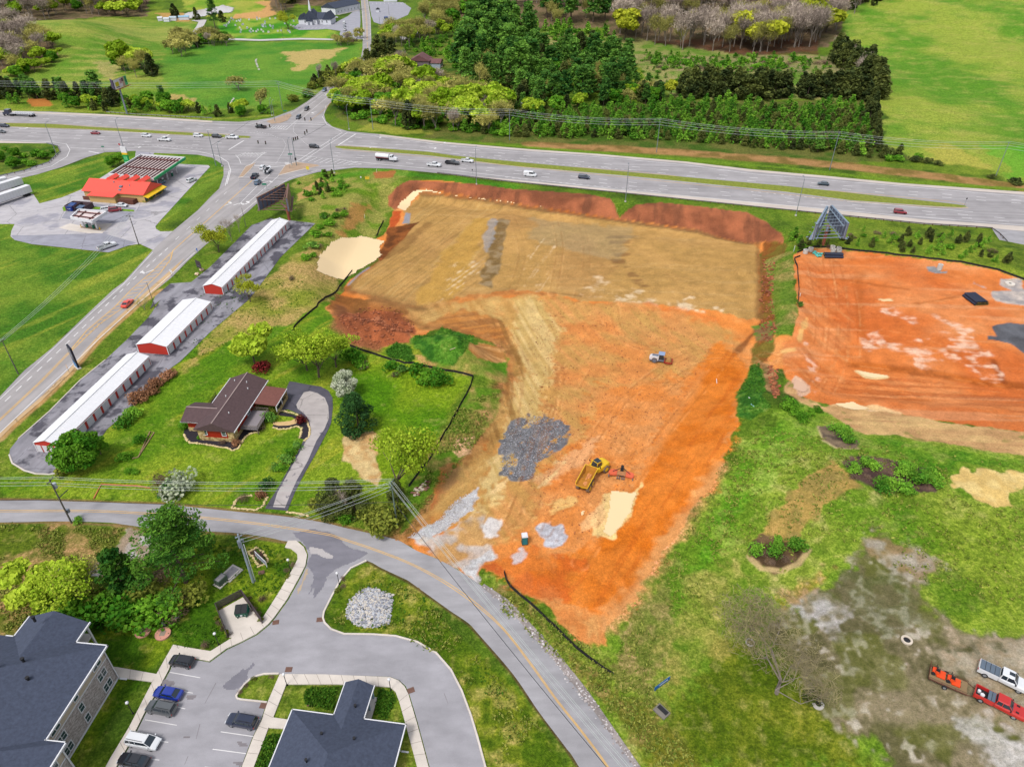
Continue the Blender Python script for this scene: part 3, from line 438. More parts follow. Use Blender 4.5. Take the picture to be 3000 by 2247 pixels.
class MB:
 def __init__(s):s.v=[];s.f=[];s.m=[];s.g=[];s.c=0
 def nx(s):s.c+=1;return s
 def add(s,vs,fs,m=0):
  o=len(s.v);s.v+=[tuple(p) for p in vs];s.f+=[tuple(i+o for i in f) for f in fs];s.m+=[m]*len(fs);s.g+=[s.c]*len(fs);return s
 def box(s,x0,x1,y0,y1,z0,z1,m=0):
  return s.add([(x0,y0,z0),(x1,y0,z0),(x1,y1,z0),(x0,y1,z0),(x0,y0,z1),(x1,y0,z1),(x1,y1,z1),(x0,y1,z1)],[(0,3,2,1),(4,5,6,7),(0,1,5,4),(1,2,6,5),(2,3,7,6),(3,0,4,7)],m)
 def cbox(s,c,sz,m=0,rz=0,ry=0):
  M=Matrix.Rotation(rz,3,'Z') @ Matrix.Rotation(ry,3,'Y');x,y,z=[k/2 for k in sz]
  P=[Vector(c)+M @ Vector(p) for p in [(-x,-y,-z),(x,-y,-z),(x,y,-z),(-x,y,-z),(-x,-y,z),(x,-y,z),(x,y,z),(-x,y,z)]]
  return s.add(P,[(0,3,2,1),(4,5,6,7),(0,1,5,4),(1,2,6,5),(2,3,7,6),(3,0,4,7)],m)
 def prism(s,poly,z0,z1,m=0,mtop=None):
  n=len(poly);a=sum(poly[i][0]*poly[(i+1)%n][1]-poly[(i+1)%n][0]*poly[i][1] for i in range(n))
  if a<0:poly=list(poly)[::-1]
  s.add([(p[0],p[1],z0) for p in poly]+[(p[0],p[1],z1) for p in poly],[(i,(i+1)%n,n+(i+1)%n,n+i) for i in range(n)]+[tuple(range(n))[::-1]],m)
  o=len(s.v)-n;s.f.append(tuple(range(o,o+n)));s.m.append(m if mtop is None else mtop);s.g.append(s.c);return s
 def poly(s,pts,m=0):return s.add(pts,[tuple(range(len(pts)))],m)
 def tube(s,p0,p1,r0,r1=None,n=8,m=0,caps=True):
  r1=r0 if r1 is None else r1;p0=Vector(p0);p1=Vector(p1);d=(p1-p0)
  if d.length<1e-6:return s
  d.normalize();a=d.orthogonal().normalized();b=d.cross(a)
  vs=[]
  for p,r in ((p0,r0),(p1,r1)):
   for i in range(n):
    t=2*math.pi*i/n;vs.append(p+a*(math.cos(t)*r)+b*(math.sin(t)*r))
  fs=[(i,(i+1)%n,n+(i+1)%n,n+i) for i in range(n)]
  if caps:fs+=[tuple(range(n))[::-1],tuple(range(n,2*n))]
  return s.add(vs,fs,m)
 def loft(s,rings,m=0,caps=True):
  n=len(rings[0]);vs=[p for r in rings for p in r];fs=[]
  for k in range(len(rings)-1):
   for i in range(n):fs.append((k*n+i,k*n+(i+1)%n,(k+1)*n+(i+1)%n,(k+1)*n+i))
  if caps:fs+=[tuple(range(n))[::-1],tuple(range((len(rings)-1)*n,len(rings)*n))]
  return s.add(vs,fs,m)
 def blob(s,c,r,m=0,seed=0,n=7,jag=.25):
  rr=random.Random(seed);rings=[]
  for j in range(1,5):
   ph=math.pi*j/5;rings.append([(c[0]+r[0]*math.sin(ph)*math.cos(2*math.pi*i/n)*(1+rr.uniform(-jag,jag)),c[1]+r[1]*math.sin(ph)*math.sin(2*math.pi*i/n)*(1+rr.uniform(-jag,jag)),c[2]-r[2]*math.cos(ph)*(1+rr.uniform(-jag,jag)*.5)) for i in range(n)])
  return s.loft(rings,m)
 def build(s,name,mats,parent=None,world=False,smooth=False,bevel=0.0):
  mats=mats if isinstance(mats,(list,tuple)) else [mats]
  me=bpy.data.meshes.new(name);v=s.v
  if world and parent:
   Mw=Matrix();q_=parent
   while q_:Mw=Matrix.Translation(q_.location) @ q_.rotation_euler.to_matrix().to_4x4() @ Mw;q_=q_.parent
   Mi=Mw.inverted();v=[tuple(Mi @ Vector(p)) for p in v]
  me.from_pydata(v,[],s.f)
  for m in mats:me.materials.append(m)
  me.polygons.foreach_set('material_index',s.m)
  if smooth:me.polygons.foreach_set('use_smooth',[True]*len(s.f))
  me.update()
  bm=bmesh.new();bm.from_mesh(me);bmesh.ops.recalc_face_normals(bm,faces=bm.faces)
  if bevel:bmesh.ops.bevel(bm,geom=[e for e in bm.edges if e.is_manifold and e.calc_face_angle(0)>.6],offset=bevel,segments=2,affect='EDGES',clamp_overlap=True)
  bm.to_mesh(me);bm.free()
  return link(bpy.data.objects.new(name,me),parent)
def build_each(mb,name,mats,parent=None,**k):
 out=[]
 for g in sorted(set(mb.g)):
  q=MB();ids={}
  for f,mi,gg in zip(mb.f,mb.m,mb.g):
   if gg !=g:continue
   for i in f:
    if i not in ids:ids[i]=len(q.v);q.v.append(mb.v[i])
   q.f.append(tuple(ids[i] for i in f));q.m.append(mi);q.g.append(0)
  out.append(q.build(name,mats,parent,**k))
 return out
def flat(name,polys,z,m,kind='structure',hole=None,drape=False,noisy=0.0):
 mb=MB()
 for P in polys:
  if drape:Q=[G(x,y) for x,y in P];pts=[(q.x,q.y,q.z+z) for q in Q]
  else:pts=[(p.x,p.y,z) for p in (A(x,y) for x,y in P)]
  mb.poly(pts)
 me=bpy.data.meshes.new(name);me.from_pydata(mb.v,[],mb.f);me.update()
 bm=bmesh.new();bm.from_mesh(me)
 for f in bm.faces:
  if f.normal.z<0:f.normal_flip()
 bmesh.ops.triangulate(bm,faces=bm.faces);bm.to_mesh(me);bm.free()
 me.materials.append(m);o=link(bpy.data.objects.new(name,me));o['kind']=kind;return o
def asphalt(name,rgb,var=.1,ang=0.0,stretch=.06,crack=0.0,patch=None):
 m,n,b=newmat(name);geo=n.nodes.new('ShaderNodeNewGeometry');p=geo.outputs['Position']
 mp=n.nodes.new('ShaderNodeMapping');mp.vector_type='POINT';mp.inputs['Rotation'].default_value=(0,0,-ang);n.links.new(p,mp.inputs[0])
 m2=n.nodes.new('ShaderNodeMapping');m2.inputs['Scale'].default_value=(stretch,1,1);n.links.new(mp.outputs[0],m2.inputs[0])
 n1=noise(n,.55,4,.55,m2.outputs[0]);n2_=noise(n,.12,4,.6,p);n3=noise(n,9,2,.7,p)
 f=mth(n,'MULTIPLY',maprange(n,n1.outputs[0],.32,.68,1-var,1+var),maprange(n,n2_.outputs[0],.3,.7,1-var*.8,1+var*.8))
 f=mth(n,'MULTIPLY',f,maprange(n,n3.outputs[0],.3,.7,.93,1.06))
 if crack:
  vo=n.nodes.new('ShaderNodeTexVoronoi');vo.feature='DISTANCE_TO_EDGE';vo.inputs['Scale'].default_value=crack
  nv=noise(n,.8,3,.6,p);ad=n.nodes.new('ShaderNodeVectorMath');ad.operation='ADD';n.links.new(p,ad.inputs[0]);n.links.new(nv.outputs['Color'],ad.inputs[1]);n.links.new(ad.outputs[0],vo.inputs[0])
  f=mth(n,'MULTIPLY',f,maprange(n,vo.outputs[0],0.0,.012,.55,1.0))
 cb=n.nodes.new('ShaderNodeCombineXYZ')
 for i in range(3):n.links.new(f,cb.inputs[i])
 rg=n.nodes.new('ShaderNodeRGB');rg.outputs[0].default_value=(*rgb,1);src=rg.outputs[0]
 if patch:
  t=n.nodes.new('ShaderNodeMix');t.data_type='RGBA';np_=noise(n,patch[1],4,.6,p);n.links.new(maprange(n,np_.outputs[0],patch[2],patch[2]+.06,0,1),t.inputs[0]);n.links.new(src,t.inputs[6]);t.inputs[7].default_value=(*patch[0],1);src=t.outputs[2]
 n.links.new(mulcol(n,src,cb.outputs[0]),b.inputs['Base Color']);b.inputs['Roughness'].default_value=.85;b.inputs['Specular IOR Level'].default_value=.25
 return m
HW=math.radians(-5.5)
M_hwy=asphalt('highway_asphalt',C(168,164,166),.17,HW,.015)
M_leg=asphalt('road_asphalt',C(172,167,167),.13,R(82),.02)
M_local=asphalt('local_asphalt',C(168,166,170),.12,0,.3)
M_lot=asphalt('lot_asphalt',C(168,166,172),.10,0,.4)
M_old=asphalt('old_asphalt',C(150,148,156),.2,R(82),.3,.09,(C(88,86,96),.13,.50))
M_stat=asphalt('station_concrete',C(196,192,196),.10,R(20),.5,.06,(C(164,162,172),.06,.55))
M_drive=asphalt('drive_asphalt',C(92,90,102),.14,0,.6,.12)
M_church=asphalt('church_asphalt',C(168,168,178),.08,0,.5)
M_conc=asphalt('concrete',C(226,216,206),.07,0,.7)
M_shld=asphalt('shoulder',C(212,200,190),.09,HW,.1)
M_white=asphalt('white_paint',C(238,236,236),.12,0,.7);M_yell=asphalt('yellow_paint',C(236,190,112),.10,0,.7)
M_wet=asphalt('wet_asphalt',C(134,132,142),.10,0,.5)
M_tanc=asphalt('island_concrete',C(186,160,136),.10,0,.6)
def smooth_pts(P,k=2):
 for _ in range(k):
  Q=[]
  for i in range(len(P)):
   a=P[i];b=P[(i+1)%len(P)];Q+=[(a[0]*.75+b[0]*.25,a[1]*.75+b[1]*.25),(a[0]*.25+b[0]*.75,a[1]*.25+b[1]*.75)]
  P=Q
 return P
flat('highway',[[(-900,298),(0,325),(145,328),(311,336),(500,346),(622,355),(700,358),(752,353),(800,345),(862,322),(963,307),(949,336),(955,356),(974,372),(1018,385),(1112,394),(1292,416),(1550,438),(1753,452),(2006,474),(2200,497),(2417,516),(2634,537),(3000,563),(4200,672),(4200,790),(3000,685),(2905,669),(2706,657),(2489,635),(2300,615),(1862,570),(1500,534),(1282,508),(1148,495),(1039,492),(931,505),(858,525),(804,548),(700,600),(640,560),(655,515),(655,485),(622,463),(579,454),(452,449),(398,443),(307,447),(253,462),(181,490),(108,512),(0,537),(-500,610),(-500,580),(0,514),(72,500),(145,473),(177,447),(170,429),(145,421),(0,420),(-900,400)]],.02,M_hwy)
flat('north_road',[[(862,322),(902,297),(952,257),(1003,221),(1039,192),(1057,172),(1062,145),(1063,90),(1057,0),(1048,-110),(1072,-110),(1078,0),(1086,54),(1088,119),(1086,145),(1076,180),(1050,215),(999,262),(963,307),(949,336),(860,345)]],.03,M_leg)
flat('south_road',[[(700,600),(806,548),(804,562),(758,592),(726,621),(676,658),(600,720),(549,766),(503,813),(455,852),(398,897),(290,995),(203,1096),(120,1176),(36,1248),(0,1285),(-500,1750),(-500,1600),(0,1161),(72,1085),(152,1020),(254,922),(330,850),(362,827),(448,733),(462,716),(506,678),(579,617),(622,572),(651,545),(673,508),(700,520)]],.025,M_leg)
flat('road_shoulder',[[(499,810),(455,852),(398,897),(290,995),(203,1096),(120,1176),(36,1248),(0,1285),(-300,1560),(-300,1535),(0,1270),(36,1235),(120,1163),(203,1081),(290,980),(398,882),(449,836),(540,757)]],.035,asphalt('shoulder_tan',C(208,176,134),.09,R(82),.3,.1))
flat('highway_shoulder',[[(0,420),(155,421),(0,413),(-400,404),(-400,409)],[(1282,508),(1500,534),(1862,570),(2300,615),(2489,635),(2706,657),(2905,669),(3000,678),(3000,664),(2706,644),(2489,621),(2300,602),(1862,562),(1500,527)],
 [(1112,394),(1292,416),(1550,438),(1753,452),(2006,474),(2200,497),(2417,516),(2634,537),(3000,563),(3300,590),(3300,599),(3000,571),(2634,543),(2417,522),(2200,503),(2006,479),(1753,457),(1550,443),(1292,421),(1112,399)],[(0,325),(311,336),(622,355),(622,360),(311,341),(0,330),(-400,318),(-400,313)]],.04,M_shld)
flat('side_street',[[(2905,669),(3000,680),(3300,706),(3300,1100),(3000,810),(2952,740)]],.03,M_local)
flat('junction_island',[[(700,520),(720,490),(748,478),(735,495),(712,518)],[(816,514),(836,486),(868,476),(930,484),(936,487),(870,500)],[(780,357),(850,333),(855,340),(842,354),(820,362),(795,364)]],.13,M_tanc)
flat('junction_kerb',[[(814,516),(836,484),(868,474),(938,487),(870,502)],[(698,522),(720,488),(750,476),(735,497),(712,520)]],.08,M_conc)
loc=[(-600,1466),(0,1465),(154,1467),(308,1472),(480,1478),(578,1487),(706,1500),(835,1513),(950,1531),(1003,1544),(1105,1567),(1167,1583),(1221,1613),(1285,1639),(1336,1667),(1400,1708),(1477,1768),(1553,1855),(1630,1942),(1707,2039),(1783,2141),(1860,2247),(2060,2560),(1880,2560),(1697,2247),(1656,2187),(1579,2085),(1502,1973),(1400,1855),(1372,1825),(1323,1792),(1259,1746),(1195,1700),(1118,1664),(1080,1644),(1000,1620),(876,1586),(835,1585),(783,1574),(676,1560),(480,1551),(367,1537),(308,1530),(154,1527),(0,1530),(-600,1532)]
def crom(P,k=6):
 Q=[]
 for i in range(len(P)-1):
  a,b,c_,d_=[np.array(P[min(max(j,0),len(P)-1)],float) for j in (i-1,i,i+1,i+2)]
  for j in range(k):
   t=j/k;q=.5*(2*b+(c_-a)*t+(2*a-5*b+4*c_-d_)*t*t+(3*b-a-3*c_+d_)*t**3);Q.append(tuple(q))
 return Q+[P[-1]]
flat('local_road',[crom(loc[:19])+crom(loc[19:31])+[loc[31]]+crom(loc[32:])],.02,M_local)
flat('gravel_verge',[[(1410,1720),(1477,1768),(1553,1855),(1630,1942),(1707,2039),(1783,2141),(1860,2247),(1900,2310),(1925,2310),(1878,2247),(1800,2135),(1722,2022),(1645,1926),(1568,1840),(1486,1755),(1418,1710)]],.05,asphalt('stone_verge',C(166,156,152),.25,0,1),drape=True)
lot=[(876,1583),(896,1603),(903,1626),(898,1657),(881,1692),(845,1757),(807,1810),(790,1830),(755,1859),(706,1884),(666,1903),(615,1940),(558,1930),(508,1926),(501,1959),(472,2013),(450,2051),(429,2086),(378,2189),(345,2247),(250,2420),(640,2420),(706,2247),(741,2156),(763,2113),(782,2056),(701,2047),(691,2043),(701,2024),(733,1989),(774,1974),(820,1974),(950,1975),(1143,1982),(1170,1992),(1189,2010),(1200,2035),(1224,2116),(1259,2247),(1300,2420),(1470,2420),(1422,2247),(1400,2164),(1380,2097),(1353,2024),(1321,1962),(1278,1913),(1224,1881),(1159,1863),(1089,1858),(1008,1857),(970,1843),(951,1824),(949,1792),(972,1746),(997,1700),(1028,1664),(1074,1642),(1000,1618)]
flat('parking_lot',[lot],.03,M_lot)
side_l=[(844,1585),(868,1584),(890,1603),(900,1626),(895,1657),(878,1690),(842,1755),(804,1808),(786,1829),(752,1857),(706,1881),(664,1900),(614,1937),(558,1927),(508,1922),(496,1960),(468,2013),(446,2051),(425,2086),(374,2189),(341,2247),(330,2270),(300,2270),(310,2247),(324,2221),(378,2132),(421,2048),(459,1975),(490,1920),(508,1889),(560,1899),(617,1908),(685,1866),(732,1838),(758,1822),(773,1806),(819,1733),(860,1664),(872,1639),(871,1623),(853,1608),(835,1604)]
side_r=[(820,1975),(950,1976),(1143,1984),(1168,1994),(1186,2012),(1197,2035),(1221,2116),(1256,2247),(1262,2270),(1228,2270),(1222,2247),(1189,2124),(1170,2056),(1159,2027),(1143,2013),(1094,2010),(994,2005),(839,2005),(801,2102),(843,2108),(832,2135),(787,2132),(744,2247),(736,2270),(698,2270),(709,2247),(744,2156),(766,2113),(785,2056)]
for P in (side_l,side_r,[(333,1954),(345,1955),(459,1975),(448,1998),(347,1985)]):
 mb=MB();mb.prism([(A(x,y).x,A(x,y).y) for x,y in P],-.05,.16);o=mb.build('sidewalk',M_conc);o['kind']='structure'
def ribbon(name,pts,w,z0,z1,m,closed=False,parent=None,kind='structure',drape=False):
 Q=[G(*p) if drape else A(*p) for p in pts];mb=MB();n=len(Q);L=[];Rr=[]
 for i in range(n):
  a=Q[max(i-1,0)];b=Q[min(i+1,n-1)];d=(b-a);d.z=0;d.normalize();nrm=Vector((-d.y,d.x,0))
  L.append(Q[i]+nrm*w/2);Rr.append(Q[i]-nrm*w/2)
 rings=[[(l.x,l.y,l.z+z0),(r.x,r.y,r.z+z0),(r.x,r.y,r.z+z1),(l.x,l.y,l.z+z1)] for l,r in zip(L,Rr)]
 mb.loft(rings);o=mb.build(name,m,parent)
 if kind:o['kind']=kind
 return o
ribbon('kerb',[(1074,1642),(1028,1664),(997,1700),(972,1746),(949,1792),(946,1810),(951,1824),(970,1843),(1008,1857),(1089,1858),(1159,1863),(1224,1881),(1278,1913),(1321,1962),(1353,2024),(1380,2097),(1400,2164),(1422,2247),(1440,2310)],.3,-.05,.16,M_conc)
ribbon('kerb',[(817,1973),(774,1974),(755,1979),(733,1989),(715,2006),(701,2024),(692,2038),(695,2046),(707,2049),(782,2057)],.28,-.05,.16,M_conc)
ribbon('kerb',[(27,1332),(36,1357),(72,1379),(105,1388),(145,1390),(203,1382)],.3,-.05,.14,M_conc)
ribbon('kerb',[(54,1285),(145,1205),(235,1114),(308,1055)],.25,-.05,.12,M_conc)
for a_,b_,num in [((860,1664),(895,1657),1),((819,1733),(842,1755),1)]:pass
jm=asphalt('joint_dark',C(150,140,132),.05)
mb=MB()
def strip(mb,p,q,w,z):
 d=(q-p);d.z=0;
 if d.length<1e-4:return
 d.normalize();nn=Vector((-d.y,d.x,0))*w/2
 mb.poly([(*(p+nn)[:2],z),(*(p-nn)[:2],z),(*(q-nn)[:2],z),(*(q+nn)[:2],z)])
def joints(inner,outer,step,z):
 I=[A(*p) for p in inner];O=[A(*p) for p in outer]
 def resample(P):
  L=[0]
  for i in range(1,len(P)):L.append(L[-1]+(P[i]-P[i-1]).length)
  return lambda t:next((P[i].lerp(P[i+1],(t*L[-1]-L[i])/(L[i+1]-L[i]+1e-9)) for i in range(len(P)-1) if t*L[-1]<=L[i+1]+1e-6),P[-1]),L[-1]
 fi,li=resample(I);fo,_=resample(O);n_=max(2,int(li/step))
 for k in range(1,n_):strip(mb,fi(k/n_),fo(k/n_),.06,z)
joints([(872,1639),(860,1664),(819,1733),(773,1806),(732,1838),(685,1866),(617,1908)],[(899,1640),(895,1657),(842,1755),(804,1808),(752,1857),(706,1881),(614,1937)],1.7,.165)
joints([(508,1889),(459,1975),(421,2048),(378,2132),(324,2221)],[(508,1922),(468,2013),(446,2051),(374,2189),(341,2247)],2.2,.165)
joints([(839,2005),(994,2005),(1143,2013)],[(820,1975),(950,1976),(1143,1984)],1.7,.165)
joints([(1159,2027),(1170,2056),(1189,2124),(1222,2247)],[(1180,2005),(1200,2045),(1221,2116),(1256,2247)],1.8,.165)
joints([(839,2005),(801,2102),(744,2247)],[(815,1985),(766,2113),(709,2247)],1.8,.165)
joints([(347,1985),(448,1998)],[(345,1955),(459,1975)],1.6,.165)
o=mb.build('sidewalk_joints',jm);o['kind']='structure'
storlot=[(27,1332),(36,1357),(72,1379),(145,1390),(203,1382),(290,1290),(315,1256),(384,1198),(453,1129),(496,1082),(529,1058),(616,973),(688,912),(728,879),(750,852),(822,754),(924,655),(848,646),(790,640),(767,650),(738,660),(687,711),(615,783),(560,827),(499,831),(455,868),(440,905),(471,878),(453,904),(435,930),(372,995),(308,1055),(235,1114),(145,1205),(54,1285),(30,1315)]
flat('storage_yard',[storlot],.03,M_old)
flat('station_yard',[[(33,678),(31,693),(43,704),(94,716),(181,724),(297,738),(318,740),(344,725),(409,715),(448,733),(506,678),(470,679),(458,672),(455,664),(467,650),(540,570),(615,490),(611,485),(521,481),(400,472),(330,500),(239,556),(180,580),(116,597),(98,570),(60,560),(0,545),(-300,560),(-300,700),(0,657),(43,657)],[(398,443),(452,449),(440,470),(400,470),(396,460)]],.04,M_stat)
flat('station_apron',[[(172,668),(205,655),(235,662),(330,655),(300,684),(260,684),(205,676)]],.06,M_conc)
flat('asphalt_patch',[[(230,590),(300,600),(400,610),(370,650),(330,655),(235,648),(180,640),(200,610)],[(33,690),(94,690),(300,684),(400,712),(318,740),(94,716),(43,704)]],.05,asphalt('patch_a',C(160,160,172),.12,0,.5,.07))
flat('lawn_island',[[(183,609),(195,602),(200,618),(186,620)],[(255,606),(300,608),(290,615),(258,612)],[(340,612),(392,616),(394,621),(350,619)]],.12,mat('lawn_green',C(120,160,30),.9,0,.3,1.5))
flat('driveway',[[(848,1118),(860,1119),(900,1127),(940,1133),(962,1145),(974,1165),(975,1195),(970,1240),(962,1258),(930,1320),(885,1400),(865,1440),(842,1496),(776,1490),(800,1452),(820,1420),(850,1365),(885,1300),(903,1260),(896,1232),(880,1215),(845,1200),(808,1203),(830,1160)]],.04,M_drive)
flat('driveway_wear',[[(876,1172),(890,1150),(908,1146),(930,1152),(952,1166),(962,1190),(964,1225),(950,1258),(928,1290),(902,1350),(868,1410),(848,1455),(835,1488),(800,1485),(812,1445),(850,1375),(890,1305),(912,1262),(906,1232),(893,1214),(872,1198),(868,1186)]],.05,asphalt('worn_asphalt',C(190,182,180),.1,0,.6,.1,(C(110,106,116),.3,.62)))
flat('church_yard',[[(860,82),(872,72),(905,60),(960,70),(985,66),(1020,48),(1040,30),(1055,28),(1056,62),(1053,105),(1062,106),(1063,116),(1000,117),(995,100),(998,92),(958,86),(930,88),(876,89)],[(1080,5),(1180,8),(1205,25),(1195,45),(1160,60),(1135,62),(1120,74),(1095,66),(1088,48)]],.05,M_church)
flat('gravel_lane',[[(590,99),(640,112),(760,117),(880,113),(1000,116),(1000,120),(880,118),(760,122),(640,118),(575,104),(562,96),(575,80),(582,66),(560,62),(580,58),(606,60),(598,76),(583,90)],[(1170,110),(1240,85),(1300,60),(1330,48),(1340,52),(1300,66),(1240,92),(1180,120)],[(1400,42),(1425,38),(1422,20),(1435,10),(1450,2),(1456,4),(1440,18),(1445,32),(1450,36),(1410,46)]],.25,asphalt('gravel_pale',C(204,200,198),.1),drape=True)
STAINS=True
MW=MB();MY=MB()
ZM=.052
def dash(mb,pts,wd=.16,on=3.0,off=9.0,z=ZM,start=0.0):
 Q=[A(*p) for p in pts];t=-start;seg=[]
 L=[0]
 for i in range(1,len(Q)):L.append(L[-1]+(Q[i]-Q[i-1]).length)
 def at(s):
  for i in range(len(Q)-1):
   if s<=L[i+1]:return Q[i].lerp(Q[i+1],(s-L[i])/(L[i+1]-L[i]))
  return Q[-1]
 while t<L[-1]:
  if t+on>0:strip(mb,at(max(t,0)),at(min(t+on,L[-1])),wd,z)
  t+=on+off
def solid(mb,pts,wd=.16,z=ZM):
 Q=[A(*p) for p in pts]
 for i in range(len(Q)-1):strip(mb,Q[i],Q[i+1],wd,z)
W1=.3
solid(MW,[(1018,389),(1292,425),(1522,446),(1753,461),(2006,484),(2200,510),(3000,577),(3300,603)],W1)
dash(MW,[(1040,403),(1230,418),(1500,454),(1738,478),(2048,508),(2232,524),(2600,556),(2976,587),(3300,616)],W1,3.6,9.2)
dash(MW,[(1020,416),(1210,428),(1500,462),(1730,486),(2030,517),(2238,534),(2600,566),(2996,597),(3300,624)],W1,3.6,9.2,start=1)
solid(MW,[(1000,424),(1200,438),(1340,452)],W1)
dash(MW,[(1340,452),(1500,470),(1700,488),(1860,500)],W1,1.2,1.8)
solid(MY,[(985,426),(1200,442),(1500,477),(1862,504),(2200,541),(2525,567),(2797,592),(2830,600)],.25)
solid(MY,[(1003,439),(1256,461),(1550,492),(1862,524),(2200,558),(2489,591),(2742,608),(2836,610)],.25)
dash(MW,[(978,447),(1040,455),(1200,469),(1480,497),(1800,530),(2236,575),(2600,610),(2920,638),(3300,672)],W1,3.6,9.2)
dash(MW,[(975,456),(1040,462),(1190,478),(1480,507),(1800,541),(2242,586),(2600,620),(2936,648),(3300,684)],W1,3.6,9.2,start=1)
solid(MW,[(1025,473),(1148,485),(1343,502),(1550,526),(1815,556),(2200,593),(2600,629),(3000,661),(3300,690)],W1)
solid(MW,[(2482,591),(2851,622)],W1);dash(MW,[(1480,520),(1700,541),(1800,550),(1950,564)],W1,1.2,1.8)
dash(MW,[(2200,562),(2480,590)],W1,1,2)
dash(MW,[(-300,328),(0,340),(195,342),(255,345),(320,348),(382,351),(520,360),(620,368)],W1,3.6,9.2)
dash(MW,[(-300,334),(0,346),(132,349),(266,355),(335,357),(460,364),(584,371),(705,379)],W1,3.6,9.2,start=3)
dash(MW,[(-300,343),(0,351),(127,356),(266,362),(394,369),(517,375),(640,383),(702,387)],W1,3.6,9.2)
solid(MW,[(-300,320),(0,333),(145,337),(311,345),(420,352),(560,360),(680,368),(730,366),(800,349)],W1)
solid(MY,[(-300,350),(0,361),(145,364),(400,378),(687,396)],.25);solid(MY,[(-300,362),(0,371),(253,380),(506,395),(700,405)],.25)
dash(MW,[(-300,372),(0,384),(123,392),(257,399),(380,406),(514,412),(650,420)],W1,3.6,9.2)
dash(MW,[(-300,384),(0,395),(139,402),(271,409),(400,415),(528,422),(640,430)],W1,3.6,9.2,start=4)
solid(MW,[(-300,365),(0,372),(200,383),(571,396),(700,410)],W1);solid(MW,[(-300,400),(0,410),(155,417),(195,423),(205,440),(196,460),(150,488),(0,528)],W1)
solid(MW,[(206,433),(300,438),(450,430),(579,444),(640,458),(668,476),(676,500),(665,540)],W1)
dash(MW,[(360,422),(470,428),(600,437)],W1,1,1.6)
solid(MW,[(260,444),(290,450)],.5)
solid(MW,[(1003,389),(869,474)],.3);solid(MW,[(1018,389),(884,474)],.3);solid(MW,[(1043,393),(990,427)],.6)
solid(MW,[(714,413),(670,440)],.6);solid(MW,[(690,455),(776,447),(724,492),(705,520)],.25);solid(MW,[(690,455),(700,465),(706,480)],.25)
for k in range(7):x=705+k*10;solid(MW,[(x-12,459),(x+16,448)],.3)
solid(MW,[(866,455),(900,459),(1010,470),(1060,482),(940,488)],.25)
for k in range(9):x=886+k*17;solid(MW,[(x,474+k*1.2),(x+26,461+k*1.6)],.28)
solid(MW,[(780,372),(838,381),(872,352),(880,347)],.25)
for k in range(6):x=790+k*8;solid(MW,[(x,379),(x+12,370)],.28)
solid(MW,[(850,362),(950,366)],.4);solid(MW,[(852,357),(948,360)],.2)
solid(MW,[(745,486),(800,490),(838,487)],.5);solid(MW,[(746,476),(838,478)],.25)
dash(MW,[(868,360),(860,372),(860,388),(872,400),(905,430)],.22,.9,1.2);dash(MW,[(752,386),(790,395),(830,410),(838,425),(830,445),(815,470),(808,480)],.22,.9,1.2);dash(MW,[(700,385),(760,393)],.22,.9,1.4)
solid(MY,[(905,357),(950,322),(999,272),(1040,230),(1068,190),(1078,150),(1080,145)],.22)
for dx in (-1.2,1.2):solid(MY,[(1076+dx,118),(1074+dx,60),(1067+dx,0),(1060+dx,-100)],.2)
solid(MY,[(1077,142),(1076,124)],.2)
solid(MW,[(1085,118),(1084,54),(1076,0),(1070,-100)],.16);solid(MW,[(1065,120),(1066,90),(1059,0),(1050,-100)],.16)
solid(MW,[(880,352),(920,318),(982,266)],.2);solid(MW,[(868,345),(905,310),(950,276)],.16);solid(MW,[(850,335),(905,300),(955,262),(1042,196),(1060,172)],.16)
solid(MW,[(948,340),(955,310),(1000,280)],.16)
solid(MW,[(944,342),(958,366),(1000,386)],.25)
solid(MY,[(738,530),(608,646),(540,705),(506,736)],.3)
solid(MY,[(503,740),(448,794),(384,850),(336,900),(254,969),(203,1031)],.3);solid(MY,[(506,736),(500,760),(470,800),(434,834),(391,881),(290,951),(203,1035)],.3)
for k in range(24):
 f=k/23;x0,y0=494+(225-494)*f,752+(1004-752)*f;w_=1.0 if f>.06 else .4;sp_=(28 if f<.45 else 28-(f-.45)*36)
 if sp_>5:solid(MY,[(x0,y0),(x0+sp_*w_,y0+1-sp_*.18)],.26)
for dx in (-2.5,2.5):solid(MY,[(203+dx,1033),(120+dx,1118),(0+dx,1230),(-300+dx,1510)],.2)
dash(MW,[(492,727),(398,812),(333,874),(254,950),(150,1050),(0,1190),(-200,1370)],.28,2.2,2.2)
dash(MW,[(664,563),(631,595),(595,629),(555,666),(513,704)],.22,3,6)
solid(MW,[(571,740),(499,806),(449,850),(290,993),(200,1080),(120,1154),(0,1268),(-200,1450)],.22);solid(MW,[(640,683),(700,632),(760,582),(850,522),(930,500),(1050,488)],.22)
solid(MW,[(448,740),(362,833),(254,930),(152,1026),(0,1170),(-300,1440)],.2)
solid(MW,[(700,600),(760,540),(800,503)],.22);solid(MW,[(720,600),(790,540),(816,516)],.22);solid(MW,[(672,500),(660,545)],.3)
for dx in (-2.2,2.2):
 solid(MY,crom([(-400,1497+dx),(0,1497+dx),(256,1497+dx),(421,1504+dx),(599,1517+dx),(783,1538+dx),(950,1564+dx),(997,1577+dx),(1105,1613+dx),(1208,1654+dx),(1310-dx,1710+dx),(1400-dx,1774+dx),(1477-dx,1845),(1553-dx,1942),(1630-dx,2049),(1707-dx,2146),(1781-dx,2247),(1900-dx,2430)]),.13)
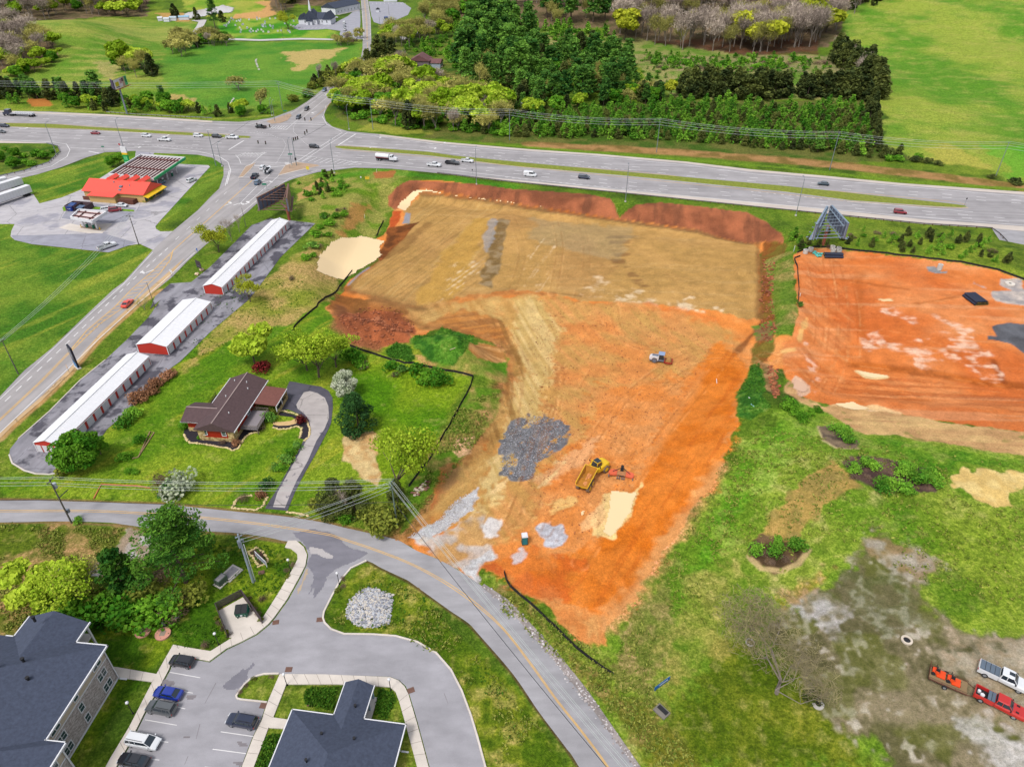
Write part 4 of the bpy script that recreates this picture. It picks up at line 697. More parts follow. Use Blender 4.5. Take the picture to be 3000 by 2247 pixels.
for a_,b_ in [((498,1969),(587,1985)),((475,2014),(565,2030)),((452,2055),(543,2076)),((425,2108),(518,2124)),((400,2160),(493,2174)),((372,2215),(467,2226)),((668,2095),(763,2107)),((647,2143),(742,2157)),((623,2194),(721,2207)),((600,2246),(700,2258))]:solid(MW,[a_,b_],.12)
for k in range(9):solid(MW,[(1022,50+k*5),(1040,50+k*5)],.18)
for k in range(8):solid(MW,[(868+k*11,86),(874+k*11,81)],.18)
for k in range(9):solid(MW,[(1090+k*12,8+k*.2),(1092+k*12,14)],.18)
def arrow(mb,px,py,ang,s=1.0,turn=1):
 c=A(px,py);ca,sa=math.cos(ang),math.sin(ang)
 for q in [[(-2,-.16),(0.6,-.16),(0.6,.16),(-2,.16)],[(0.3,.16),(0.9,.16),(0.9,turn*1.0),(.3,turn*1.0)],[(.0,turn*1.0),(1.2,turn*1.0),(.6,turn*1.9)]]:
  mb.poly([(c.x+s*(x*ca-y*sa),c.y+s*(x*sa+y*ca),ZM+.003) for x,y in q])
for px,py,an,tn_ in [(1272,433,HW,-1),(1120,402,HW+3.14,1),(1306,421,HW+3.14,-1),(955,276,R(228),1),(979,277,R(228),1),(916,330,R(228),1),(674,598,R(50),1),(700,597,R(50),-1),(726,596,R(50),1),(785,533,R(50),-1),(69,378,HW,1),(408,430,HW,-1),(485,399,HW,1),(430,799,R(235),-1),(1090,432,HW+3.14,1)]:arrow(MW,px,py,an,1.25,tn_)
for mbx,nm,mm in ((MW,'white_road_markings',M_white),(MY,'yellow_road_markings',M_yell)):
 me_=bpy.data.meshes.new(nm);me_.from_pydata(mbx.v,[],mbx.f);me_.update();me_.flip_normals() if me_.polygons[0].normal.z<0 else None
 me_.materials.append(mm);o=link(bpy.data.objects.new(nm,me_));o['kind']='structure'
M_med=mat('median_grass',C(132,142,48),.95,0,.3,.8,bump=.1)
for P in ([(-400,348),(0,362),(145,364),(253,372),(506,387),(687,398),(728,400),(736,403),(728,406),(687,405),(506,395),(253,380),(0,371),(-400,358)],[(981,430),(1003,429),(1112,436),(1256,446),(1329,457),(1550,479),(1862,507),(2300,546),(2525,570),(2779,597),(2825,603),(2834,607),(2815,609),(2742,606),(2489,588),(2300,563),(1862,519),(1500,487),(1256,457),(1003,437),(985,434)]):
 Q=[(A(*p).x,A(*p).y) for p in P];mb=MB();mb.prism(Q,0,.12,0,1);o=mb.build('median_strip',[M_conc,M_med]);o['kind']='structure'
def water(name,pts,z,m,rag=.5,seed=1):
 P=GP(pts);rr=random.Random(seed);Q=[]
 for i in range(len(P)):
  a,b=P[i],P[(i+1)%len(P)];L=np.linalg.norm(b-a);k=max(1,int(L/1.2))
  for j in range(k):
   t=j/k;q=a+(b-a)*t;Q.append((q[0]+rr.uniform(-rag,rag),q[1]+rr.uniform(-rag,rag)))
 mb=MB();mb.poly([(x,y,z) for x,y in Q]);o=mb.build(name,m);o['kind']='structure'
 if o.data.polygons[0].normal.z<0:o.data.flip_normals()
 return o
M_mud=mat('muddy_water',C(252,222,172),.42,0,.03,.05,spec=.3)
pnd=[(967,707),(1003,695),(1057,691),(1092,698),(1104,702),(1133,707),(1112,725),(1122,747),(1100,768),(1075,780),(1039,801),(1007,820),(960,809),(920,792),(931,758),(953,725)]
zz=min(G(*p).z for p in pnd[:4]+pnd[-3:]);zc=G(1030,760).z
cr=[(1224,554),(1249,554),(1285,563),(1330,571),(1278,568),(1250,564),(1231,566),(1206,592),(1188,621),(1164,610),(1170,592),(1195,570)]
def sheet(name,pts,m,dz=.06,step=.9,rag=.8,seed=3):
 P=GP(pts);x0,y0=P.min(0)-1;x1,y1=P.max(0)+1
 nx_,ny_=int((x1-x0)/step)+2,int((y1-y0)/step)+2
 gx_,gy_=np.meshgrid(x0+np.arange(nx_)*step,y0+np.arange(ny_)*step)
 d=sdf(P,gx_,gy_,30)+(fbm(gx_,gy_,3,seed)-.5)*2*rag
 if not (d>0).any():return None
 z_=hgt(gx_,gy_)+dz;lv=np.median(z_[d>0]) if (d>0).any() else 0
 z_=z_*.15+lv*.85 if np.ptp(z_[d>0])<1.0 else z_
 z_=np.maximum(z_,hgt(gx_,gy_)+.03)
 vs=[(float(a),float(b),float(c)) for a,b,c in zip(gx_.ravel(),gy_.ravel(),z_.ravel())];fs=[]
 ok=d>0
 for j in range(ny_-1):
  for i in range(nx_-1):
   if ok[j,i] and ok[j+1,i] and ok[j,i+1] and ok[j+1,i+1]:a=j*nx_+i;fs.append((a,a+1,a+nx_+1,a+nx_))
 me_=bpy.data.meshes.new(name);me_.from_pydata(vs,[],fs);me_.update();bm=bmesh.new();bm.from_mesh(me_)
 bmesh.ops.delete(bm,geom=[v_ for v_ in bm.verts if not v_.link_faces],context='VERTS');bm.to_mesh(me_);bm.free()
 me_.materials.append(m);me_.polygons.foreach_set('use_smooth',[True]*len(me_.polygons));o=link(bpy.data.objects.new(name,me_));o['kind']='structure';return o
sheet('muddy_pond',pnd,M_mud,.12,.5)
sheet('flooded_ditch',cr,M_mud,.08,.5,.5)
sheet('flooded_ditch',[(1330,571),(1401,580),(1500,592),(1560,601),(1640,611),(1640,614),(1500,596),(1401,585),(1330,576)],M_mud,.06,.5,.4)
sheet('mud_puddle',[(1768,1560),(1790,1440),(1800,1438),(1850,1442),(1870,1430),(1848,1500),(1820,1545),(1790,1576)],M_mud,.06,.35,.5)
sheet('mud_puddle',[(1700,1500),(1718,1486),(1712,1510),(1700,1512)],M_mud,.05,.25,.3)
sheet('mud_puddle',[(2506,1088),(2530,1088),(2600,1100),(2600,1106),(2555,1108),(2530,1102)],M_mud,.05,.3,.3)
sheet('mud_puddle',[(2324,1108),(2340,1112),(2366,1130),(2366,1145),(2350,1150),(2322,1138)],mat('puddle_tan',C(226,184,154),.15,0,.03,.1),.05,.3,.3)
sheet('mud_puddle',[(2440,1186),(2500,1180),(2540,1192),(2560,1200),(2500,1200)],M_mud,.05,.3,.6)
sheet('farm_pond',[(530,48),(545,40),(585,30),(640,20),(650,14),(690,24),(682,38),(660,40),(620,44),(580,55),(545,56)],mat('pond_silver',C(214,206,204),.12,0,.05,.1),.3,2,1)
sheet('creek',[(748,165),(754,175),(762,205),(764,210),(759,212),(750,195),(745,178)],mat('creek_stone',C(206,200,190),.5,0,.3,.3),.1,1,.8)
sheet('creek',[(683,285),(690,288),(678,305),(674,320),(668,320),(668,308)],MATS['creek_stone'],.1,.8,.4)
for P in ([(650,2014),(655,2000),(680,1985),(700,1968),(722,1944),(714,1962),(727,1957),(742,1944),(738,1957),(728,1966),(727,1985),(705,2015),(690,2022),(670,2022)],[(832,1546),(870,1557),(920,1545),(962,1556),(1000,1572),(1015,1590),(1035,1608),(1085,1620),(1060,1632),(1030,1645),(1000,1655),(980,1675),(950,1715),(915,1765),(922,1720),(905,1740),(915,1690),(903,1660),(910,1625),(890,1600),(870,1580)]):
 sheet('wet_stain',P,M_wet,.042,.22,.7,9)
sheet('dust_stain',[(906,1602),(950,1608),(985,1630),(975,1640),(940,1630),(915,1620)],asphalt('pale_wet',C(196,190,190),.08),.05,.22,.6,4)
sheet('dust_stain',[(897,1662),(906,1650),(905,1680),(885,1722),(868,1750),(880,1705)],asphalt('dust',C(196,176,150),.08),.05,.22,.5,5)
for i_,(px,py,w_) in enumerate([(495,1998,3),(545,2160,2),(600,2100,2.4),(715,2180,2),(560,2040,1.5),(690,2235,2)]):
 sheet('oil_stain',[(px-8*w_,py-2*w_),(px,py-3*w_),(px+9*w_,py),(px+4*w_,py+3*w_),(px-6*w_,py+2*w_)],asphalt('oil',C(140,134,138),.1),.041,.25,1.0,20+i_)
for i_,(a_,b_) in enumerate([((632,2000),(600,2060)),((585,2120),(574,2165)),((550,2215),(540,2240)),((1300,2030),(1312,2060)),((1130,1880),(1160,1882))]):
 o=flat('crack_line',[[a_,(a_[0]+2,a_[1]),(b_[0]+1,b_[1]),b_]],.043,asphalt('oil',C(140,134,138),.1))
# ================= buildings =================
M_red=mat('red_siding',C(206,62,48),.6,0,.06,.4,(8,8,.2));M_wroof=mat('white_roof',C(246,246,250),.35,0,.04,.5,(.3,4,1))
M_wtrim=mat('white_trim',C(240,240,244),.5,0,.04);M_door=mat('white_door',C(232,230,234),.5,0,.05,3,(.3,.3,5))
M_dark=mat('dark',C(40,40,44),.6,0,.1);M_glass=mat('window_glass',C(62,84,88),.12,0,.25,1.2,spec=.6)
M_shing=mat('slate_shingle',C(74,82,102),.9,0,.22,2.2,(1,1,1),.02);M_brown=mat('brown_shingle',C(94,74,76),.9,0,.16,1.6,None,.02)
M_beige=mat('beige_siding',C(206,190,168),.7,0,.05,3,(.1,.1,9));M_steel=mat('galvanised',C(150,160,172),.45,.3,.1);M_wood=mat('pole_wood',C(104,100,92),.85,0,.2,2,(6,6,.5))
M_gpole=mat('grey_pole',C(140,150,158),.5,.2,.06);M_conc2=mat('plain_concrete',C(214,208,200),.85,0,.08)
def stone_mat(name,c1,c2,sc_=1.6):
 m,n,b=newmat(name);tc=n.nodes.new('ShaderNodeTexCoord');vo=n.nodes.new('ShaderNodeTexVoronoi');vo.inputs['Scale'].default_value=sc_
 mp=n.nodes.new('ShaderNodeMapping');mp.inputs['Scale'].default_value=(1,1,2.0);n.links.new(tc.outputs['Object'],mp.inputs[0]);n.links.new(mp.outputs[0],vo.inputs[0])
 t=n.nodes.new('ShaderNodeMix');t.data_type='RGBA';sp=n.nodes.new('ShaderNodeSeparateColor');n.links.new(vo.outputs['Color'],sp.inputs[0]);n.links.new(sp.outputs[0],t.inputs[0])
 t.inputs[6].default_value=(*c1,1);t.inputs[7].default_value=(*c2,1);n.links.new(t.outputs[2],b.inputs['Base Color']);b.inputs['Roughness'].default_value=.9;return m
M_stone=stone_mat('apartment_stone',C(150,138,132),C(206,196,192),3.2);M_hstone=stone_mat('house_stone',C(150,120,70),C(236,210,150),2.2)
def roof_mb(mb,x0,x1,y0,y1,z,h,axis='x',hip0=0.0,hip1=0.0,th=.18,m=0):
 if axis=='x':cy=(y0+y1)/2;e=[(x0,y0),(x1,y0),(x1,y1),(x0,y1)];a,b=(x0+hip0,cy,z+h),(x1-hip1,cy,z+h)
 else:cx=(x0+x1)/2;e=[(x1,y0),(x1,y1),(x0,y1),(x0,y0)];a,b=(cx,y0+hip0,z+h),(cx,y1-hip1,z+h)
 v=[(p[0],p[1],z) for p in e]+[a,b]+[(p[0],p[1],z-th) for p in e]
 f=[(0,1,5,4),(2,3,4,5),(1,2,5),(3,0,4),(0,6,7,1),(1,7,8,2),(2,8,9,3),(3,9,6,0),(6,9,8,7)]
 return mb.add(v,f,m)
def fascia(mb,x0,x1,y0,y1,z,w=.12,h=.2,m=0):
 for a in [(x0-w,x1+w,y0-w,y0),(x0-w,x1+w,y1,y1+w),(x0-w,x0,y0,y1),(x1,x1+w,y0,y1)]:mb.box(*a,z-h,z+.01,m)
def window(parent,c,w,h,nx,ny,split=1):
 f=MB();t=(-ny,nx)
 def bx(mb,u0,u1,z0,z1,d0,d1):
  P=[(c[0]+t[0]*u+nx*d,c[1]+t[1]*u+ny*d) for u,d in ((u0,d0),(u1,d0),(u1,d1),(u0,d1))];mb.prism(P,c[2]+z0,c[2]+z1)
 for k in (-1,1):bx(f,k*w/2-.06,k*w/2+.06,-.06,h+.06,0,.09)
 bx(f,-w/2,w/2,-.08,.02,0,.12);bx(f,-w/2,w/2,h-.02,h+.08,0,.1)
 for k in range(1,split):bx(f,-w/2+k*w/split-.05,-w/2+k*w/split+.05,0,h,0,.08)
 bx(f,-w/2,w/2,h*.5-.03,h*.5+.03,0,.06)
 o=f.build('window',M_wtrim,parent);g=MB();bx(g,-w/2,w/2,0,h,-.02,.035);g.build('pane',M_glass,o);return o
def shed(name,nearR,nearL,farR,nd,label,gable_doors=0,Wd=None):
 a,b,c=A(*nearR),A(*nearL),A(*farR);d=c-a;L=d.length;an=math.atan2(d.y,d.x);W=Wd or (b-a).length
 t=thing('storage_building',label,'storage building',(a.x,a.y,.03),an,'self storage buildings beside the road')
 e,r=2.65,.95
 m=MB();m.add([(0,0,0),(0,W,0),(0,W,e),(0,W/2,e+r),(0,0,e),(L,0,0),(L,W,0),(L,W,e),(L,W/2,e+r),(L,0,e)],[(0,1,2,3,4),(9,8,7,6,5),(0,4,9,5),(1,6,7,2)]);m.build('wall',M_red,t)
 m=MB();o_=.14
 for s in (0,1):
  ya=-o_ if s==0 else W+o_;za=e-o_*r/(W/2)
  v=[(-o_,ya,za),(L+o_,ya,za),(L+o_,W/2,e+r),(-o_,W/2,e+r)];m.add(v+[(x,y,z+.09) for x,y,z in v],[(0,1,2,3),(4,5,6,7),(0,4,5,1),(0,3,7,4),(1,5,6,2)])
  for k in range(int(L/1.5)):
   x=.4+k*1.5;m.add([(x,ya,za+.1),(x+.07,ya,za+.1),(x+.07,W/2,e+r+.1),(x,W/2,e+r+.1),(x+.035,ya,za+.17),(x+.035,W/2,e+r+.17)],[(0,4,5,3),(4,1,2,5)])
 m.box(-.14,L+.14,W/2-.15,W/2+.15,e+r+.1,e+r+.2);m.build('roof',M_wroof,t)
 m=MB()
 for x in (0,L):
  for y in (0,W):m.box(x-.1,x+.1,y-.1,y+.1,0,e)
 m.box(-.05,L+.05,-.34,-.26,e-.28,e-.14);m.build('corner_trim',M_wtrim,t)
 pt=L/nd
 for k in range(nd):
  x=(k+.5)*pt;m=MB();m.box(x-pt*.34,x+pt*.34,-.05,.02,.02,2.0)
  m.box(x-pt*.34-.08,x-pt*.34,-.08,.02,.0,2.2);m.box(x+pt*.34,x+pt*.34+.08,-.08,.02,.0,2.2);m.box(x-pt*.34-.08,x+pt*.34+.08,-.08,.02,2.0,2.1)
  for s_ in range(5):m.box(x-pt*.33,x+pt*.33,-.065,-.05,.3+s_*.38,.33+s_*.38)
  m.build('door',M_door,t)
 for k in range(gable_doors):
  y=(k+.5)*W/gable_doors;m=MB();m.box(-.06,.02,y-W/gable_doors*.38,y+W/gable_doors*.38,.02,1.95)
  m.build('door',M_door,t)
 m=MB();m.tube((L*.46,-.2,0),(L*.46,-.2,e-.1),.06);m.build('downspout',M_wtrim,t);return t
shed('a',(656,864),(606,859),(848,668),17,'long white roofed red storage building nearest the V shaped billboard',0,6.2)
shed('b',(496,1040),(413,1029),(623,908),8,'wider shorter red storage building with white roof, middle of the three')
shed('c',(185,1330),(127,1321),(444,1069),12,'long red and white storage building with doors in its end wall',4,6.2)
o_=A(685,1266,3.5);t=thing('house','red sided brick and stone ranch house with brown shingle roof and deck','house',(o_.x,o_.y,0),R(84.5));HL,HWd=20.6,9.7
m=MB();m.box(.5,HL-.5,.6,HWd-.6,0,1.0);m.box(.5,2.6,.58,2.0,1.0,3.4);m.box(.5,2.0,HWd-2.2,HWd-.58,1.0,3.4);m.box(3.5,9.3,HWd-.6,13.2,0,1.1);m.build('stone_base',M_hstone,t)
m=MB();a_,b_=.62,HL-.62;y0,y1=.66,HWd-.66
m.add([(a_,y0,1),(a_,y1,1),(a_,y1,3.4),(a_,HWd/2,5.25),(a_,y0,3.4),(b_,y0,1),(b_,y1,1),(b_,y1,3.4),(b_,HWd/2,5.25),(b_,y0,3.4)],[(0,1,2,3,4),(9,8,7,6,5),(0,4,9,5),(1,6,7,2)]);m.box(3.6,9.2,HWd-.7,13.1,1.1,3.3);m.build('wall',mat('house_red',C(176,44,20),.6,0,.06),t)
m=MB();roof_mb(m,0,HL,0,HWd,3.5,2.1,'x');r1=roof_mb(m,2.6,10.2,HWd/2,14.0,3.42,1.5,'y',0,0);m.build('roof',M_brown,t)
m=MB();m.box(0,HL,HWd/2-.12,HWd/2+.12,5.56,5.66);m.box(6.28,6.52,HWd/2+1.6,14.0,4.89,4.98);m.build('ridge_cap',mat('ridge_pale',C(170,150,146),.8),t)
m=MB();m.box(-.05,HL+.05,-.16,-.01,3.3,3.5);m.nx();m.box(10.2,HL+.05,HWd+.01,HWd+.16,3.3,3.5);m.nx();m.box(2.6,2.72,HWd,14.1,3.2,3.42);build_each(m,'gutter',M_wtrim,t)
for y in (2.9,7.4):window(t,(.6,y,1.7),1.0,1.2,-1,0)
for x in (9.2,15.0):window(t,(x,.66,1.6),1.6,1.3,0,-1,2)
m=MB()
for x,y in [(5,3),(11,6.3),(15,2.6),(17,3.6),(18,7.2)]:m.tube((x,y,3.5+2.1*(1-abs(y-HWd/2)/(HWd/2))),(x,y,3.9+2.1*(1-abs(y-HWd/2)/(HWd/2))),.12);m.nx()
build_each(m,'roof_vent',M_wtrim,t)
m=MB();m.add([(11.2,.3,3.25),(18.4,.3,3.25),(18.4,-5.6,2.75),(11.2,-5.6,2.75),(11.2,.3,3.4),(18.4,.3,3.4),(18.4,-5.6,2.9),(11.2,-5.6,2.9)],[(0,3,2,1),(4,5,6,7),(0,1,5,4),(1,2,6,5),(2,3,7,6),(3,0,4,7)])
cp=m.build('carport_roof',mat('rust_shingle',C(128,82,74),.9,0,.15,1.5),t)
m=MB();m.box(11.3,18.3,-5.5,-5.2,0,.8);m.box(18.0,18.3,-5.5,0,0,2.6);m.build('carport_wall',M_hstone,t)
m=MB()
for x in (11.4,14.8,18.2):m.box(x-.1,x+.1,-5.5,-5.3,.8,2.8);m.nx()
build_each(m,'carport_post',M_wtrim,t);m=MB();m.box(11.2,18.4,-5.72,-5.6,2.7,2.92);m.build('gutter',M_wtrim,t)
M_deck=mat('grey_deck',C(150,142,146),.8,0,.06,1,(.3,6,1))
m=MB();m.box(3.8,10.9,-3.6,.6,1.25,1.42);dk_=m.build('deck',M_deck,t)
m=MB()
for x0_,x1_,y0_,y1_ in [(3.8,10.9,-3.6,-3.6),(3.8,3.8,-3.6,.5),(10.9,10.9,-3.6,.5)]:
 n_=int(max(x1_-x0_,y1_-y0_)/.25)
 for k in range(n_+1):f=k/n_;x,y=x0_+(x1_-x0_)*f,y0_+(y1_-y0_)*f;m.box(x-.03,x+.03,y-.03,y+.03,1.42,2.3)
 m.box(x0_-.05,x1_+.05,y0_-.05,y1_+.05,2.3,2.38)
for x in (3.9,7.3,10.8):m.box(x-.08,x+.08,-3.6,-3.44,0,1.25)
m.build('railing',mat('weathered_rail',C(120,108,100),.8),dk_)
m=MB();m.box(11.6,16.6,HWd+.1,HWd+2.6,.9,1.05)
for k in range(21):m.box(11.6+k*.25-.03,11.6+k*.25+.03,HWd+2.55,HWd+2.6,1.05,1.9)
m.build('back_porch',mat('dark_wood',C(60,46,40),.8),t)
flat('planting_bed',[[(540,1256),(538,1272),(545,1285),(556,1296),(572,1296),(600,1300),(640,1307),(665,1311),(682,1318),(697,1312),(706,1296),(715,1280),(732,1268),(760,1264),(772,1255),(740,1244),(715,1256),(690,1290),(640,1290),(590,1282),(575,1260)],
 [(810,1205),(833,1208),(860,1215),(880,1225),(895,1236),(905,1256),(903,1275),(893,1288),(880,1285),(885,1265),(885,1252),(868,1246),(840,1254),(812,1256),(800,1250),(802,1240),(850,1238),(872,1232),(855,1222),(820,1218)]],.06,mat('mulch',C(46,42,50),.95,0,.2,3))
flat('garden_path',[[(800,1236),(820,1237),(850,1234),(872,1224),(884,1228),(866,1242),(845,1247),(815,1248),(800,1244)]],.08,mat('flagstone',C(222,186,132),.9,0,.15,2))
def stones(name,label,pts,n,s=.22,colr=C(226,204,150),group=None,kind=None):
 Q=[G(*p) for p in pts];L=[0]
 for i in range(1,len(Q)):L.append(L[-1]+(Q[i]-Q[i-1]).length)
 m=MB();rr=random.Random(len(pts)+n)
 for k in range(n):
  s_=L[-1]*(k+rr.uniform(.1,.9))/n;i=max(j for j in range(len(Q)-1) if L[j]<=s_);p=Q[i].lerp(Q[i+1],(s_-L[i])/(L[i+1]-L[i]+1e-9));sz=s*rr.uniform(.7,1.3)
  m.blob((p.x+rr.uniform(-.12,.12),p.y+rr.uniform(-.12,.12),p.z+sz*.3),(sz*1.2,sz,sz*.7),0,k,6)
 c=Q[0];r=thing(name,label,'stone edging',tuple(c));r2=m.build('stone_border',mat('edging_stone',C(226,204,150),.9,0,.2,2),r,world=True);return r
stones('stone_edging','pale stone edging curving round the dark mulch bed below the red house',[(538,1272),(545,1287),(556,1298),(572,1298),(600,1302),(640,1309),(665,1313),(682,1320),(698,1314),(708,1297),(717,1282),(734,1270),(760,1266)],90)
stones('stone_edging','pale stone edging between the mulch bed and the driveway of the red house',[(808,1202),(833,1205),(862,1212),(884,1222),(899,1234),(908,1256),(906,1277),(893,1292)],60)
stones('stone_edging','pale stone edging along the lawn side of the curved mulch bed by the driveway',[(800,1252),(815,1258),(842,1257),(868,1249),(884,1254),(883,1268),(876,1285)],40)
stones('stone_edging','low stone edging of the roadside bed left of the driveway mouth',[(680,1488),(690,1468),(705,1456),(740,1452)],26)
stones('stone_edging','low stone edging along the road at the foot of the driveway',[(680,1489),(720,1492),(752,1494),(770,1482),(785,1455)],34)
stones('stone_edging','low stone edging right of the driveway mouth under the shrubs',[(838,1500),(870,1504),(905,1512)],26)
def apt_wall(t,x0,x1,y0,y1,ztop,zs,lab=None):
 m=MB();m.box(x0,x1,y0,y1,.35,zs);m.build('stone_wall',M_stone,t);m=MB();m.box(x0+.03,x1-.03,y0+.03,y1-.03,zs,ztop);m.build('siding_wall',M_beige,t)
 m=MB();m.box(x0-.05,x1+.05,y0-.05,y1+.05,zs-.08,zs+.1);m.box(x0-.04,x1+.04,y0-.04,y1+.04,0,.35)
 for x in (x0,x1):
  for y in (y0,y1):m.box(x-.08,x+.08,y-.08,y+.08,0,ztop)
 m.build('wall_trim',M_wtrim,t)
c=A(348,1986);t=thing('apartment_building','three storey stone and beige apartment building with slate grey roof, cut by the left edge','apartment building',(c.x,c.y,0),R(-6));EA=8.6
def loc_(px,py,z):
 p=A(px,py,z);M_=Matrix.Rotation(R(6),2);q=M_ @ Vector((p.x-c.x,p.y-c.y));return q.x,q.y
Rz=EA
xr,yr=loc_(314,1890,Rz);xw,yw=loc_(263,1823,Rz);xl,yl_=loc_(90,1800,Rz);x2,y2=loc_(139,2167,Rz);x3,y3=loc_(193,2174,Rz);xq,yq=loc_(26,1852,Rz);x0r=-25.0
apt_wall(t,x0r,0,y2+.6,0,EA-.1,5.9)
apt_wall(t,x0r,x3-.55,y3-26,y3-.6,EA-.1,5.9)
m=MB();roof_mb(m,x0r-.6,xr,y3-3,yr,EA,4.4,'y',0,9.0);roof_mb(m,x0r-.6,x3,y3-26.5,y3,EA+.02,4.2,'y',9,6.5)
roof_mb(m,xl,xw,yr-9,yw,EA-.03,2.3,'y',0,0);m.build('roof',M_shing,t)
m=MB()
for p0_,p1_ in [((xr,y2),(xr,yr)),((xw,yr),(xr,yr)),((xw,yr),(xw,yw)),((xr-.5,y3),(x3,y3)),((x3,y3-26.5),(x3,y3)),((xl,yr),(xl,yw)),((xq,yr),(xl,yr))]:
 m.box(min(p0_[0],p1_[0])-.09,max(p0_[0],p1_[0])+.09,min(p0_[1],p1_[1])-.09,max(p0_[1],p1_[1])+.09,EA-.26,EA+.06);m.nx()
build_each(m,'gutter',M_wtrim,t)
m=MB()
for x,y in [(xw-.4,yw-.5),(xw-.4,yr-.2),(xl+.4,yw-.5)]:m.box(x-.14,x+.14,y-.14,y+.14,0,EA-.2);m.nx()
build_each(m,'porch_post',M_wtrim,t)
m=MB();m.box(xl+.3,xw-.3,0,yw-.3,2.9,3.1);m.box(xl+.3,xw-.3,0,yw-.3,5.7,5.9);m.box(xl+.3,xw-.3,0,yw-.3,0,.15);m.build('balcony',M_conc2,t)
for yv,sp2 in [(-2.2,2),(-7.6,1),(-12.4,2)]:
 for zz_ in (.95,3.75,6.55):window(t,(0,yv,zz_),1.9 if sp2==2 else 1.0,1.45,1,0,sp2)
for yv in (y3-3.0,y3-8.0):
 for zz_ in (.95,3.75,6.55):window(t,(x3-.55,yv,zz_),1.9,1.45,1,0,2)
m=MB();m.tube((.15,-.12,.1),(.15,-.12,EA-.3),.07);m.cbox((.9,-.1,.12),(1.2,.25,.14));m.nx();m.tube((x3-.4,y3-.75,.1),(x3-.4,y3-.75,EA-.3),.07);build_each(m,'downspout',M_wtrim,t)
m=MB()
for px_,py_ in [(108,1827),(71,1939),(3,1965),(80,1986)]:x,y=loc_(px_,py_,EA+2.6);zr=EA+4.4*min(1,(xr-x)/((xr-x0r)/2));m.tube((x,y,zr-.6),(x,y,zr+.5),.2);m.tube((x,y,zr+.3),(x,y,zr+.6),.28);m.nx()
build_each(m,'roof_vent',M_dark,t)
EB=3.0;c=A(856,2077,EB);c2=A(1189,2121,EB);an=math.atan2(c2.y-c.y,c2.x-c.x);WB=(c2-c).length
t=thing('clubhouse','low building with hipped slate grey roof and projecting porch beside the curved drive','building',(c.x,c.y,0),an);SB=17.0
def locb(px,py,z):
 p=A(px,py,z);q=Matrix.Rotation(-an,2) @ Vector((p.x-c.x,p.y-c.y));return q.x,q.y
apt_wall(t,.6,WB-.6,-SB,-.6,EB-.1,2.2)
px0=locb(978,2092,EB)[0];px1=locb(1066,2105,EB)[0];pyt=locb(1094,2008,EB)[1]
m=MB();roof_mb(m,0,WB,-SB-.6,0,EB,3.6,'y',WB*.42,WB*.42);roof_mb(m,px0,px1,-6,pyt,EB+.02,1.35,'y',0,0);m.build('roof',M_shing,t)
m=MB()
for a4 in [(0,px0,0,0),(px1,WB,0,0),(0,0,-SB-.6,0),(WB,WB,-SB-.6,0),(px0,px0,0,pyt),(px1,px1,0,pyt)]:m.box(a4[0]-.08,a4[1]+.08,a4[2]-.08,a4[3]+.08,EB-.22,EB+.05)
m.build('gutter',M_wtrim,t)
m=MB();m.box(px0+.2,px1+.3,-.6,pyt-.2,0,.18);m.build('porch_floor',M_conc2,t)
m=MB()
for x,y in [(px0+.35,pyt-.4),(px1-.35,pyt-.4),(px1-.35,pyt-2.4),(px0+.35,pyt-2.4)]:m.box(x-.14,x+.14,y-.14,y+.14,.18,EB-.2);m.nx()
build_each(m,'porch_post',mat('blue_grey_post',C(150,176,190),.6),t)
window(t,(WB-.6,-5.5,.95),1.2,1.4,1,0);window(t,(WB-.6,-9.5,.95),1.2,1.4,1,0)
m=MB();m.tube((WB-.42,-2.6,.1),(WB-.42,-2.6,EB-.2),.06);m.cbox((WB+.3,-2.6,.12),(1.1,.22,.12));m.build('downspout',M_wtrim,t)
m=MB()
for px_,py_ in [(1040,2064),(944,2155),(1039,2170),(902,2242)]:x,y=locb(px_,py_,EB+1.5);zr=EB+3.6*min(1,min(x,WB-x)/(WB*.42),-y/(WB*.42));zr=max(zr,EB+1.2) if y<0 else EB+1.1;m.tube((x,y,zr-.4),(x,y,zr+.35),.14);m.tube((x,y,zr+.2),(x,y,zr+.4),.22);m.nx()
build_each(m,'roof_vent',M_dark,t)
c=A(238,559,3.5);t=thing('store','petrol station shop with bright red metal roof and tan brick walls','shop',(c.x,c.y,0),R(-10.5));SL,SD=27.6,12.9
M_tanb=mat('tan_brick',C(216,180,118),.8,0,.08,3);M_rroof=mat('red_metal_roof',C(255,92,76),.5,0,.05,1.5,(6,.15,1));M_yel=mat('yellow_plastic',C(250,206,40),.5)
m=MB();a_,b_,y0,y1=.4,SL-.3,.6,SD-.6
m.add([(a_,y0,0),(a_,y1,0),(a_,y1,3.45),(a_,SD/2,6.4),(a_,y0,3.45),(b_,y0,0),(b_,y1,0),(b_,y1,3.45),(b_,SD/2,6.4),(b_,y0,3.45)],[(0,1,2,3,4),(9,8,7,6,5),(0,4,9,5),(1,6,7,2)]);m.box(4.5,16,-2.2,.6,0,3.0);m.build('wall',M_tanb,t)
m=MB();roof_mb(m,0,SL,0,SD,3.5,3.0,'x')
m.add([(5,.2,3.62),(16.5,.2,3.62),(16.2,-3.0,2.95),(4.4,-3.0,2.95),(5,.2,3.5),(16.5,.2,3.5),(16.2,-3.0,2.8),(4.4,-3.0,2.8)],[(0,1,2,3),(7,6,5,4),(0,3,7,4),(1,5,6,2),(3,2,6,7)])
m.build('roof',M_rroof,t)
for x in (8.5,13.2,17.9,22.6):
 m=MB();roof_mb(m,x-1.3,x+1.3,SD/2-.2,SD-.8,6.2,1.0,'y');d_=m.build('dormer',M_rroof,t);m=MB();m.box(x-1.1,x+1.1,SD/2,SD-1.1,4.2,6.1);m.build('dormer_wall',M_tanb,d_)
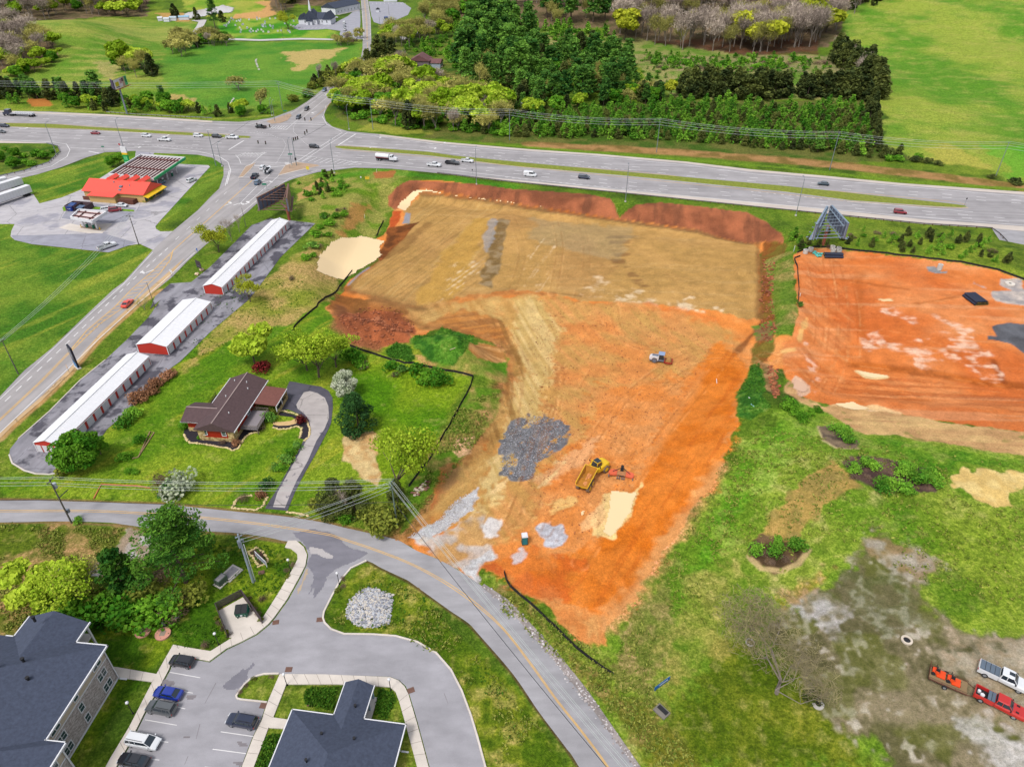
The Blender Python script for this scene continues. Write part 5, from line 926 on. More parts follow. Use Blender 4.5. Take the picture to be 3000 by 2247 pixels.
m=MB();m.add([(SL-.3,0,2.9),(SL+1.9,-.2,2.3),(SL+1.9,SD,2.3),(SL-.3,SD,2.9),(SL-.3,0,3.1),(SL+1.9,-.2,2.5),(SL+1.9,SD,2.5),(SL-.3,SD,3.1)],[(0,1,2,3),(7,6,5,4),(1,0,4,5),(2,1,5,6),(3,2,6,7)]);m.build('awning',M_yel,t)
m=MB();m.prism([(SL-.28,4.6),(SL-.12,4.6),(SL-.12,7.2),(SL-.28,7.2)],4.5,5.1);m.build('shop_sign',M_yel,t);m=MB();m.prism([(SL-.28,5.4),(SL-.1,5.4),(SL-.1,7.4),(SL-.28,7.4)],5.05,5.7);m.build('shop_sign',mat('sign_green',C(30,150,50),.5),t)
m=MB()
for y in (1.6,4.0,6.4,8.8,11):m.box(SL-.34,SL-.24,y-.9,y+.9,.4,2.3);m.nx()
build_each(m,'shopfront_glass',M_glass,t)
m=MB();m.box(17.2,23.8,-2.2,.55,0,1.8);m.nx();m.box(.4,4.6,-.9,-.7,0,1.6);build_each(m,'fence_panel',mat('brown_fence',C(110,66,52),.8),t)
m=MB();m.box(15.6,16.8,2.6,3.6,4.5,5.5);m.nx();m.box(16,17,1.2,2.0,3.9,4.6);m.nx();m.tube((12,5,5.6),(12,5,6.3),.25);m.nx();m.tube((19.6,4,5.2),(19.6,4,5.9),.2);build_each(m,'roof_vent',M_steel,t)
def canopy(corners,z,label,name,beams,along,cols,mcol,sidecol=None,text=None):
 P=[A(x,y,z) for x,y in corners]
 cx=sum((p for p in P),Vector())/4;t=thing('fuel_canopy',label,'canopy',(cx.x,cx.y,0))
 q=lambda u_,v_:P[0].lerp(P[1],u_).lerp(P[3].lerp(P[2],u_),v_)
 fw=MB()
 for i in range(4):
  a,b=P[i],P[(i+1)%4];d=(b-a).normalized();nn=Vector((-d.y,d.x,0))*.2
  fw.prism([(a+nn)[:2],(b+nn)[:2],(b-nn)[:2],(a-nn)[:2]],z-1.0,z,1 if (sidecol and i==1) else 0)
 fw.build('fascia',[M_wtrim,sidecol or M_wtrim],t,world=True)
 m=MB();I=[q(.02,.02),q(.98,.02),q(.98,.98),q(.02,.98)];m.prism([p[:2] for p in I],z-.95,z-.7);m.build('deck',mat('canopy_pan',C(232,214,212),.7,0,.08,1),t,world=True)
 m=MB()
 for k in range(beams):
  f=(k+.5)/beams;a,b=(q(f,.02),q(f,.98)) if along else (q(.02,f),q(.98,f));d=(b-a).normalized();nn=Vector((-d.y,d.x,0))*(.3 if beams>6 else .22)
  m.prism([(a+nn)[:2],(b+nn)[:2],(b-nn)[:2],(a-nn)[:2]],z-.7,z-.45)
 m.build('roof_beam',mat('rusty_beam',C(84,52,50),.8,0,.15),t,world=True)
 m=MB()
 for f in (.16,.6) if beams>6 else (.25,.72):
  a,b=(q(.02,f),q(.98,f)) if along else (q(f,.02),q(f,.98));d=(b-a).normalized();nn=Vector((-d.y,d.x,0))*.2
  m.prism([(a+nn)[:2],(b+nn)[:2],(b-nn)[:2],(a-nn)[:2]],z-.46,z-.2)
 m.build('cross_beam',mat('rust_red_beam',C(110,58,56),.8,0,.15),t,world=True)
 for u_,v_ in cols:
  p=q(u_,v_);m=MB();m.box(p.x-.22,p.x+.22,p.y-.22,p.y+.22,.04,z-.95);m.build('column',M_wtrim,t,world=True)
 return t,q
M_cgreen=mat('canopy_green',C(40,176,106),.5)
tc_,qb=canopy([(412,452),(542,461),(450,523),(318,508)],5.6,'large fuel canopy with green fascia edge and rows of rusty roof beams','big',13,True,[(.88,.2),(.88,.5),(.88,.8),(.5,.2),(.5,.5),(.5,.8),(.15,.2),(.15,.8)],None,M_cgreen)
ts_,qs=canopy([(231,612),(311,619),(269,646),(206,635)],5.2,'small white fuel canopy standing alone on its concrete pad','small',2,True,[(.25,.6),(.8,.6)],None)
def pump(p,label,i,gr_):
 t=thing('fuel_pump',label,'fuel pump',(p.x,p.y,.16),R(80),gr_);m=MB();m.box(-.4,.4,-.25,.25,0,1.5);m.build('cabinet',mat('pump_green',C(20,120,90),.5),t);m=MB();m.box(-.45,.45,-.3,.3,1.5,2.1);m.build('display',M_wtrim,t)
for i,(u_,v_) in enumerate([(.88,.35),(.88,.65),(.5,.35),(.5,.65)]):pump(qb(u_,v_),['green fuel pump on the far outer island of the big canopy','green fuel pump on the near outer island of the big canopy','green fuel pump deep under the big canopy, far one','green fuel pump deep under the big canopy, near one'][i],i,'fuel pumps under the big canopy')
for i,(u_,v_) in enumerate([(.38,.6),(.66,.6)]):pump(qs(u_,v_),['green fuel pump under the small white canopy, left one','fuel pump under the small white canopy, next to the yellow post'][i],i,'fuel pumps under the small canopy')
a=qs(.15,.6);b=qs(.9,.6);m=MB();d=(b-a).normalized();nn=Vector((-d.y,d.x,0))*.7;m.prism([(a+nn)[:2],(b+nn)[:2],(b-nn)[:2],(a-nn)[:2]],.05,.2);o=m.build('pump_island',M_tanc);o['kind']='structure'
for p,lb in ((qs(.12,.62),'yellow safety post at the left end of the small pump island'),(qs(.92,.62),'yellow safety post at the right end of the small pump island')):
 m=MB();m.tube((p.x,p.y,.05),(p.x,p.y,1.1),.16);o=m.build('safety_bollard',M_yel);tag(o,lb,'bollard')
c=A(196,618);t=thing('bin_enclosure','brown brick bin enclosure behind the petrol shop','bin enclosure',(c.x,c.y,0),R(-10));m=MB()
for a4 in [(-.2,0,0,5),(8.2,8.4,0,5),(-.2,8.4,4.8,5),(3.6,3.8,0,4.8),(-.2,3.2,-.2,0)]:m.box(*a4,0,2.2)
m.build('brick_wall',mat('dark_brick',C(96,76,84),.9,0,.12,3),t)
c2=A(214,612)
def dumpster(loc,rz,label,colr,w=2.0,d=1.6,h=1.5,lid=None,group=None):
 t=thing('dumpster',label,'dumpster',loc,rz,group);mm=mat('dump_'+label[:10].replace(' ','_'),colr,.5,0,.08);m=MB()
 m.add([(-w/2,-d/2+.25,.1),(w/2,-d/2+.25,.1),(w/2,d/2,.1),(-w/2,d/2,.1),(-w/2-.05,-d/2,h*.8),(w/2+.05,-d/2,h*.8),(w/2+.05,d/2,h),(-w/2-.05,d/2,h)],[(0,3,2,1),(4,5,6,7),(0,1,5,4),(1,2,6,5),(2,3,7,6),(3,0,4,7)])
 for s in (-1,1):m.box(s*w/2-.12+.1*s,s*w/2+.12+.1*s,-.3,.5,h*.45,h*.6);m.box(s*w*.35-.05,s*w*.35+.05,-d/2-.03,-d/2+.3,.1,h*.78)
 m.build('bin',mm,t);m=MB()
 for s in (-1,1):m.add([(s*w/4-w/4+.03,-d/2-.05,h*.8+.05),(s*w/4+w/4-.03,-d/2-.05,h*.8+.05),(s*w/4+w/4-.03,d/2+.02,h+.05),(s*w/4-w/4+.03,d/2+.02,h+.05),(s*w/4-w/4+.03,-d/2-.05,h*.8+.12),(s*w/4+w/4-.03,-d/2-.05,h*.8+.12),(s*w/4+w/4-.03,d/2+.02,h+.12),(s*w/4-w/4+.03,d/2+.02,h+.12)],[(0,3,2,1),(4,5,6,7),(0,1,5,4),(1,2,6,5),(2,3,7,6),(3,0,4,7)])
 m.build('lid',lid or M_dark,t);m=MB()
 for x in (-.7,0,.7):m.cbox((x,-d/2+.0,h*.45),(.38 if x==0 else .2,.04,.28 if x==0 else .16))
 m.build('sticker',M_wtrim,t);return t
dumpster((A(214,616).x,A(214,616).y,.05),R(-12),'tall blue dumpster in the brick bin enclosure',C(24,60,150),2.4,3.2,2.3,mat('blue_lid',C(60,90,150),.5))
dumpster((A(240,618).x,A(240,618).y,.05),R(-12),'dark grey dumpster with blue grey lid in the brick bin enclosure',C(60,60,70),2.6,2.4,1.7,mat('bluegrey_lid',C(90,110,140),.5))
def panel(P,Q,z0,z1,t,inner,outer,mi,mo,frame=True):
 d=(Q-P);d.z=0;L=d.length;d.normalize();nn=Vector((-d.y,d.x,0));m=MB()
 w_=.22;F_=[(P+nn*w_)[:2],(Q+nn*w_)[:2],(Q-nn*w_)[:2],(P-nn*w_)[:2]];m.prism(F_,z0,z1);pn=m.build('panel',mi,t,world=True)
 m=MB();m.prism([(P-nn*w_)[:2],(Q-nn*w_)[:2],(Q-nn*(w_+.06))[:2],(P-nn*(w_+.06))[:2]],z0+.15,z1-.15);m.build('poster',mo,pn,world=True)
 m=MB()
 for zz_ in (z1-.12,):m.prism([(P+nn*(w_+.05))[:2],(Q+nn*(w_+.05))[:2],(Q-nn*(w_+.1))[:2],(P-nn*(w_+.1))[:2]],zz_,zz_+.22)
 k=int(L/2.2)
 for i in range(k+1):
  p=P+d*(L*i/k);m.prism([(p+nn*w_)[:2],(p+d*.16+nn*w_)[:2],(p+d*.16+nn*(w_+.22))[:2],(p+nn*(w_+.22))[:2]],z0,z1-.2)
 m.build('frame',outer,t,world=True);return pn
def vboard(base,z0,z1,L1,R1,label,mframe,mback,posters,pole_m,walk=True,inner_beams=6):
 b=G(*base);t=thing('billboard',label,'billboard',(b.x,b.y,b.z),0)
 L_=[A(x,y,z1+b.z) for x,y in L1];R_=[A(x,y,z1+b.z) for x,y in R1]
 bz=b.z
 panel(L_[1],L_[0],z0+bz,z1+bz,t,mback,mframe,mback,posters[0]);panel(R_[0],R_[1],z0+bz,z1+bz,t,mback,mframe,mback,posters[1])
 m=MB()
 for k in range(inner_beams):
  f=(k+.3)/inner_beams
  for zz_ in (z0+.2+bz,z1-1.0+bz):m.tube((*L_[0].lerp(L_[1],f)[:2],zz_),(*R_[0].lerp(R_[1],f)[:2],zz_),.1 if zz_>z0+bz+1 else .16,n=6)
 for S in (L_,R_):
  ins=(R_ if S is L_ else L_);a=S[0].lerp(ins[0],.12);b2=S[1].lerp(ins[1],.3)
  for zz_ in (z0+.2+bz,z1-1.0+bz):m.tube((a.x,a.y,zz_),(b2.x,b2.y,zz_),.2,n=6)
 m.build('truss',mframe,t,world=True)
 m=MB();ctr=(L_[0]+L_[1]+R_[0]+R_[1])/4;m.tube((0,0,0),(0,0,z0+.4),.55,n=16);m.build('pole',pole_m,t)
 m=MB();m.tube((b.x,b.y,z0+bz-.1),(ctr.x,ctr.y,z0+bz-.1),.4,n=10);m.build('torsion_beam',mframe,t,world=True)
 if walk:
  m=MB()
  for S,s in ((L_,-1),(R_,1)):
   d=(S[1]-S[0]);d.z=0;d.normalize();nn=Vector((-d.y,d.x,0))*(1 if s<0 else-1)
   a,e=S[0]+nn*.35,S[1]+nn*.35;m.prism([a[:2],e[:2],(e+nn*.9)[:2],(a+nn*.9)[:2]],z0+bz-.2,z0+bz-.1)
   for f in (.12,.37,.62,.87):p=S[0].lerp(S[1],f)+nn*2.1;m.cbox((p.x,p.y,z0+bz-.3),(.5,.5,.2));m.tube((p.x-nn.x*1.6,p.y-nn.y*1.6,z0+bz-.25),(p.x,p.y,z0+bz-.3),.05,n=5)
  m.build('catwalk',mframe,t,world=True)
 return t
M_bb=mat('billboard_back',C(112,120,142),.6,.1,.18,.7);M_bbf=mat('billboard_frame_brown',C(128,96,84),.7,0,.1);M_bbg=mat('billboard_frame_grey',C(140,158,176),.6,.1,.08);M_corten=mat('rust_pole',C(168,96,72),.8,0,.1)
M_p1=mat('poster_pale',C(206,196,190),.5,0,.3,.2);M_p2=mat('poster_dark',C(150,120,110),.5,0,.4,.2)
vboard((848,645),4.6,9.6,[(752,580),(832,539)],[(839,582),(844,539)],'large V shaped billboard with brown steel frame above the end of the storage building',M_bbf,M_bb,(M_p1,M_p2),M_corten,True,6)
vboard((2411,718),6.8,12.2,[(2392,658),(2424,604)],[(2486,655),(2437,602)],'V shaped grey billboard on a rust coloured pole beside the highway',M_bbg,M_bb,(M_p1,M_p2),M_corten,True,6)
b=G(367,327);t=thing('billboard','white and green poster billboard on two tall poles beyond the highway','billboard',(b.x,b.y,b.z));z0,z1=14.0,18.6
a,e=A(331,237,z1),A(368,222,z1);d=(e-a).normalized();nn=Vector((-d.y,d.x,0))
def q3(f,dd=0):p=a.lerp(e,f)-nn*dd;return (p.x,p.y)
m=MB();m.prism([q3(0,0),q3(1,0),q3(1,-.5),q3(0,-.5)],z0,z1);m.build('panel',M_dark,t,world=True)
for f0,f1,h0,h1,cc_ in [(0,.62,0,1,C(236,230,232)),(.62,.8,0,1,C(206,170,150)),(.8,1,0,1,C(90,206,130)),(.08,.34,.25,.72,C(214,200,30)),(.1,.36,.12,.2,C(30,30,50)),(.44,.58,.4,.9,C(196,150,160)),(.58,.72,.55,.92,C(110,86,90)),(.86,.95,.3,.95,C(60,120,90))]:
 m=MB();dd=.03 if h1-h0==1 else .07;m.prism([q3(f0,0),q3(f1,0),q3(f1,dd),q3(f0,dd)],z0+(z1-z0)*h0+.02,z0+(z1-z0)*h1-.02);m.build('poster',mat('post%d%d'%(f0*100,h1*100),cc_,.5,0,.15,.5),t,world=True)
m=MB();p_=[q3(0,-.6),q3(.28,-4.2),q3(.3,-3.9),q3(.02,-.3)];m.prism(p_,z0,z1);m.build('panel',mat('purple_back',C(80,66,96),.6),t,world=True)
m=MB();m.prism([q3(0,.1),q3(1,.1),q3(1.08,1.3),q3(.08,1.3)],z0-.3,z0-.15);m.build('catwalk',M_corten,t,world=True)
m=MB();c1=q3(.38,-.6);c2_=q3(.5,-2.0);m.tube((c1[0],c1[1],b.z),(*c1,z0+.5),.3);m.tube((c2_[0],c2_[1],b.z),(*c2_,z0+.5),.3);m.build('pole',M_gpole,t,world=True)
M_chr=mat('church_roof',C(66,74,92),.85,0,.12,1);M_white=mat('white_siding',C(236,238,246),.6,0,.04)
def gable_block(t,x0,x1,y0,y1,e,h,axis,mw,mr,ov=.4,name='wall'):
 m=MB()
 if axis=='x':cy=(y0+y1)/2;m.add([(x0,y0,0),(x0,y1,0),(x0,y1,e),(x0,cy,e+h),(x0,y0,e),(x1,y0,0),(x1,y1,0),(x1,y1,e),(x1,cy,e+h),(x1,y0,e)],[(0,1,2,3,4),(9,8,7,6,5),(0,4,9,5),(1,6,7,2)])
 else:cx=(x0+x1)/2;m.add([(x0,y0,0),(x1,y0,0),(x1,y0,e),(cx,y0,e+h),(x0,y0,e),(x0,y1,0),(x1,y1,0),(x1,y1,e),(cx,y1,e+h),(x0,y1,e)],[(0,1,2,3,4),(9,8,7,6,5),(0,4,9,5),(1,6,7,2)])
 m.build(name,mw,t);m=MB();roof_mb(m,x0-ov,x1+ov,y0-ov,y1+ov,e+.05,h+.1,axis);return m.build('roof',mr,t)
b=A(889,73);t=thing('church','white church with grey roofs and slender steeple','church',(b.x,b.y,0),R(-3))
gable_block(t,0,12.6,0,16,4.2,6.6,'y',M_white,M_chr);gable_block(t,-4.5,.4,1.5,14,3.9,3.6,'y',M_white,M_chr);gable_block(t,12,19,3,15,4.2,4.4,'x',M_white,M_chr);gable_block(t,18,25,0,17,4.2,5.2,'y',M_white,M_chr);gable_block(t,3.6,9,-3.5,.3,3.2,2.6,'y',M_white,M_chr)
m=MB();m.box(5.5,7.3,3.4,5.2,9,13.0);m.loft([[(5.6,3.5,13),(7.2,3.5,13),(7.2,5.1,13),(5.6,5.1,13)],[(6.35,4.25,21),(6.45,4.25,21),(6.45,4.35,21),(6.35,4.35,21)]]);m.build('steeple',M_white,t)
for x in (1.8,10.8):window(t,(x,0,1.4),.9,1.8,0,-1)
for x in (14,16.4):window(t,(x,3,1.4),.9,1.6,0,-1)
window(t,(21.5,0,1.6),1.0,2.0,0,-1);m=MB();m.box(5.4,7.2,-3.58,-3.5,0,2.3);m.build('door',mat('grey_door',C(150,156,168),.6),t)
b=A(984,45);t=thing('church_hall','long white gabled hall behind the church','hall',(b.x,b.y,0),R(62));gable_block(t,0,38,0,17,5.6,4.0,'x',M_white,M_chr)
for k in range(7):window(t,(4+k*5,0,1.6),.9,1.6,0,-1)
m=MB();m.box(2,34,-2.4,0,0,.3);m.build('walkway',M_conc2,t)
b=G(1203,201);t=thing('barn','old grey timber barn with rusty sagging roof on the wooded slope','barn',(b.x,b.y,b.z-.4),R(-6));M_bw=mat('barn_wood',C(128,116,118),.9,0,.22,1.5,(5,5,.4));M_br=mat('barn_roof',C(122,84,84),.8,0,.2,.6)
gable_block(t,0,13,0,11,5.2,3.6,'y',M_bw,M_br,.5);gable_block(t,13,20.5,1,11,3.8,1.8,'x',mat('barn_tin',C(176,190,204),.6,.1,.15,1,(4,4,.3)),M_br,.4)
m=MB();m.box(3.2,5.6,-.06,0,0,2.6);m.nx();m.box(9.4,11,-.06,0,0,2.2);build_each(m,'doorway',M_dark,t)
b=A(1102,37);t=thing('kiosk','tiny white kiosk with dark roof on the far car park','kiosk',(b.x,b.y,0));gable_block(t,0,3,0,3,2.6,1.0,'y',M_white,M_dark)
b=A(1124,6);t=thing('white_shed','white flat building at the top edge beyond the far car park','building',(b.x,b.y,0));m=MB();m.box(0,14,0,8,0,4);m.build('wall',M_white,t);m=MB();m.box(-.3,14.3,-.3,8.3,4,4.3);m.build('roof',mat('pale_roof',C(226,226,230),.6),t)
b=A(1131,57);o=dumpster((b.x,b.y,0),0,'small blue dumpster on the far church car park',C(30,60,130),3.2,2.4,2.0,mat('blue_lid2',C(50,80,140),.5))
def box_trailer(p0,p1,label,wdt=2.6,h=4.0):
 a,b=A(*p0),A(*p1);d=b-a;an=math.atan2(d.y,d.x);L=d.length;t=thing('box_trailer',label,'semi trailer',(a.x,a.y,.04),an,'white freight trailers parked at the petrol station')
 m=MB();m.box(0,L,0,wdt,1.2,h);m.build('cargo_box',M_wtrim,t,bevel=.05);m=MB()
 for k in range(int(L/1.2)):m.box(k*1.2+.1,k*1.2+.16,-.02,0,1.25,h-.05)
 m.box(L,L+.04,.1,wdt-.1,1.3,h-.1);m.build('side_rib',mat('trailer_rib',C(206,208,214),.6),t);m=MB()
 for x in (L-1.4,L-2.8):m.tube((x,.1,.55),(x,wdt-.1,.55),.54,n=14)
 m.build('wheel',mat('tyre',C(44,44,48),.9),t);m=MB();m.box(L*.3,L-.3,.5,wdt-.5,.9,1.2);m.build('chassis',M_dark,t)
box_trailer((-95,638),(99,571),'nearest white freight trailer, cut by the left edge');box_trailer((-110,606),(74,548),'second white freight trailer, just behind the nearest one');box_trailer((-130,585),(30,548),'farthest white freight trailer, only its rear corner in the picture')
for i,(px_,py_,w_,c_,lab) in enumerate([(480,65,5,C(206,214,222),'small pale shed left end of the yard below the far pond'),(497,62,6,C(190,206,214),'pale blue grey shed in the yard below the far pond'),(524,60,9,C(150,190,214),'long blue roofed shed in the yard below the far pond'),(463,63,4,C(220,220,226),'white box trailer in the yard below the far pond')]):
 b=G(px_,py_);t=thing('farm_shed',lab,'shed',tuple(b),.1*i,'sheds in the yard below the far pond');mm=mat('fs%d'%i,c_,.5);gable_block(t,0,w_,0,3.5,2.4,1.0,'x',M_white,mm,.2)
# ================= vehicles =================
M_tyre=mat('tyre',C(44,44,48),.9);M_rim=mat('rim',C(176,180,186),.35,.4,.05);M_vglass=mat('vehicle_glass',C(44,56,66),.08,0,.05,spec=.7)
M_hl=mat('headlight',C(230,234,240),.2);M_tl=mat('taillight',C(190,26,30),.3);M_blk=mat('black_plastic',C(34,34,38),.6)
def paintm(name,c):return mat('paint_'+name,c,.28,0,.03,.5,spec=.5,coat=.7)
PAINT={k:paintm(k,C(*v_)) for k,v_ in dict(white=(238,240,244),silver=(168,176,186),grey=(92,96,100),black=(30,32,40),navy=(34,44,70),blue=(24,54,160),red=(206,40,36),dred=(150,28,44),teal=(36,60,74),steel=(84,112,140),orange=(240,70,40)).items()}
def hd(a,b):p,q=A(*a),A(*b);return math.atan2(q.y-p.y,q.x-p.x)
def wheels(t,xs_,w,r=.34,wd=.24,near=True,tm=None,rm=None):
 for x in xs_:
  for s in (-1,1):
   m=MB();m.tube((x,s*(w-wd),r),(x,s*w,r),r,n=16);o=m.build('wheel',tm or M_tyre,t)
   if near:m=MB();m.tube((x,s*(w-.02),r),(x,s*(w+.015),r),r*.6,n=12);m.build('rim',rm or M_rim,o)
SPEC=dict(
 sedan=(4.7,1.84,.86,.98,1.45,(.10,.27,.60,.76)),coupe=(5.0,1.92,.92,1.02,1.42,(.12,.30,.52,.66)),hatch=(4.1,1.8,.98,1.08,1.6,(.03,.08,.62,.78)),suv=(4.8,1.9,1.05,1.16,1.75,(.02,.07,.60,.76)),
 minivan=(5.1,1.98,.98,1.1,1.75,(.02,.06,.66,.84)),van=(5.6,2.05,1.15,1.25,2.15,(.0,.01,.74,.86)),pickup=(5.9,2.0,1.18,1.25,1.9,(.395,.42,.62,.735)),truck=(6.6,2.05,1.25,1.32,2.0,(.41,.43,.64,.74)))
def vehicle(kind,loc,rz,colr,label,group=None,near=True,name='parked_car',cover=None,scale=1.0,z=0.05):
 L,W,hzz,sz,rzf,g=SPEC[kind];pm=PAINT[colr];hw=W/2
 p=A(*loc) if len(loc)==2 else Vector(loc)
 if len(loc)==2:q=G(*loc);p=Vector((q.x,q.y,q.z+z))
 t=thing(name,label,'pickup truck' if kind in ('pickup','truck') else ('van' if kind in ('van','minivan') else 'car'),tuple(p),rz,group);t.scale=(scale,)*3
 def ring(x,w_,zb,zt):return [(x,-w_*.9,zb),(x,w_*.9,zb),(x,w_,zb+.2),(x,w_,zt-.2),(x,w_*.9,zt),(x,-w_*.9,zt),(x,-w_,zt-.2),(x,-w_,zb+.2)]
 X_=lambda f:(f-.5)*L
 m=MB()
 if kind in ('pickup','truck'):
  m.loft([ring(X_(g[0]-.005),hw*.96,.45,sz),ring(X_(g[3]),hw,.4,sz),ring(X_(.95),hw*.97,.4,hzz),ring(X_(.985),hw*.92,.42,hzz-.1),ring(X_(1),hw*.84,.45,hzz-.35)])
  bx0,bx1=X_(.01),X_(g[0]-.01)
  m.box(bx0,bx1,-hw*.96,-hw*.84,.45,sz);m.box(bx0,bx1,hw*.84,hw*.96,.45,sz);m.box(bx0,bx0+.12,-hw*.84,hw*.84,.5,sz-.02);m.box(bx0,bx1,-hw*.84,hw*.84,.5,.72)
 else:
  rl={'sedan':.96,'coupe':.98}.get(kind,sz)
  m.loft([ring(X_(0),hw*.84,.42,rl-.16),ring(X_(.02),hw*.93,.34,rl),ring(X_(.12),hw,.25,sz),ring(X_(g[3]-.02),hw,.25,sz),ring(X_(.9),hw*.97,.25,hzz),ring(X_(.975),hw*.9,.3,hzz-.14),ring(X_(1),hw*.78,.38,hzz-.32)])
 body=m.build('body',pm,t,smooth=False,bevel=.05 if near else 0)
 wb,wt=hw*.9,hw*.72;zb,zt=sz-.04,rzf-.04
 B=[(X_(g[0]),wb),(X_(g[3]),wb)];T_=[(X_(g[1]),wt),(X_(g[2]),wt)]
 m=MB();m.add([(B[0][0],-wb,zb),(B[1][0],-wb*.92,zb),(B[1][0],wb*.92,zb),(B[0][0],wb,zb),(T_[0][0],-wt,zt),(T_[1][0],-wt,zt),(T_[1][0],wt,zt),(T_[0][0],wt,zt)],[(0,3,2,1),(4,5,6,7),(0,1,5,4),(1,2,6,5),(2,3,7,6),(3,0,4,7)]);m.build('windows',M_vglass,t)
 m=MB();x0,x1=T_[0][0]-.06,T_[1][0]+.06;w2=wt+.05
 m.loft([[(x0,-w2*.9,zt-.02),(x0,w2*.9,zt-.02),(x0,w2*.86,zt+.05),(x0,-w2*.86,zt+.05)],[(x0+.2,-w2,zt-.03),(x0+.2,w2,zt-.03),(x0+.2,w2*.9,zt+.09),(x0+.2,-w2*.9,zt+.09)],[(x1-.25,-w2,zt-.03),(x1-.25,w2,zt-.03),(x1-.25,w2*.9,zt+.09),(x1-.25,-w2*.9,zt+.09)],[(x1,-w2*.9,zt-.03),(x1,w2*.9,zt-.03),(x1,w2*.84,zt+.03),(x1,-w2*.84,zt+.03)]])
 pr=.05
 for s in (-1,1):
  m.tube((B[0][0]+.02,s*wb,zb),(T_[0][0]+.02,s*wt,zt),pr*(2.2 if kind in ('suv','hatch','minivan') else 1.3),n=5);m.tube((B[1][0]-.05,s*wb*.94,zb),(T_[1][0],s*wt,zt),pr,n=5)
  xm=(T_[0][0]+T_[1][0])/2;m.tube((xm,s*wb*.985,zb),(xm,s*(wt+.01),zt),pr*.9,n=5)
  if kind in ('suv','minivan','hatch','van'):xm=T_[0][0]*.7+T_[1][0]*.3;m.tube((xm-.25,s*wb*.99,zb),(xm-.25,s*(wt+.01),zt),pr*(1.2 if kind !='van' else 9),n=5)
 m.build('roof',pm,t)
 if kind=='van':m=MB();m.box(X_(.0)+.02,X_(.45),-hw*.93,hw*.93,zb,zt-.02);m.build('cargo_side',pm,t)
 wheels(t,(X_(.17),X_(.80)),hw-.02 if near else hw,.4 if kind in ('truck','pickup') else .35,.26,near,None,M_blk if colr in ('red',) and kind=='pickup' else None)
 if True:
  for s in (-1,1):
   m=MB();m.cbox((X_(.985),s*hw*.68,(hzz-.25)),(.14,.36,.17));m.build('headlight',M_hl,t)
   m=MB();m.cbox((X_(.012),s*hw*.80,sz-.28),(.08,.26,.3 if kind !='sedan' else .18));m.build('taillight',M_tl,t)
 if near:
  for s in (-1,1):m=MB();m.cbox((B[1][0]-.25,s*(hw+.08),sz+.08),(.16,.22,.16));m.build('mirror',pm if kind !='truck' else M_blk,t)
  m=MB();m.box(X_(.997),X_(1.002),-.5,.5,.5,.68);m.build('grille',M_blk,t)
  if kind in ('suv','minivan'):
   for s in (-1,1):m=MB();m.box(x0+.2,x1-.3,s*wt*.85-.03,s*wt*.85+.03,zt+.1,zt+.15);m.build('roof_rail',M_blk,t)
 if kind in ('pickup','truck'):
  bx0,bx1=X_(.015)+.1,X_(g[0]-.015)
  if cover:
   m=MB();x1c=bx1 if cover !='half' else bx1;x0c=bx0 if cover !='half' else bx0+(bx1-bx0)*.62;m.box(x0c,x1c,-hw*.83,hw*.83,sz-.02,sz+.05)
   cv=m.build('bed_cover',mat('bed_cover_grey',C(104,118,134),.5),t)
   m=MB()
   for k in range(1,4 if cover=='full' else 2):xx=x0c+(x1c-x0c)*k/(4 if cover=='full' else 2);m.box(xx-.03,xx+.03,-hw*.82,hw*.82,sz+.05,sz+.065)
   m.build('cover_seam',M_blk,cv)
  if cover !='full':m=MB();m.box(bx0,bx1,-hw*.82,hw*.82,.725,.76);m.build('bed_liner',M_blk if cover !='white' else PAINT['silver'],t)
 return t
hE=hd((1500,534),(2300,615));hWl=hE+math.pi;hEl=hd((100,392),(650,425));GH='vehicles on the highway'
V=lambda k,l,r,c_,lab,near=False,**kw:vehicle(k,l,r,c_,lab,near=near,**kw)
for k,l,r,c_,lab in [
 ('suv',(15,373),hEl,'navy','dark blue car at the far left edge, in the lane next to the grass median'),('sedan',(5,390),hEl,'grey','grey car half cut by the left edge of the picture on the highway'),
 ('sedan',(281,394),hEl,'dred','dark red saloon alone on the left part of the highway'),('suv',(430,402),hEl,'white','white estate car ahead of the white pickup on the left highway'),
 ('truck',(483,414),hEl,'white','white pickup in the kerb side lane on the left highway'),('suv',(582,402),hEl,'white','white car just behind the black car queueing left of the junction'),
 ('suv',(636,404),hEl,'black','black car between two white vehicles queueing left of the junction'),('truck',(681,407),hEl,'white','white pickup first in the queue left of the junction'),
 ('pickup',(765,376),hWl,'black','black pickup turning beside the striped island at the junction'),('suv',(921,434),hE,'black','black boxy four wheel drive crossing the junction'),
 ('truck',(1272,488),hE,'white','white crew cab pickup ahead of the tanker, nearest the verge'),('truck',(1325,482),hE,'black','black pickup between two white pickups on the highway'),
 ('pickup',(1369,476),hE,'white','white pickup beside the grass median ahead of the black pickup'),('van',(1553,517),hE,'white','white panel van alone on the highway above the red bank'),
 ('minivan',(1711,524),hE,'navy','dark blue minivan on the highway above the gap in the red bank'),('sedan',(2411,543),hWl,'teal','dark saloon on the far carriageway at the right'),
 ('suv',(2636,626),hE,'dred','dark red sport utility car at the right of the highway')]:
 vehicle(k,l,r,c_,lab,GH,near=False,name='highway_car')
hS=hd((203,1033),(506,736));hN=hd((905,357),(999,272));GN='vehicles on the side roads'
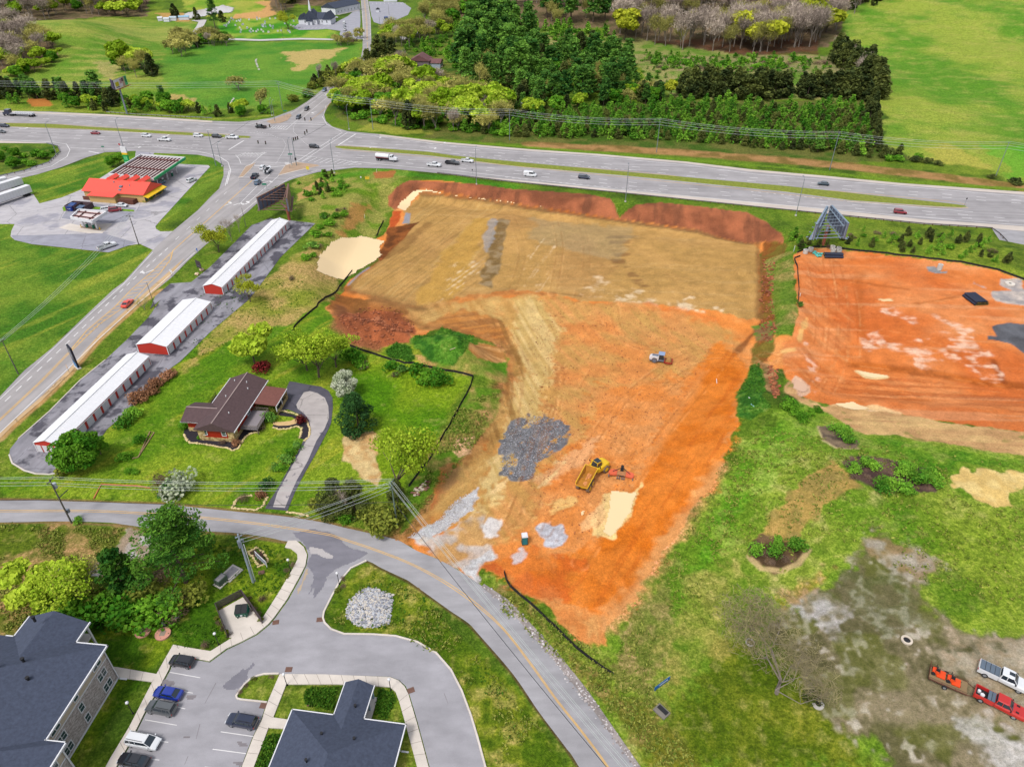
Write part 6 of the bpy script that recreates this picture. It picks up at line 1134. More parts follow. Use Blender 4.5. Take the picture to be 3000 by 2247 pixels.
for k,l,r,c_,lab in [('suv',(951,268),hN+math.pi,'steel','grey blue car coming down the north road'),('suv',(899,323),hN+math.pi,'black','black car second from the stop line on the north road'),
 ('suv',(875,348),hN+math.pi,'navy','dark car waiting at the stop line of the north road'),('sedan',(1062,175),hN+math.pi-.6,'white','white car at the bend of the north road by the cedars'),
 ('suv',(771,496),hS,'white','white car beside the boat at the junction stop line'),('pickup',(747,521),hS,'navy','dark blue pickup in the left turn lane of the south road'),
 ('suv',(756,539),hS,'steel','blue grey car near the V shaped billboard on the south road')]:
 vehicle(k,l,r,c_,lab,GN,near=False,name='road_car')
t_=vehicle('coupe',(375,894),hS,'orange','bright red muscle coupe driving along the south road',None,True,'sports_car')
GP_='vehicles at the petrol station';hst=hd((300,745),(345,700))
for k,l,r,c_,lab in [('suv',(562,533),R(68),'white','white boxy jeep near the grass strip of the petrol station'),('sedan',(358,606),R(-10),'white','white saloon parked by the rear wall of the petrol shop'),
 ('suv',(317,618),R(25),'white','white estate parked left of the red one behind the small canopy'),('suv',(339,620),R(25),'dred','red estate parked between the two white cars at the station'),('truck',(315,727),R(52),'white','white pickup parked at the grass edge below the small canopy'),
 ('sedan',(472,540),R(68),'steel','pale blue car half hidden under the edge of the big canopy')]:
 vehicle(k,l,r,c_,lab,GP_,near=True)
hl=hd((587,1985),(498,1969));GL='cars parked by the apartments'
vehicle('hatch',(536,1944),hl,'black','black hatchback in the top bay of the apartment car park',GL,z=.04)
vehicle('sedan',(496,2037),hl,'blue','bright blue saloon in the apartment car park',GL,z=.04)
vehicle('suv',(476,2081),hl,'grey','dark grey sport utility car next to the blue saloon',GL,z=.04)
vehicle('minivan',(424,2178),hl+math.pi,'white','white family car backed into its bay in the apartment car park',GL,z=.04)
vehicle('sedan',(396,2234),hl,'black','black saloon at the bottom edge of the apartment car park',GL,z=.04)
vehicle('suv',(712,2119),hl,'navy','black sport utility car parked beside the right hand walkway',GL,z=.04)
for l,r,c_,k,lab in [((884,70),R(95),'navy','suv','dark blue car parked by the church door'),((955,72),R(0),'white','sedan','white car parked in front of the church wing'),((983,54),R(0),'white','sedan','white car parked beside the church hall'),
 ((1011,91),R(92),'white','truck','white pickup nearest in the row on the church drive'),((1010,80),R(92),'silver','suv','silver car middle of the row on the church drive'),((1009,71),R(92),'white','van','white van farthest in the row on the church drive')]:
 vehicle(k,l,r,c_,lab,'cars at the church',near=False)
ta=vehicle('truck',(2935,1993),hd((2880,1968),(3000,2025)),'white','white pickup with grey bed cover at the right edge',None,True,'pickup_truck','full',1.08)
tb=vehicle('truck',(2922,2068),hd((2862,2036),(2984,2098)),'red','red crew cab pickup towing the mower trailer',None,True,'pickup_truck','half',1.04)
m=MB();m.box(.25,.95,-.3,.3,2.06,2.08);m.build('sunroof',M_vglass,ta)
m=MB();m.box(1.9,2.3,-.75,-.45,1.315,1.345);m.nx();m.box(1.9,2.3,.45,.75,1.315,1.345);build_each(m,'hood_vent',M_blk,tb)
m=MB();m.tube((-2.7,.1,.78),(-2.7,.1,1.15),.22,n=10);m.tube((-2.2,-.2,.78),(-2.2,-.2,1.0),.3,n=10);o=m.build('bed_load',M_wtrim,tb)
pt=G(2782,2003);an=hd((2745,1985),(2862,2036));t=thing('utility_trailer','open wooden deck trailer behind the red pickup','trailer',(pt.x,pt.y,pt.z+.02),an)
M_tw=mat('trailer_wood',C(150,126,92),.9,0,.15,2,(.5,8,1));M_rust=mat('trailer_steel',C(110,70,56),.8,0,.1)
m=MB();m.box(-3.0,2.2,-1.2,1.2,.55,.65);m.build('deck',M_tw,t)
m=MB();
for s in (-1,1):m.box(-3.0,2.2,s*1.22-.04,s*1.22+.04,.5,.72);m.tube((-3,s*1.22,1.05),(2.2,s*1.22,1.05),.03,n=5);[m.tube((x,s*1.22,.6),(x,s*1.22,1.05),.03,n=5) for x in (-3,-1.2,.7,2.2)]
m.tube((2.2,-1.2,.5),(4.9,0,.5),.06,n=6);m.tube((2.2,1.2,.5),(4.9,0,.5),.06,n=6);m.build('frame',M_rust,t)
m=MB();[m.tube((-3.05,y,.6),(-3.25,y,2.0),.03,n=5) for y in (-1.15,-.8,-.4,0,.4,.8,1.15)];m.tube((-3.05,-1.15,.62),(-3.05,1.15,.62),.04,n=5);m.tube((-3.25,-1.15,2.0),(-3.25,1.15,2.0),.04,n=5);m.build('ramp_gate',M_rust,t)
wheels(t,(-.7,),1.55,.36,.22)
M_mor=mat('mower_orange',C(246,84,34),.45,0,.04)
def mower(off,ang,label):
 p=Vector((pt.x,pt.y,pt.z))+Matrix.Rotation(an,3,'Z') @ Vector((off[0],off[1],.68));t=thing('riding_mower',label,'mower',tuple(p),an+ang,'mowers on the trailer')
 m=MB();m.loft([[(-.9,-.45,.3),(-.9,.45,.3),(-.9,.4,.75),(-.9,-.4,.75)],[(-.3,-.5,.3),(-.3,.5,.3),(-.3,.45,.85),(-.3,-.45,.85)],[(.2,-.45,.3),(.2,.45,.3),(.2,.4,.55),(.2,-.4,.55)]]);m.build('body',M_mor,t)
 m=MB();m.box(-.2,1.0,-.7,.7,.12,.32);m.build('cutting_deck',M_mor,t);m=MB();m.box(-.35,.1,-.26,.26,.85,.95);m.box(-.42,-.3,-.26,.26,.9,1.3);m.build('seat',M_blk,t)
 wheels(t,(-.65,),.62,.3,.22,False);wheels(t,(.95,),.5,.16,.12,False);m=MB()
 for s in (-1,1):m.tube((.15,s*.3,.6),(.0,s*.2,1.15),.03,n=5);m.tube((-.5,s*.45,.8),(-.55,s*.45,1.6),.03,n=5)
 m.tube((-.55,-.45,1.6),(-.55,.45,1.6),.03,n=5);m.build('control_bars',M_blk,t)
mower((-1.9,.3),0,'red orange riding mower at the back of the trailer');mower((.2,.05),0,'orange riding mower at the front of the trailer')
p=A(1133,472);t=thing('tanker_truck','white tanker lorry with a dark red stripe on the highway','lorry',(p.x,p.y,.06),hE)
m=MB();m.loft([[(x,1.15*k*math.cos(a_),2.25+1.0*k*math.sin(a_)) for a_ in [2*math.pi*i/14 for i in range(14)]] for x,k in ((-5.2,.8),(-5.0,1),(1.3,1),(1.5,.8))]);m.build('tank',PAINT['white'],t,smooth=False)
m=MB();m.box(-5.1,1.4,-1.17,-1.13,1.5,1.75);m.box(-5.1,1.4,1.13,1.17,1.5,1.75);m.build('stripe',PAINT['dred'],t);m=MB();m.box(-5.2,4.6,-.5,.5,.7,1.1);m.build('chassis',M_blk,t)
m=MB();m.loft([[(1.8,-1.1,.9),(1.8,1.1,.9),(1.8,1.1,2.2),(1.8,-1.1,2.2)],[(3.4,-1.1,.9),(3.4,1.1,.9),(3.4,1.1,2.1),(3.4,-1.1,2.1)],[(5.3,-.85,.9),(5.3,.85,.9),(5.3,.75,1.7),(5.3,-.75,1.7)]]);m.box(1.8,3.2,-1.05,1.05,2.2,2.9);m.build('cab',PAINT['white'],t)
m=MB();m.box(3.15,3.3,-.95,.95,2.2,2.75);m.box(2.2,3.0,-1.08,1.08,2.2,2.7);m.build('windows',M_vglass,t);wheels(t,(-4.2,-2.9,4.1),1.2,.5,.4,True)
p=A(62,341);hL=hd((600,368),(0,337));t=thing('flatbed_lorry','dark blue articulated lorry with a loaded silver flatbed at the left edge','lorry',(p.x,p.y,.06),hL)
m=MB();m.box(5.8,8.4,-1.2,1.2,1.0,3.3);m.loft([[(8.4,-1.1,.8),(8.4,1.1,.8),(8.4,1.1,2.2),(8.4,-1.1,2.2)],[(10.2,-.9,.8),(10.2,.9,.8),(10.2,.8,1.8),(10.2,-.8,1.8)]]);m.build('cab',PAINT['navy'],t)
m=MB();m.box(8.3,8.45,-.95,.95,2.25,3.0);m.build('windows',M_vglass,t);m=MB();m.box(-8.5,5.5,-1.25,1.25,1.3,1.5);m.build('flatbed',mat('flatbed_silver',C(196,196,204),.5),t)
m=MB();[m.tube((-7.6+k*1.45,-1.05,1.75),(-7.6+k*1.45,1.05,1.75),.42,n=10) for k in range(8)];o=m.build('strapped_load',PAINT['white'],t)
m=MB();m.box(-8.4,9.8,-.45,.45,.8,1.1);m.build('chassis',M_blk,t);wheels(t,(-7.6,-6.3,4.2,5.4,9.2),1.22,.5,.36,False)
p=A(786,506);t=thing('boat','white open motor boat on a road trailer at the junction','boat',(p.x,p.y,.75),hS)
def hull(x,w_,zb,zt):return [(x,0,zb),(x,w_,(zb+zt)/2),(x,w_,zt),(x,w_*.8,zt),(x,-w_*.8,zt),(x,-w_,zt),(x,-w_,(zb+zt)/2)]
m=MB();m.loft([hull(-3,1.1,0,1.0),hull(0,1.2,0,1.1),hull(2,.9,.1,1.2),hull(3.2,.08,.7,1.3)]);m.build('hull',PAINT['white'],t);m=MB();m.add([(-2.7,-.85,1.11),(-2.7,.85,1.11),(.8,.85,1.18),(1.6,.5,1.2),(1.6,-.5,1.2),(.8,-.85,1.18)],[(0,5,4,3,2,1)]);m.build('cockpit',M_blk,t);m=MB();m.loft([[(.2,-.8,1.2),(.2,.8,1.2),(.1,.8,1.6),(.1,-.8,1.6)],[(.3,-.8,1.2),(.3,.8,1.2),(.15,.8,1.6),(.15,-.8,1.6)]]);m.build('windscreen',M_vglass,t);m=MB();m.box(-3.5,-3,-.25,.25,.2,1.5);m.build('outboard_motor',M_blk,t)
t=thing('boat_trailer','two wheeled boat trailer under the white motor boat','trailer',(p.x,p.y,.05),hS);m=MB();m.box(-3.2,2.4,-.9,-.75,.5,.65);m.box(-3.2,2.4,.75,.9,.5,.65);m.box(-3.0,4.0,-.08,.08,.5,.65);m.box(-3.1,-2.9,-.9,.9,.5,.65);m.box(2.2,2.4,-.9,.9,.5,.65);m.build('frame',M_steel,t);wheels(t,(-1.2,-.3),1.15,.32,.2,False)
M_cy=mat('machine_yellow',C(246,200,40),.5,0,.08,1);M_cyd=mat('worn_yellow_bed',C(196,130,40),.8,0,.35,.8);M_mud2=mat('bed_mud',C(226,150,90),.9,0,.3,1.5);M_mtyre=mat('dusty_tyre',C(134,112,92),.9,0,.12,2)
q0=G(1722,1412);h1=hd((1712,1436),(1742,1372));z0=q0.z
t=thing('dump_truck','yellow articulated dump truck with empty muddy bed','dump truck',(q0.x,q0.y,z0+.03),h1-.06)
def B3(x0,x1,y0a,y1a,z0_,z1_):return [(x0,y0a,z0_),(x0,y1a,z0_),(x1,y1a,z1_),(x1,y0a,z1_)]
m=MB();bx=[(-3.7,1.35),(1.7,1.5)]
O=[(-3.9,-1.25,1.75),(1.4,-1.1,1.5),(1.4,1.1,1.5),(-3.9,1.25,1.75)];Tp=[(-3.95,-1.5,2.55),(2.0,-1.5,3.0),(2.0,1.5,3.0),(-3.95,1.5,2.55)]
th=.14;Oi=[(x+(.15 if i in (1,2) else 0)*-1,y*.92,z+.14) for i,(x,y,z) in enumerate(O)];Ti=[(x-(.15 if i in (1,2) else 0),y*.91,z+.0) for i,(x,y,z) in enumerate(Tp)]
m.add(O+Tp+Oi+Ti,[(0,3,2,1),(0,1,5,4),(1,2,6,5),(2,3,7,6),(4,5,13,12),(5,6,14,13),(6,7,15,14),(0,4,12,8),(3,11,15,7),(0,8,11,3)],0);m.add(Oi+Ti,[(0,1,2,3),(0,4,5,1),(1,5,6,2),(2,6,7,3)],1)
m.build('dump_bed',[M_cy,M_cyd],t)
m=MB();rr=random.Random(4);
for k in range(9):m.blob((-3.3+rr.random()*3.8,-.45+rr.random()*.7,1.82-k*.0),(.5+rr.random()*.35,.24,.07),0,k,7)
m.build('caked_mud',M_mud2,t)
m=MB();m.box(-3.4,1.9,-.45,.45,1.05,1.5);m.box(1.7,2.9,-.35,.35,.9,1.4);m.build('rear_chassis',M_cy,t)
wheels(t,(-2.6,-.9),1.5,.88,.7,True,M_mtyre,M_cy)
h2=hd((1726,1385),(1752,1335));fr=Vector((q0.x,q0.y,0))+Vector((math.cos(h1),math.sin(h1),0))*2.6
M2=Matrix.Translation((2.6,0,0)) @ Matrix.Rotation(-.42,4,'Z')
def fx(mb,name,mt,**k):
 mb.v=[tuple(M2 @ Vector(p)) for p in mb.v];return mb.build(name,mt,t,**k)
m=MB();m.loft([[(.4,-1.35,1.0),(.4,1.35,1.0),(.4,1.35,1.9),(.4,-1.35,1.9)],[(2.0,-1.4,1.0),(2.0,1.4,1.0),(2.0,1.4,2.1),(2.0,-1.4,2.1)],[(3.9,-1.3,1.0),(3.9,1.3,1.0),(3.9,1.2,2.0),(3.9,-1.2,2.0)],[(4.5,-1.0,1.1),(4.5,1.0,1.1),(4.5,.9,1.7),(4.5,-.9,1.7)]]);fx(m,'hood',M_cy,bevel=.08)
m=MB();m.loft([[(.3,-.85,1.8),(.3,.85,1.8),(.7,.75,3.3),(.7,-.75,3.3)],[(2.2,-.85,1.9),(2.2,.85,1.9),(2.0,.75,3.3),(2.0,-.75,3.3)]]);cb_=fx(m,'cab',M_cy)
m=MB();m.add([(.75,-.68,3.36),(2.0,-.68,3.36),(2.0,.68,3.36),(.75,.68,3.36),(.75,-.68,3.3),(2.0,-.68,3.3),(2.0,.68,3.3),(.75,.68,3.3)],[(0,1,2,3),(0,4,5,1),(1,5,6,2),(2,6,7,3),(3,7,4,0)]);m.add([(.27,-.75,2.1),(.27,.75,2.1),(.66,.68,3.2),(.66,-.68,3.2)],[(0,3,2,1)]);m.add([(2.24,-.75,2.2),(2.24,.75,2.2),(2.05,.68,3.2),(2.05,-.68,3.2)],[(0,1,2,3)]);m.add([(.5,-.87,2.0),(2.0,-.87,2.1),(1.9,-.8,3.1),(.8,-.8,3.1)],[(0,1,2,3)]);m.add([(.5,.87,2.0),(2.0,.87,2.1),(1.9,.8,3.1),(.8,.8,3.1)],[(3,2,1,0)]);fx(m,'cab_windows',M_vglass)
for s in (-1,1):
 m=MB();m.tube((2.9,s*.9,.88),(2.9,s*1.6,.88),.88,n=18);m.v=[tuple(M2 @ Vector(p)) for p in m.v];o=m.build('wheel',M_mtyre,t);m=MB();m.tube((2.9,s*1.58,.88),(2.9,s*1.63,.88),.5,n=12);m.v=[tuple(M2 @ Vector(p)) for p in m.v];m.build('rim',M_cy,o)
 m=MB();m.tube((.9,s*1.3,1.9),(.7,s*1.55,2.6),.03,n=5);m.cbox((.7,s*1.6,2.7),(.1,.25,.4));fx(m,'mirror',M_blk)
m=MB();m.tube((.1,-1.1,1.9),(.1,-1.1,3.2),.1);fx(m,'exhaust',M_rust);m=MB();m.box(.3,2.6,.9,1.35,1.9,2.02);m.box(.9,1.0,.9,1.35,2.0,2.9);fx(m,'access_step',M_cy)
q0=G(1934,1060);h1=hd((1918,1053),(1962,1060));t=thing('soil_compactor','grey and white single drum roller with cab turned on the graded dirt','roller',(q0.x,q0.y,q0.z+.03),h1)
M_gw=mat('machine_white',C(228,224,226),.5);M_gg=mat('machine_grey',C(112,120,138),.6)
m=MB();m.loft([[(-3.1,-.7,.9),(-3.1,.7,.9),(-3.1,.6,1.5),(-3.1,-.6,1.5)],[(-2.6,-.85,.7),(-2.6,.85,.7),(-2.6,.8,1.8),(-2.6,-.8,1.8)],[(-.5,-.85,.7),(-.5,.85,.7),(-.5,.8,2.0),(-.5,-.8,2.0)]]);m.build('hood',M_gw,t,bevel=.08);m=MB();m.box(-2.4,-.7,-.45,.45,1.96,2.03);m.build('hood_grille',M_gg,t)
m=MB();m.box(-.6,1.0,-.8,.8,.6,1.1);m.box(-3.0,-.4,-.8,.8,.45,.9);m.build('chassis',M_gg,t);m=MB();m.loft([[(-.5,-.7,1.1),(-.5,.7,1.1),(-.4,.65,2.7),(-.4,-.65,2.7)],[(.9,-.7,1.1),(.9,.7,1.1),(.7,.65,2.7),(.7,-.65,2.7)]]);m.build('cab_windows',M_vglass,t)
m=MB();m.box(-.7,1.05,-.95,.95,2.7,2.85);m.build('cab_roof',mat('roof_bluegrey',C(150,170,206),.4),t,bevel=.05);wheels(t,(-1.6,),1.15,.78,.5,True,mat('grey_tyre',C(112,104,104),.9),M_gg)
t2=t;M_rd=mat('implement_red',C(170,36,36),.6)
m=MB();m.box(1.2,3.3,-1.2,-1.05,.5,.8);m.box(1.2,3.3,1.05,1.2,.5,.8);m.box(3.15,3.35,-1.2,1.2,.5,.85);m.box(1.1,1.3,-1.2,1.2,.5,.85);m.build('drum_frame',M_rd,t)
m=MB();m.tube((2.25,-1.02,.72),(2.25,1.02,.72),.72,n=22);m.build('drum',mat('mud_drum',C(190,138,76),.7,0,.15,2),t)
q0=G(1820,1392);t=thing('wide_implement','orange folding wing mower with black hitch and small wheels parked beside the dump truck','mower attachment',(q0.x,q0.y,q0.z+.02),R(-15));M_io=mat('implement_orange',C(232,106,70),.6,0,.12,1)
m=MB();m.add([(-.9,-.7,.35),(.9,-.7,.35),(.9,.6,.35),(-.9,.6,.35),(-.9,-.7,.6),(.9,-.7,.6),(.9,.6,.6),(-.9,.6,.6)],[(0,3,2,1),(4,5,6,7),(0,1,5,4),(1,2,6,5),(2,3,7,6),(3,0,4,7)]);m.build('centre_deck',mat('dusty_deck',C(190,130,84),.8,0,.2,2),t)
for s in (-1,1):
 m=MB();P=[(s*.95,-.8),(s*2.4,-.95),(s*2.75,-.6),(s*2.75,.2),(s*2.4,.75),(s*.95,1.1)];m.prism(P,.3,.62);m.build('wing_deck',M_io,t,bevel=.04)
 m=MB();m.tube((s*.2,1.3,.95),(s*1.9,.0,.75),.07,n=6);m.build('wing_cylinder',M_blk,t)
 for x,y in ((s*.3,-1.35),(s*.75,-1.35),(s*2.6,-1.15)):
  m=MB();m.tube((x-.1,y,.3),(x+.1,y,.3),.3,n=12);m.build('wheel',mat('grey_tyre2',C(112,108,112),.9),t)
m=MB();m.loft([[(-.35,.6,.6),(.35,.6,.6),(.35,.6,1.0),(-.35,.6,1.0)],[(-.2,2.2,.6),(.2,2.2,.6),(.2,2.2,.95),(-.2,2.2,.95)]]);m.blob((0,1.6,1.1),(.35,.45,.25),0,3);m.tube((-.7,-1.0,.7),(.7,-1.0,.7),.08,n=6);m.build('hitch',M_blk,t)
# ================= vegetation =================
NR=np.random.RandomState(7)
def leafmat(name,c1,c2,trans=.25,rvar=.25):
 m=bpy.data.materials.new(name);m.use_nodes=True;n=m.node_tree;b=n.nodes['Principled BSDF']
 a=n.nodes.new('ShaderNodeVertexColor');a.layer_name='tint';oi=n.nodes.new('ShaderNodeObjectInfo')
 sp=n.nodes.new('ShaderNodeSeparateColor');n.links.new(a.outputs[0],sp.inputs[0])
 t=n.nodes.new('ShaderNodeMix');t.data_type='RGBA';t.inputs[6].default_value=(*c1,1);t.inputs[7].default_value=(*c2,1)
 f=mth(n,'ADD',sp.outputs[0],mth(n,'MULTIPLY',mth(n,'SUBTRACT',oi.outputs['Random'],.5),.5));cl=n.nodes.new('ShaderNodeClamp');n.links.new(f,cl.inputs[0]);n.links.new(cl.outputs[0],t.inputs[0])
 g=mth(n,'MULTIPLY',mth(n,'ADD',.86,mth(n,'MULTIPLY',sp.outputs[1],.5)),mth(n,'ADD',1-rvar/2,mth(n,'MULTIPLY',oi.outputs['Random'],rvar)))
 cb=n.nodes.new('ShaderNodeCombineXYZ');[n.links.new(g,cb.inputs[i]) for i in range(3)]
 co=mulcol(n,t.outputs[2],cb.outputs[0]);n.links.new(co,b.inputs['Base Color']);b.inputs['Roughness'].default_value=.8;b.inputs['Specular IOR Level'].default_value=.15
 if trans:
  tr=n.nodes.new('ShaderNodeBsdfTranslucent');n.links.new(co,tr.inputs[0]);ms=n.nodes.new('ShaderNodeMixShader');ms.inputs[0].default_value=trans
  n.links.new(b.outputs[0],ms.inputs[1]);n.links.new(tr.outputs[0],ms.inputs[2]);n.links.new(ms.outputs[0],n.nodes['Material Output'].inputs[0])
 return m
LM=dict(leafy=leafmat('leaf_green',C(66,140,28),C(146,200,56),.4),spring=leafmat('leaf_spring',C(142,184,30),C(206,226,72),.35),yellow=leafmat('leaf_yellow',C(160,176,40),C(216,218,66),.35),
 bare=leafmat('twig_grey',C(140,124,114),C(200,184,168),0,.35),bud=leafmat('twig_bud',C(140,140,72),C(206,198,108),.2,.35),pine=leafmat('leaf_pine',C(44,108,44),C(136,184,72),.35,.4),cedar=leafmat('leaf_cedar',C(56,76,40),C(120,128,60),.25,.35),
 sap=leafmat('leaf_sapling',C(76,146,36),C(156,206,66),.3,.35),blossom=leafmat('leaf_blossom',C(190,206,160),C(244,244,226)),red=leafmat('leaf_red',C(96,26,34),C(150,50,50)),rust=leafmat('leaf_rust',C(150,104,72),C(192,140,104)),
 spruce=leafmat('leaf_spruce',C(18,52,26),C(56,98,40),.05),spread=leafmat('twig_spread',C(136,124,96),C(186,176,122),.1),olive=leafmat('leaf_olive',C(92,110,34),C(166,172,70)),brown=leafmat('twig_brown',C(84,66,54),C(140,116,96),0),wpine=leafmat('leaf_white_pine',C(38,98,30),C(120,170,52),.3))
M_bark=mat('bark',C(104,90,78),.9,0,.2,3);M_barkg=mat('bark_grey',C(150,138,128),.9,0,.2,3)
def quads(P,size,asp=1.0,updir=None,flatz=None,seed=0,cen=None):
 r=np.random.RandomState(seed);n=len(P);d=r.normal(size=(n,3))
 if updir is not None:d=d*.5+updir
 if cen is not None:d=d+cen*1.2
 if flatz:d[:,2]*=flatz
 d/=np.linalg.norm(d,axis=1)[:,None]+1e-9;a=np.cross(d,r.normal(size=(n,3)));a/=np.linalg.norm(a,axis=1)[:,None]+1e-9;b=np.cross(d,a)
 s=(size*r.uniform(.6,1.3,n))[:,None]/2;a=a*s;b=b*s*asp
 return np.stack([P-a-b,P+a-b,P+a+b,P-a+b],1)
def qmesh(name,Q,tint,m,extra=None):
 n=len(Q);me=bpy.data.meshes.new(name);me.vertices.add(n*4);me.vertices.foreach_set('co',Q.astype(np.float32).ravel());me.loops.add(n*4);me.loops.foreach_set('vertex_index',np.arange(n*4,dtype=np.int32))
 me.polygons.add(n);me.polygons.foreach_set('loop_start',np.arange(0,n*4,4,dtype=np.int32));me.polygons.foreach_set('loop_total',np.full(n,4,np.int32));me.update(calc_edges=True)
 ca=me.color_attributes.new('tint','FLOAT_COLOR','POINT');t4=np.repeat(np.c_[tint,np.zeros(n),np.ones(n)],4,0);ca.data.foreach_set('color',t4.astype(np.float32).ravel());me.materials.append(m);return me
def clumped(centers,rad,per,seed,squash=.8):
 r=np.random.RandomState(seed);P=[];T=[];N=[]
 for i,(c,R_) in enumerate(zip(centers,rad)):
  d=r.normal(size=(per,3));d/=np.linalg.norm(d,axis=1)[:,None];k=r.uniform(.55,1.0,per)**.5
  p=d*(k*R_)[:,None];p[:,2]*=squash;P.append(c+p);ct=r.uniform(0,1);T.append(np.c_[np.full(per,ct)*.6+r.uniform(0,.4,per),r.uniform(0,1,per)]);N.append(d)
 return np.concatenate(P),np.concatenate(T),np.concatenate(N)
def limbs(h,spread,seed,levels=3,nb=5,r0=.22,start=.3):
 rr=random.Random(seed);m=MB();tips=[]
 def grow(p,d,L,r,lv):
  q=p+d*L;m.tube(p,q,r,r*.62,n=5,caps=False)
  if lv==0:tips.append((q,d));return
  for k in range(nb if lv==levels else rr.choice((2,3,3))):
   ax=Vector((rr.uniform(-1,1),rr.uniform(-1,1),rr.uniform(-.3,.3))).normalized();nd=(d+ax*rr.uniform(.5,1.05)*spread+Vector((0,0,.25))).normalized()
   s=q if lv<levels or k<2 else p+d*L*rr.uniform(.55,1);grow(s,nd,L*rr.uniform(.55,.8) if lv<levels else h*rr.uniform(.2,.32),r*.5,lv-1)
 grow(Vector((0,0,0)),Vector((rr.uniform(-.05,.05),rr.uniform(-.05,.05),1)).normalized(),h*start,r0,levels);return m,tips
PROTO={}
def proto(kind,var,q=1.0):
 key=(kind,var,q)
 if key in PROTO:return PROTO[key]
 seed=hash((kind,1))%1+sum(map(ord,kind))+var*17;r=np.random.RandomState(seed);rr=random.Random(seed)
 ls=.27 if q>=1 else .75;per=int(52*q*(1.45 if q>=1 else 1))
 if kind in ('leafy','blossom','wide'):
  n=46;th=r.uniform(0,6.28,n);z=r.uniform(-.75,1,n);rho=np.sqrt(1-np.clip(z,-.99,.99)**2*.8)*r.uniform(.45,1,n);c=np.c_[np.cos(th)*rho*3.1,np.sin(th)*rho*3.1,4.6+z*2.6];rad=r.uniform(.75,1.45,n)
  P,T,N=clumped(c,rad,int(per*3),seed);m,_=limbs(6,.8,seed,2,6,.22,.35);Q=quads(P,ls,1,seed=seed,cen=N)
  me=qmesh(kind,Q,T,LM['blossom' if kind=='blossom' else 'leafy'])
 elif kind in ('spring','yellow','budtree','spreader'):
  sp_=.95 if kind !='spreader' else 1.25;lv=3 if q<1 else 4;m,tips=limbs(8.5,sp_,seed,lv,5,.2 if kind !='spreader' else .13,.22);tp=np.array([t_[0] for t_ in tips])
  dens={'spring':44,'yellow':40,'budtree':11,'spreader':60}[kind];rad=r.uniform(.55,1.35,len(tp))*(1 if lv==4 else 1.3);P,T,N=clumped(tp,rad,int(dens*(1 if lv==4 else 2.2)),seed)
  Q=quads(P,ls*(.8 if kind !='spreader' else 1.5),1 if kind in ('spring','yellow') else (.4 if kind !='spreader' else .05),seed=seed,cen=N);me=qmesh(kind,Q,T,LM['yellow' if kind=='yellow' else ('spring' if kind=='spring' else ('spread' if kind=='spreader' else 'bud'))])
 elif kind in ('bare','barebud'):
  m,tips=limbs(11,.62,seed,3 if q<1 else 4,6,.22,.34);tp=np.array([t_[0] for t_ in tips]);td=np.array([t_[1] for t_ in tips]);k=22 if q<1 else 8
  P=np.repeat(tp,k,0)+r.normal(size=(len(tp)*k,3))*(.8 if q<1 else .5);T=r.uniform(0,1,(len(P),2));dd=np.repeat(td,k,0)+r.normal(size=(len(P),3))*.6;dd/=np.linalg.norm(dd,axis=1)[:,None]
  L_=(1.3 if q<1 else .8);wd=.13 if q<1 else .05;sd=np.cross(dd,r.normal(size=dd.shape));sd/=np.linalg.norm(sd,axis=1)[:,None];Q=np.stack([P-sd*wd/2,P+sd*wd/2,P+dd*L_+sd*wd/5,P+dd*L_-sd*wd/5],1)
  if kind=='barebud':
   P2,T2,N2=clumped(tp,np.full(len(tp),.8),8,seed);Q=np.concatenate([Q,quads(P2,.3,1,seed=seed)]);T=np.concatenate([T,T2])
  me=qmesh(kind,Q,T,LM['bare' if kind=='bare' else 'bud'])
 elif kind in ('pine','wpine'):
  c=[];rad=[]
  for k in range(13 if kind=='pine' else 15):
   f=k/13;zz_=4.2+f*9.3 if kind=='pine' else 3+k/15*10.5;R_=(3.0 if kind=='pine' else 4.8)*(1-f*.75)*rr.uniform(.7,1.1) if kind=='pine' else 5.0*(1-(k/15)**1.6*.85)*rr.uniform(.75,1.1)
   for j in range(5 if kind=='pine' else 7):a_=rr.uniform(0,6.28);d_=R_*rr.uniform(.35,1);c.append((math.cos(a_)*d_,math.sin(a_)*d_,zz_+rr.uniform(-.4,.4)-d_*.05));rad.append(rr.uniform(.75,1.35))
  P,T,N=clumped(np.array(c),rad,int(per*(.9 if q<1 else 1.5)),seed,.42 if kind=='pine' else .3);Q=quads(P,ls*.95,.45 if q>=1 else .6,seed=seed,updir=np.array([0,0,.5]));me=qmesh(kind,Q,T,LM[kind]);m=MB();m.tube((0,0,0),(0,0,13.2),.24,.05,n=6)
  for (x,y,z) in c[::3]:m.tube((0,0,z-.5),(x,y,z),.07,.03,n=4,caps=False)
 elif kind in ('cedar','spruce'):
  n=44;f=r.uniform(0,1,n);R_=2.3*np.where(f<.25,.7+f*1.2,(1-(f-.25)/.75)**(.8 if kind=='cedar' else 1.0)) ;th=r.uniform(0,6.28,n);d_=R_*r.uniform(.5,1,n)
  c=np.c_[np.cos(th)*d_,np.sin(th)*d_,.5+f*7.2];P,T,N=clumped(c,r.uniform(.5,.95,n),int(per*1.5),seed,1.1);Q=quads(P,ls*.8,.6,seed=seed,updir=np.array([0,0,.7]));me=qmesh(kind,Q,T,LM['cedar' if kind=='cedar' else 'spruce']);m=MB();m.tube((0,0,0),(0,0,6.5),.16,.03,n=6)
 elif kind=='sapling':
  n=14;f=np.linspace(0,1,n);th=r.uniform(0,6.28,n);d_=1.25*(1-f)**.8*r.uniform(.3,1,n);c=np.c_[np.cos(th)*d_,np.sin(th)*d_,.5+f*3.3];P,T,N=clumped(c,.75*(1.05-f*.7),int(26*q)+8,seed,.9)
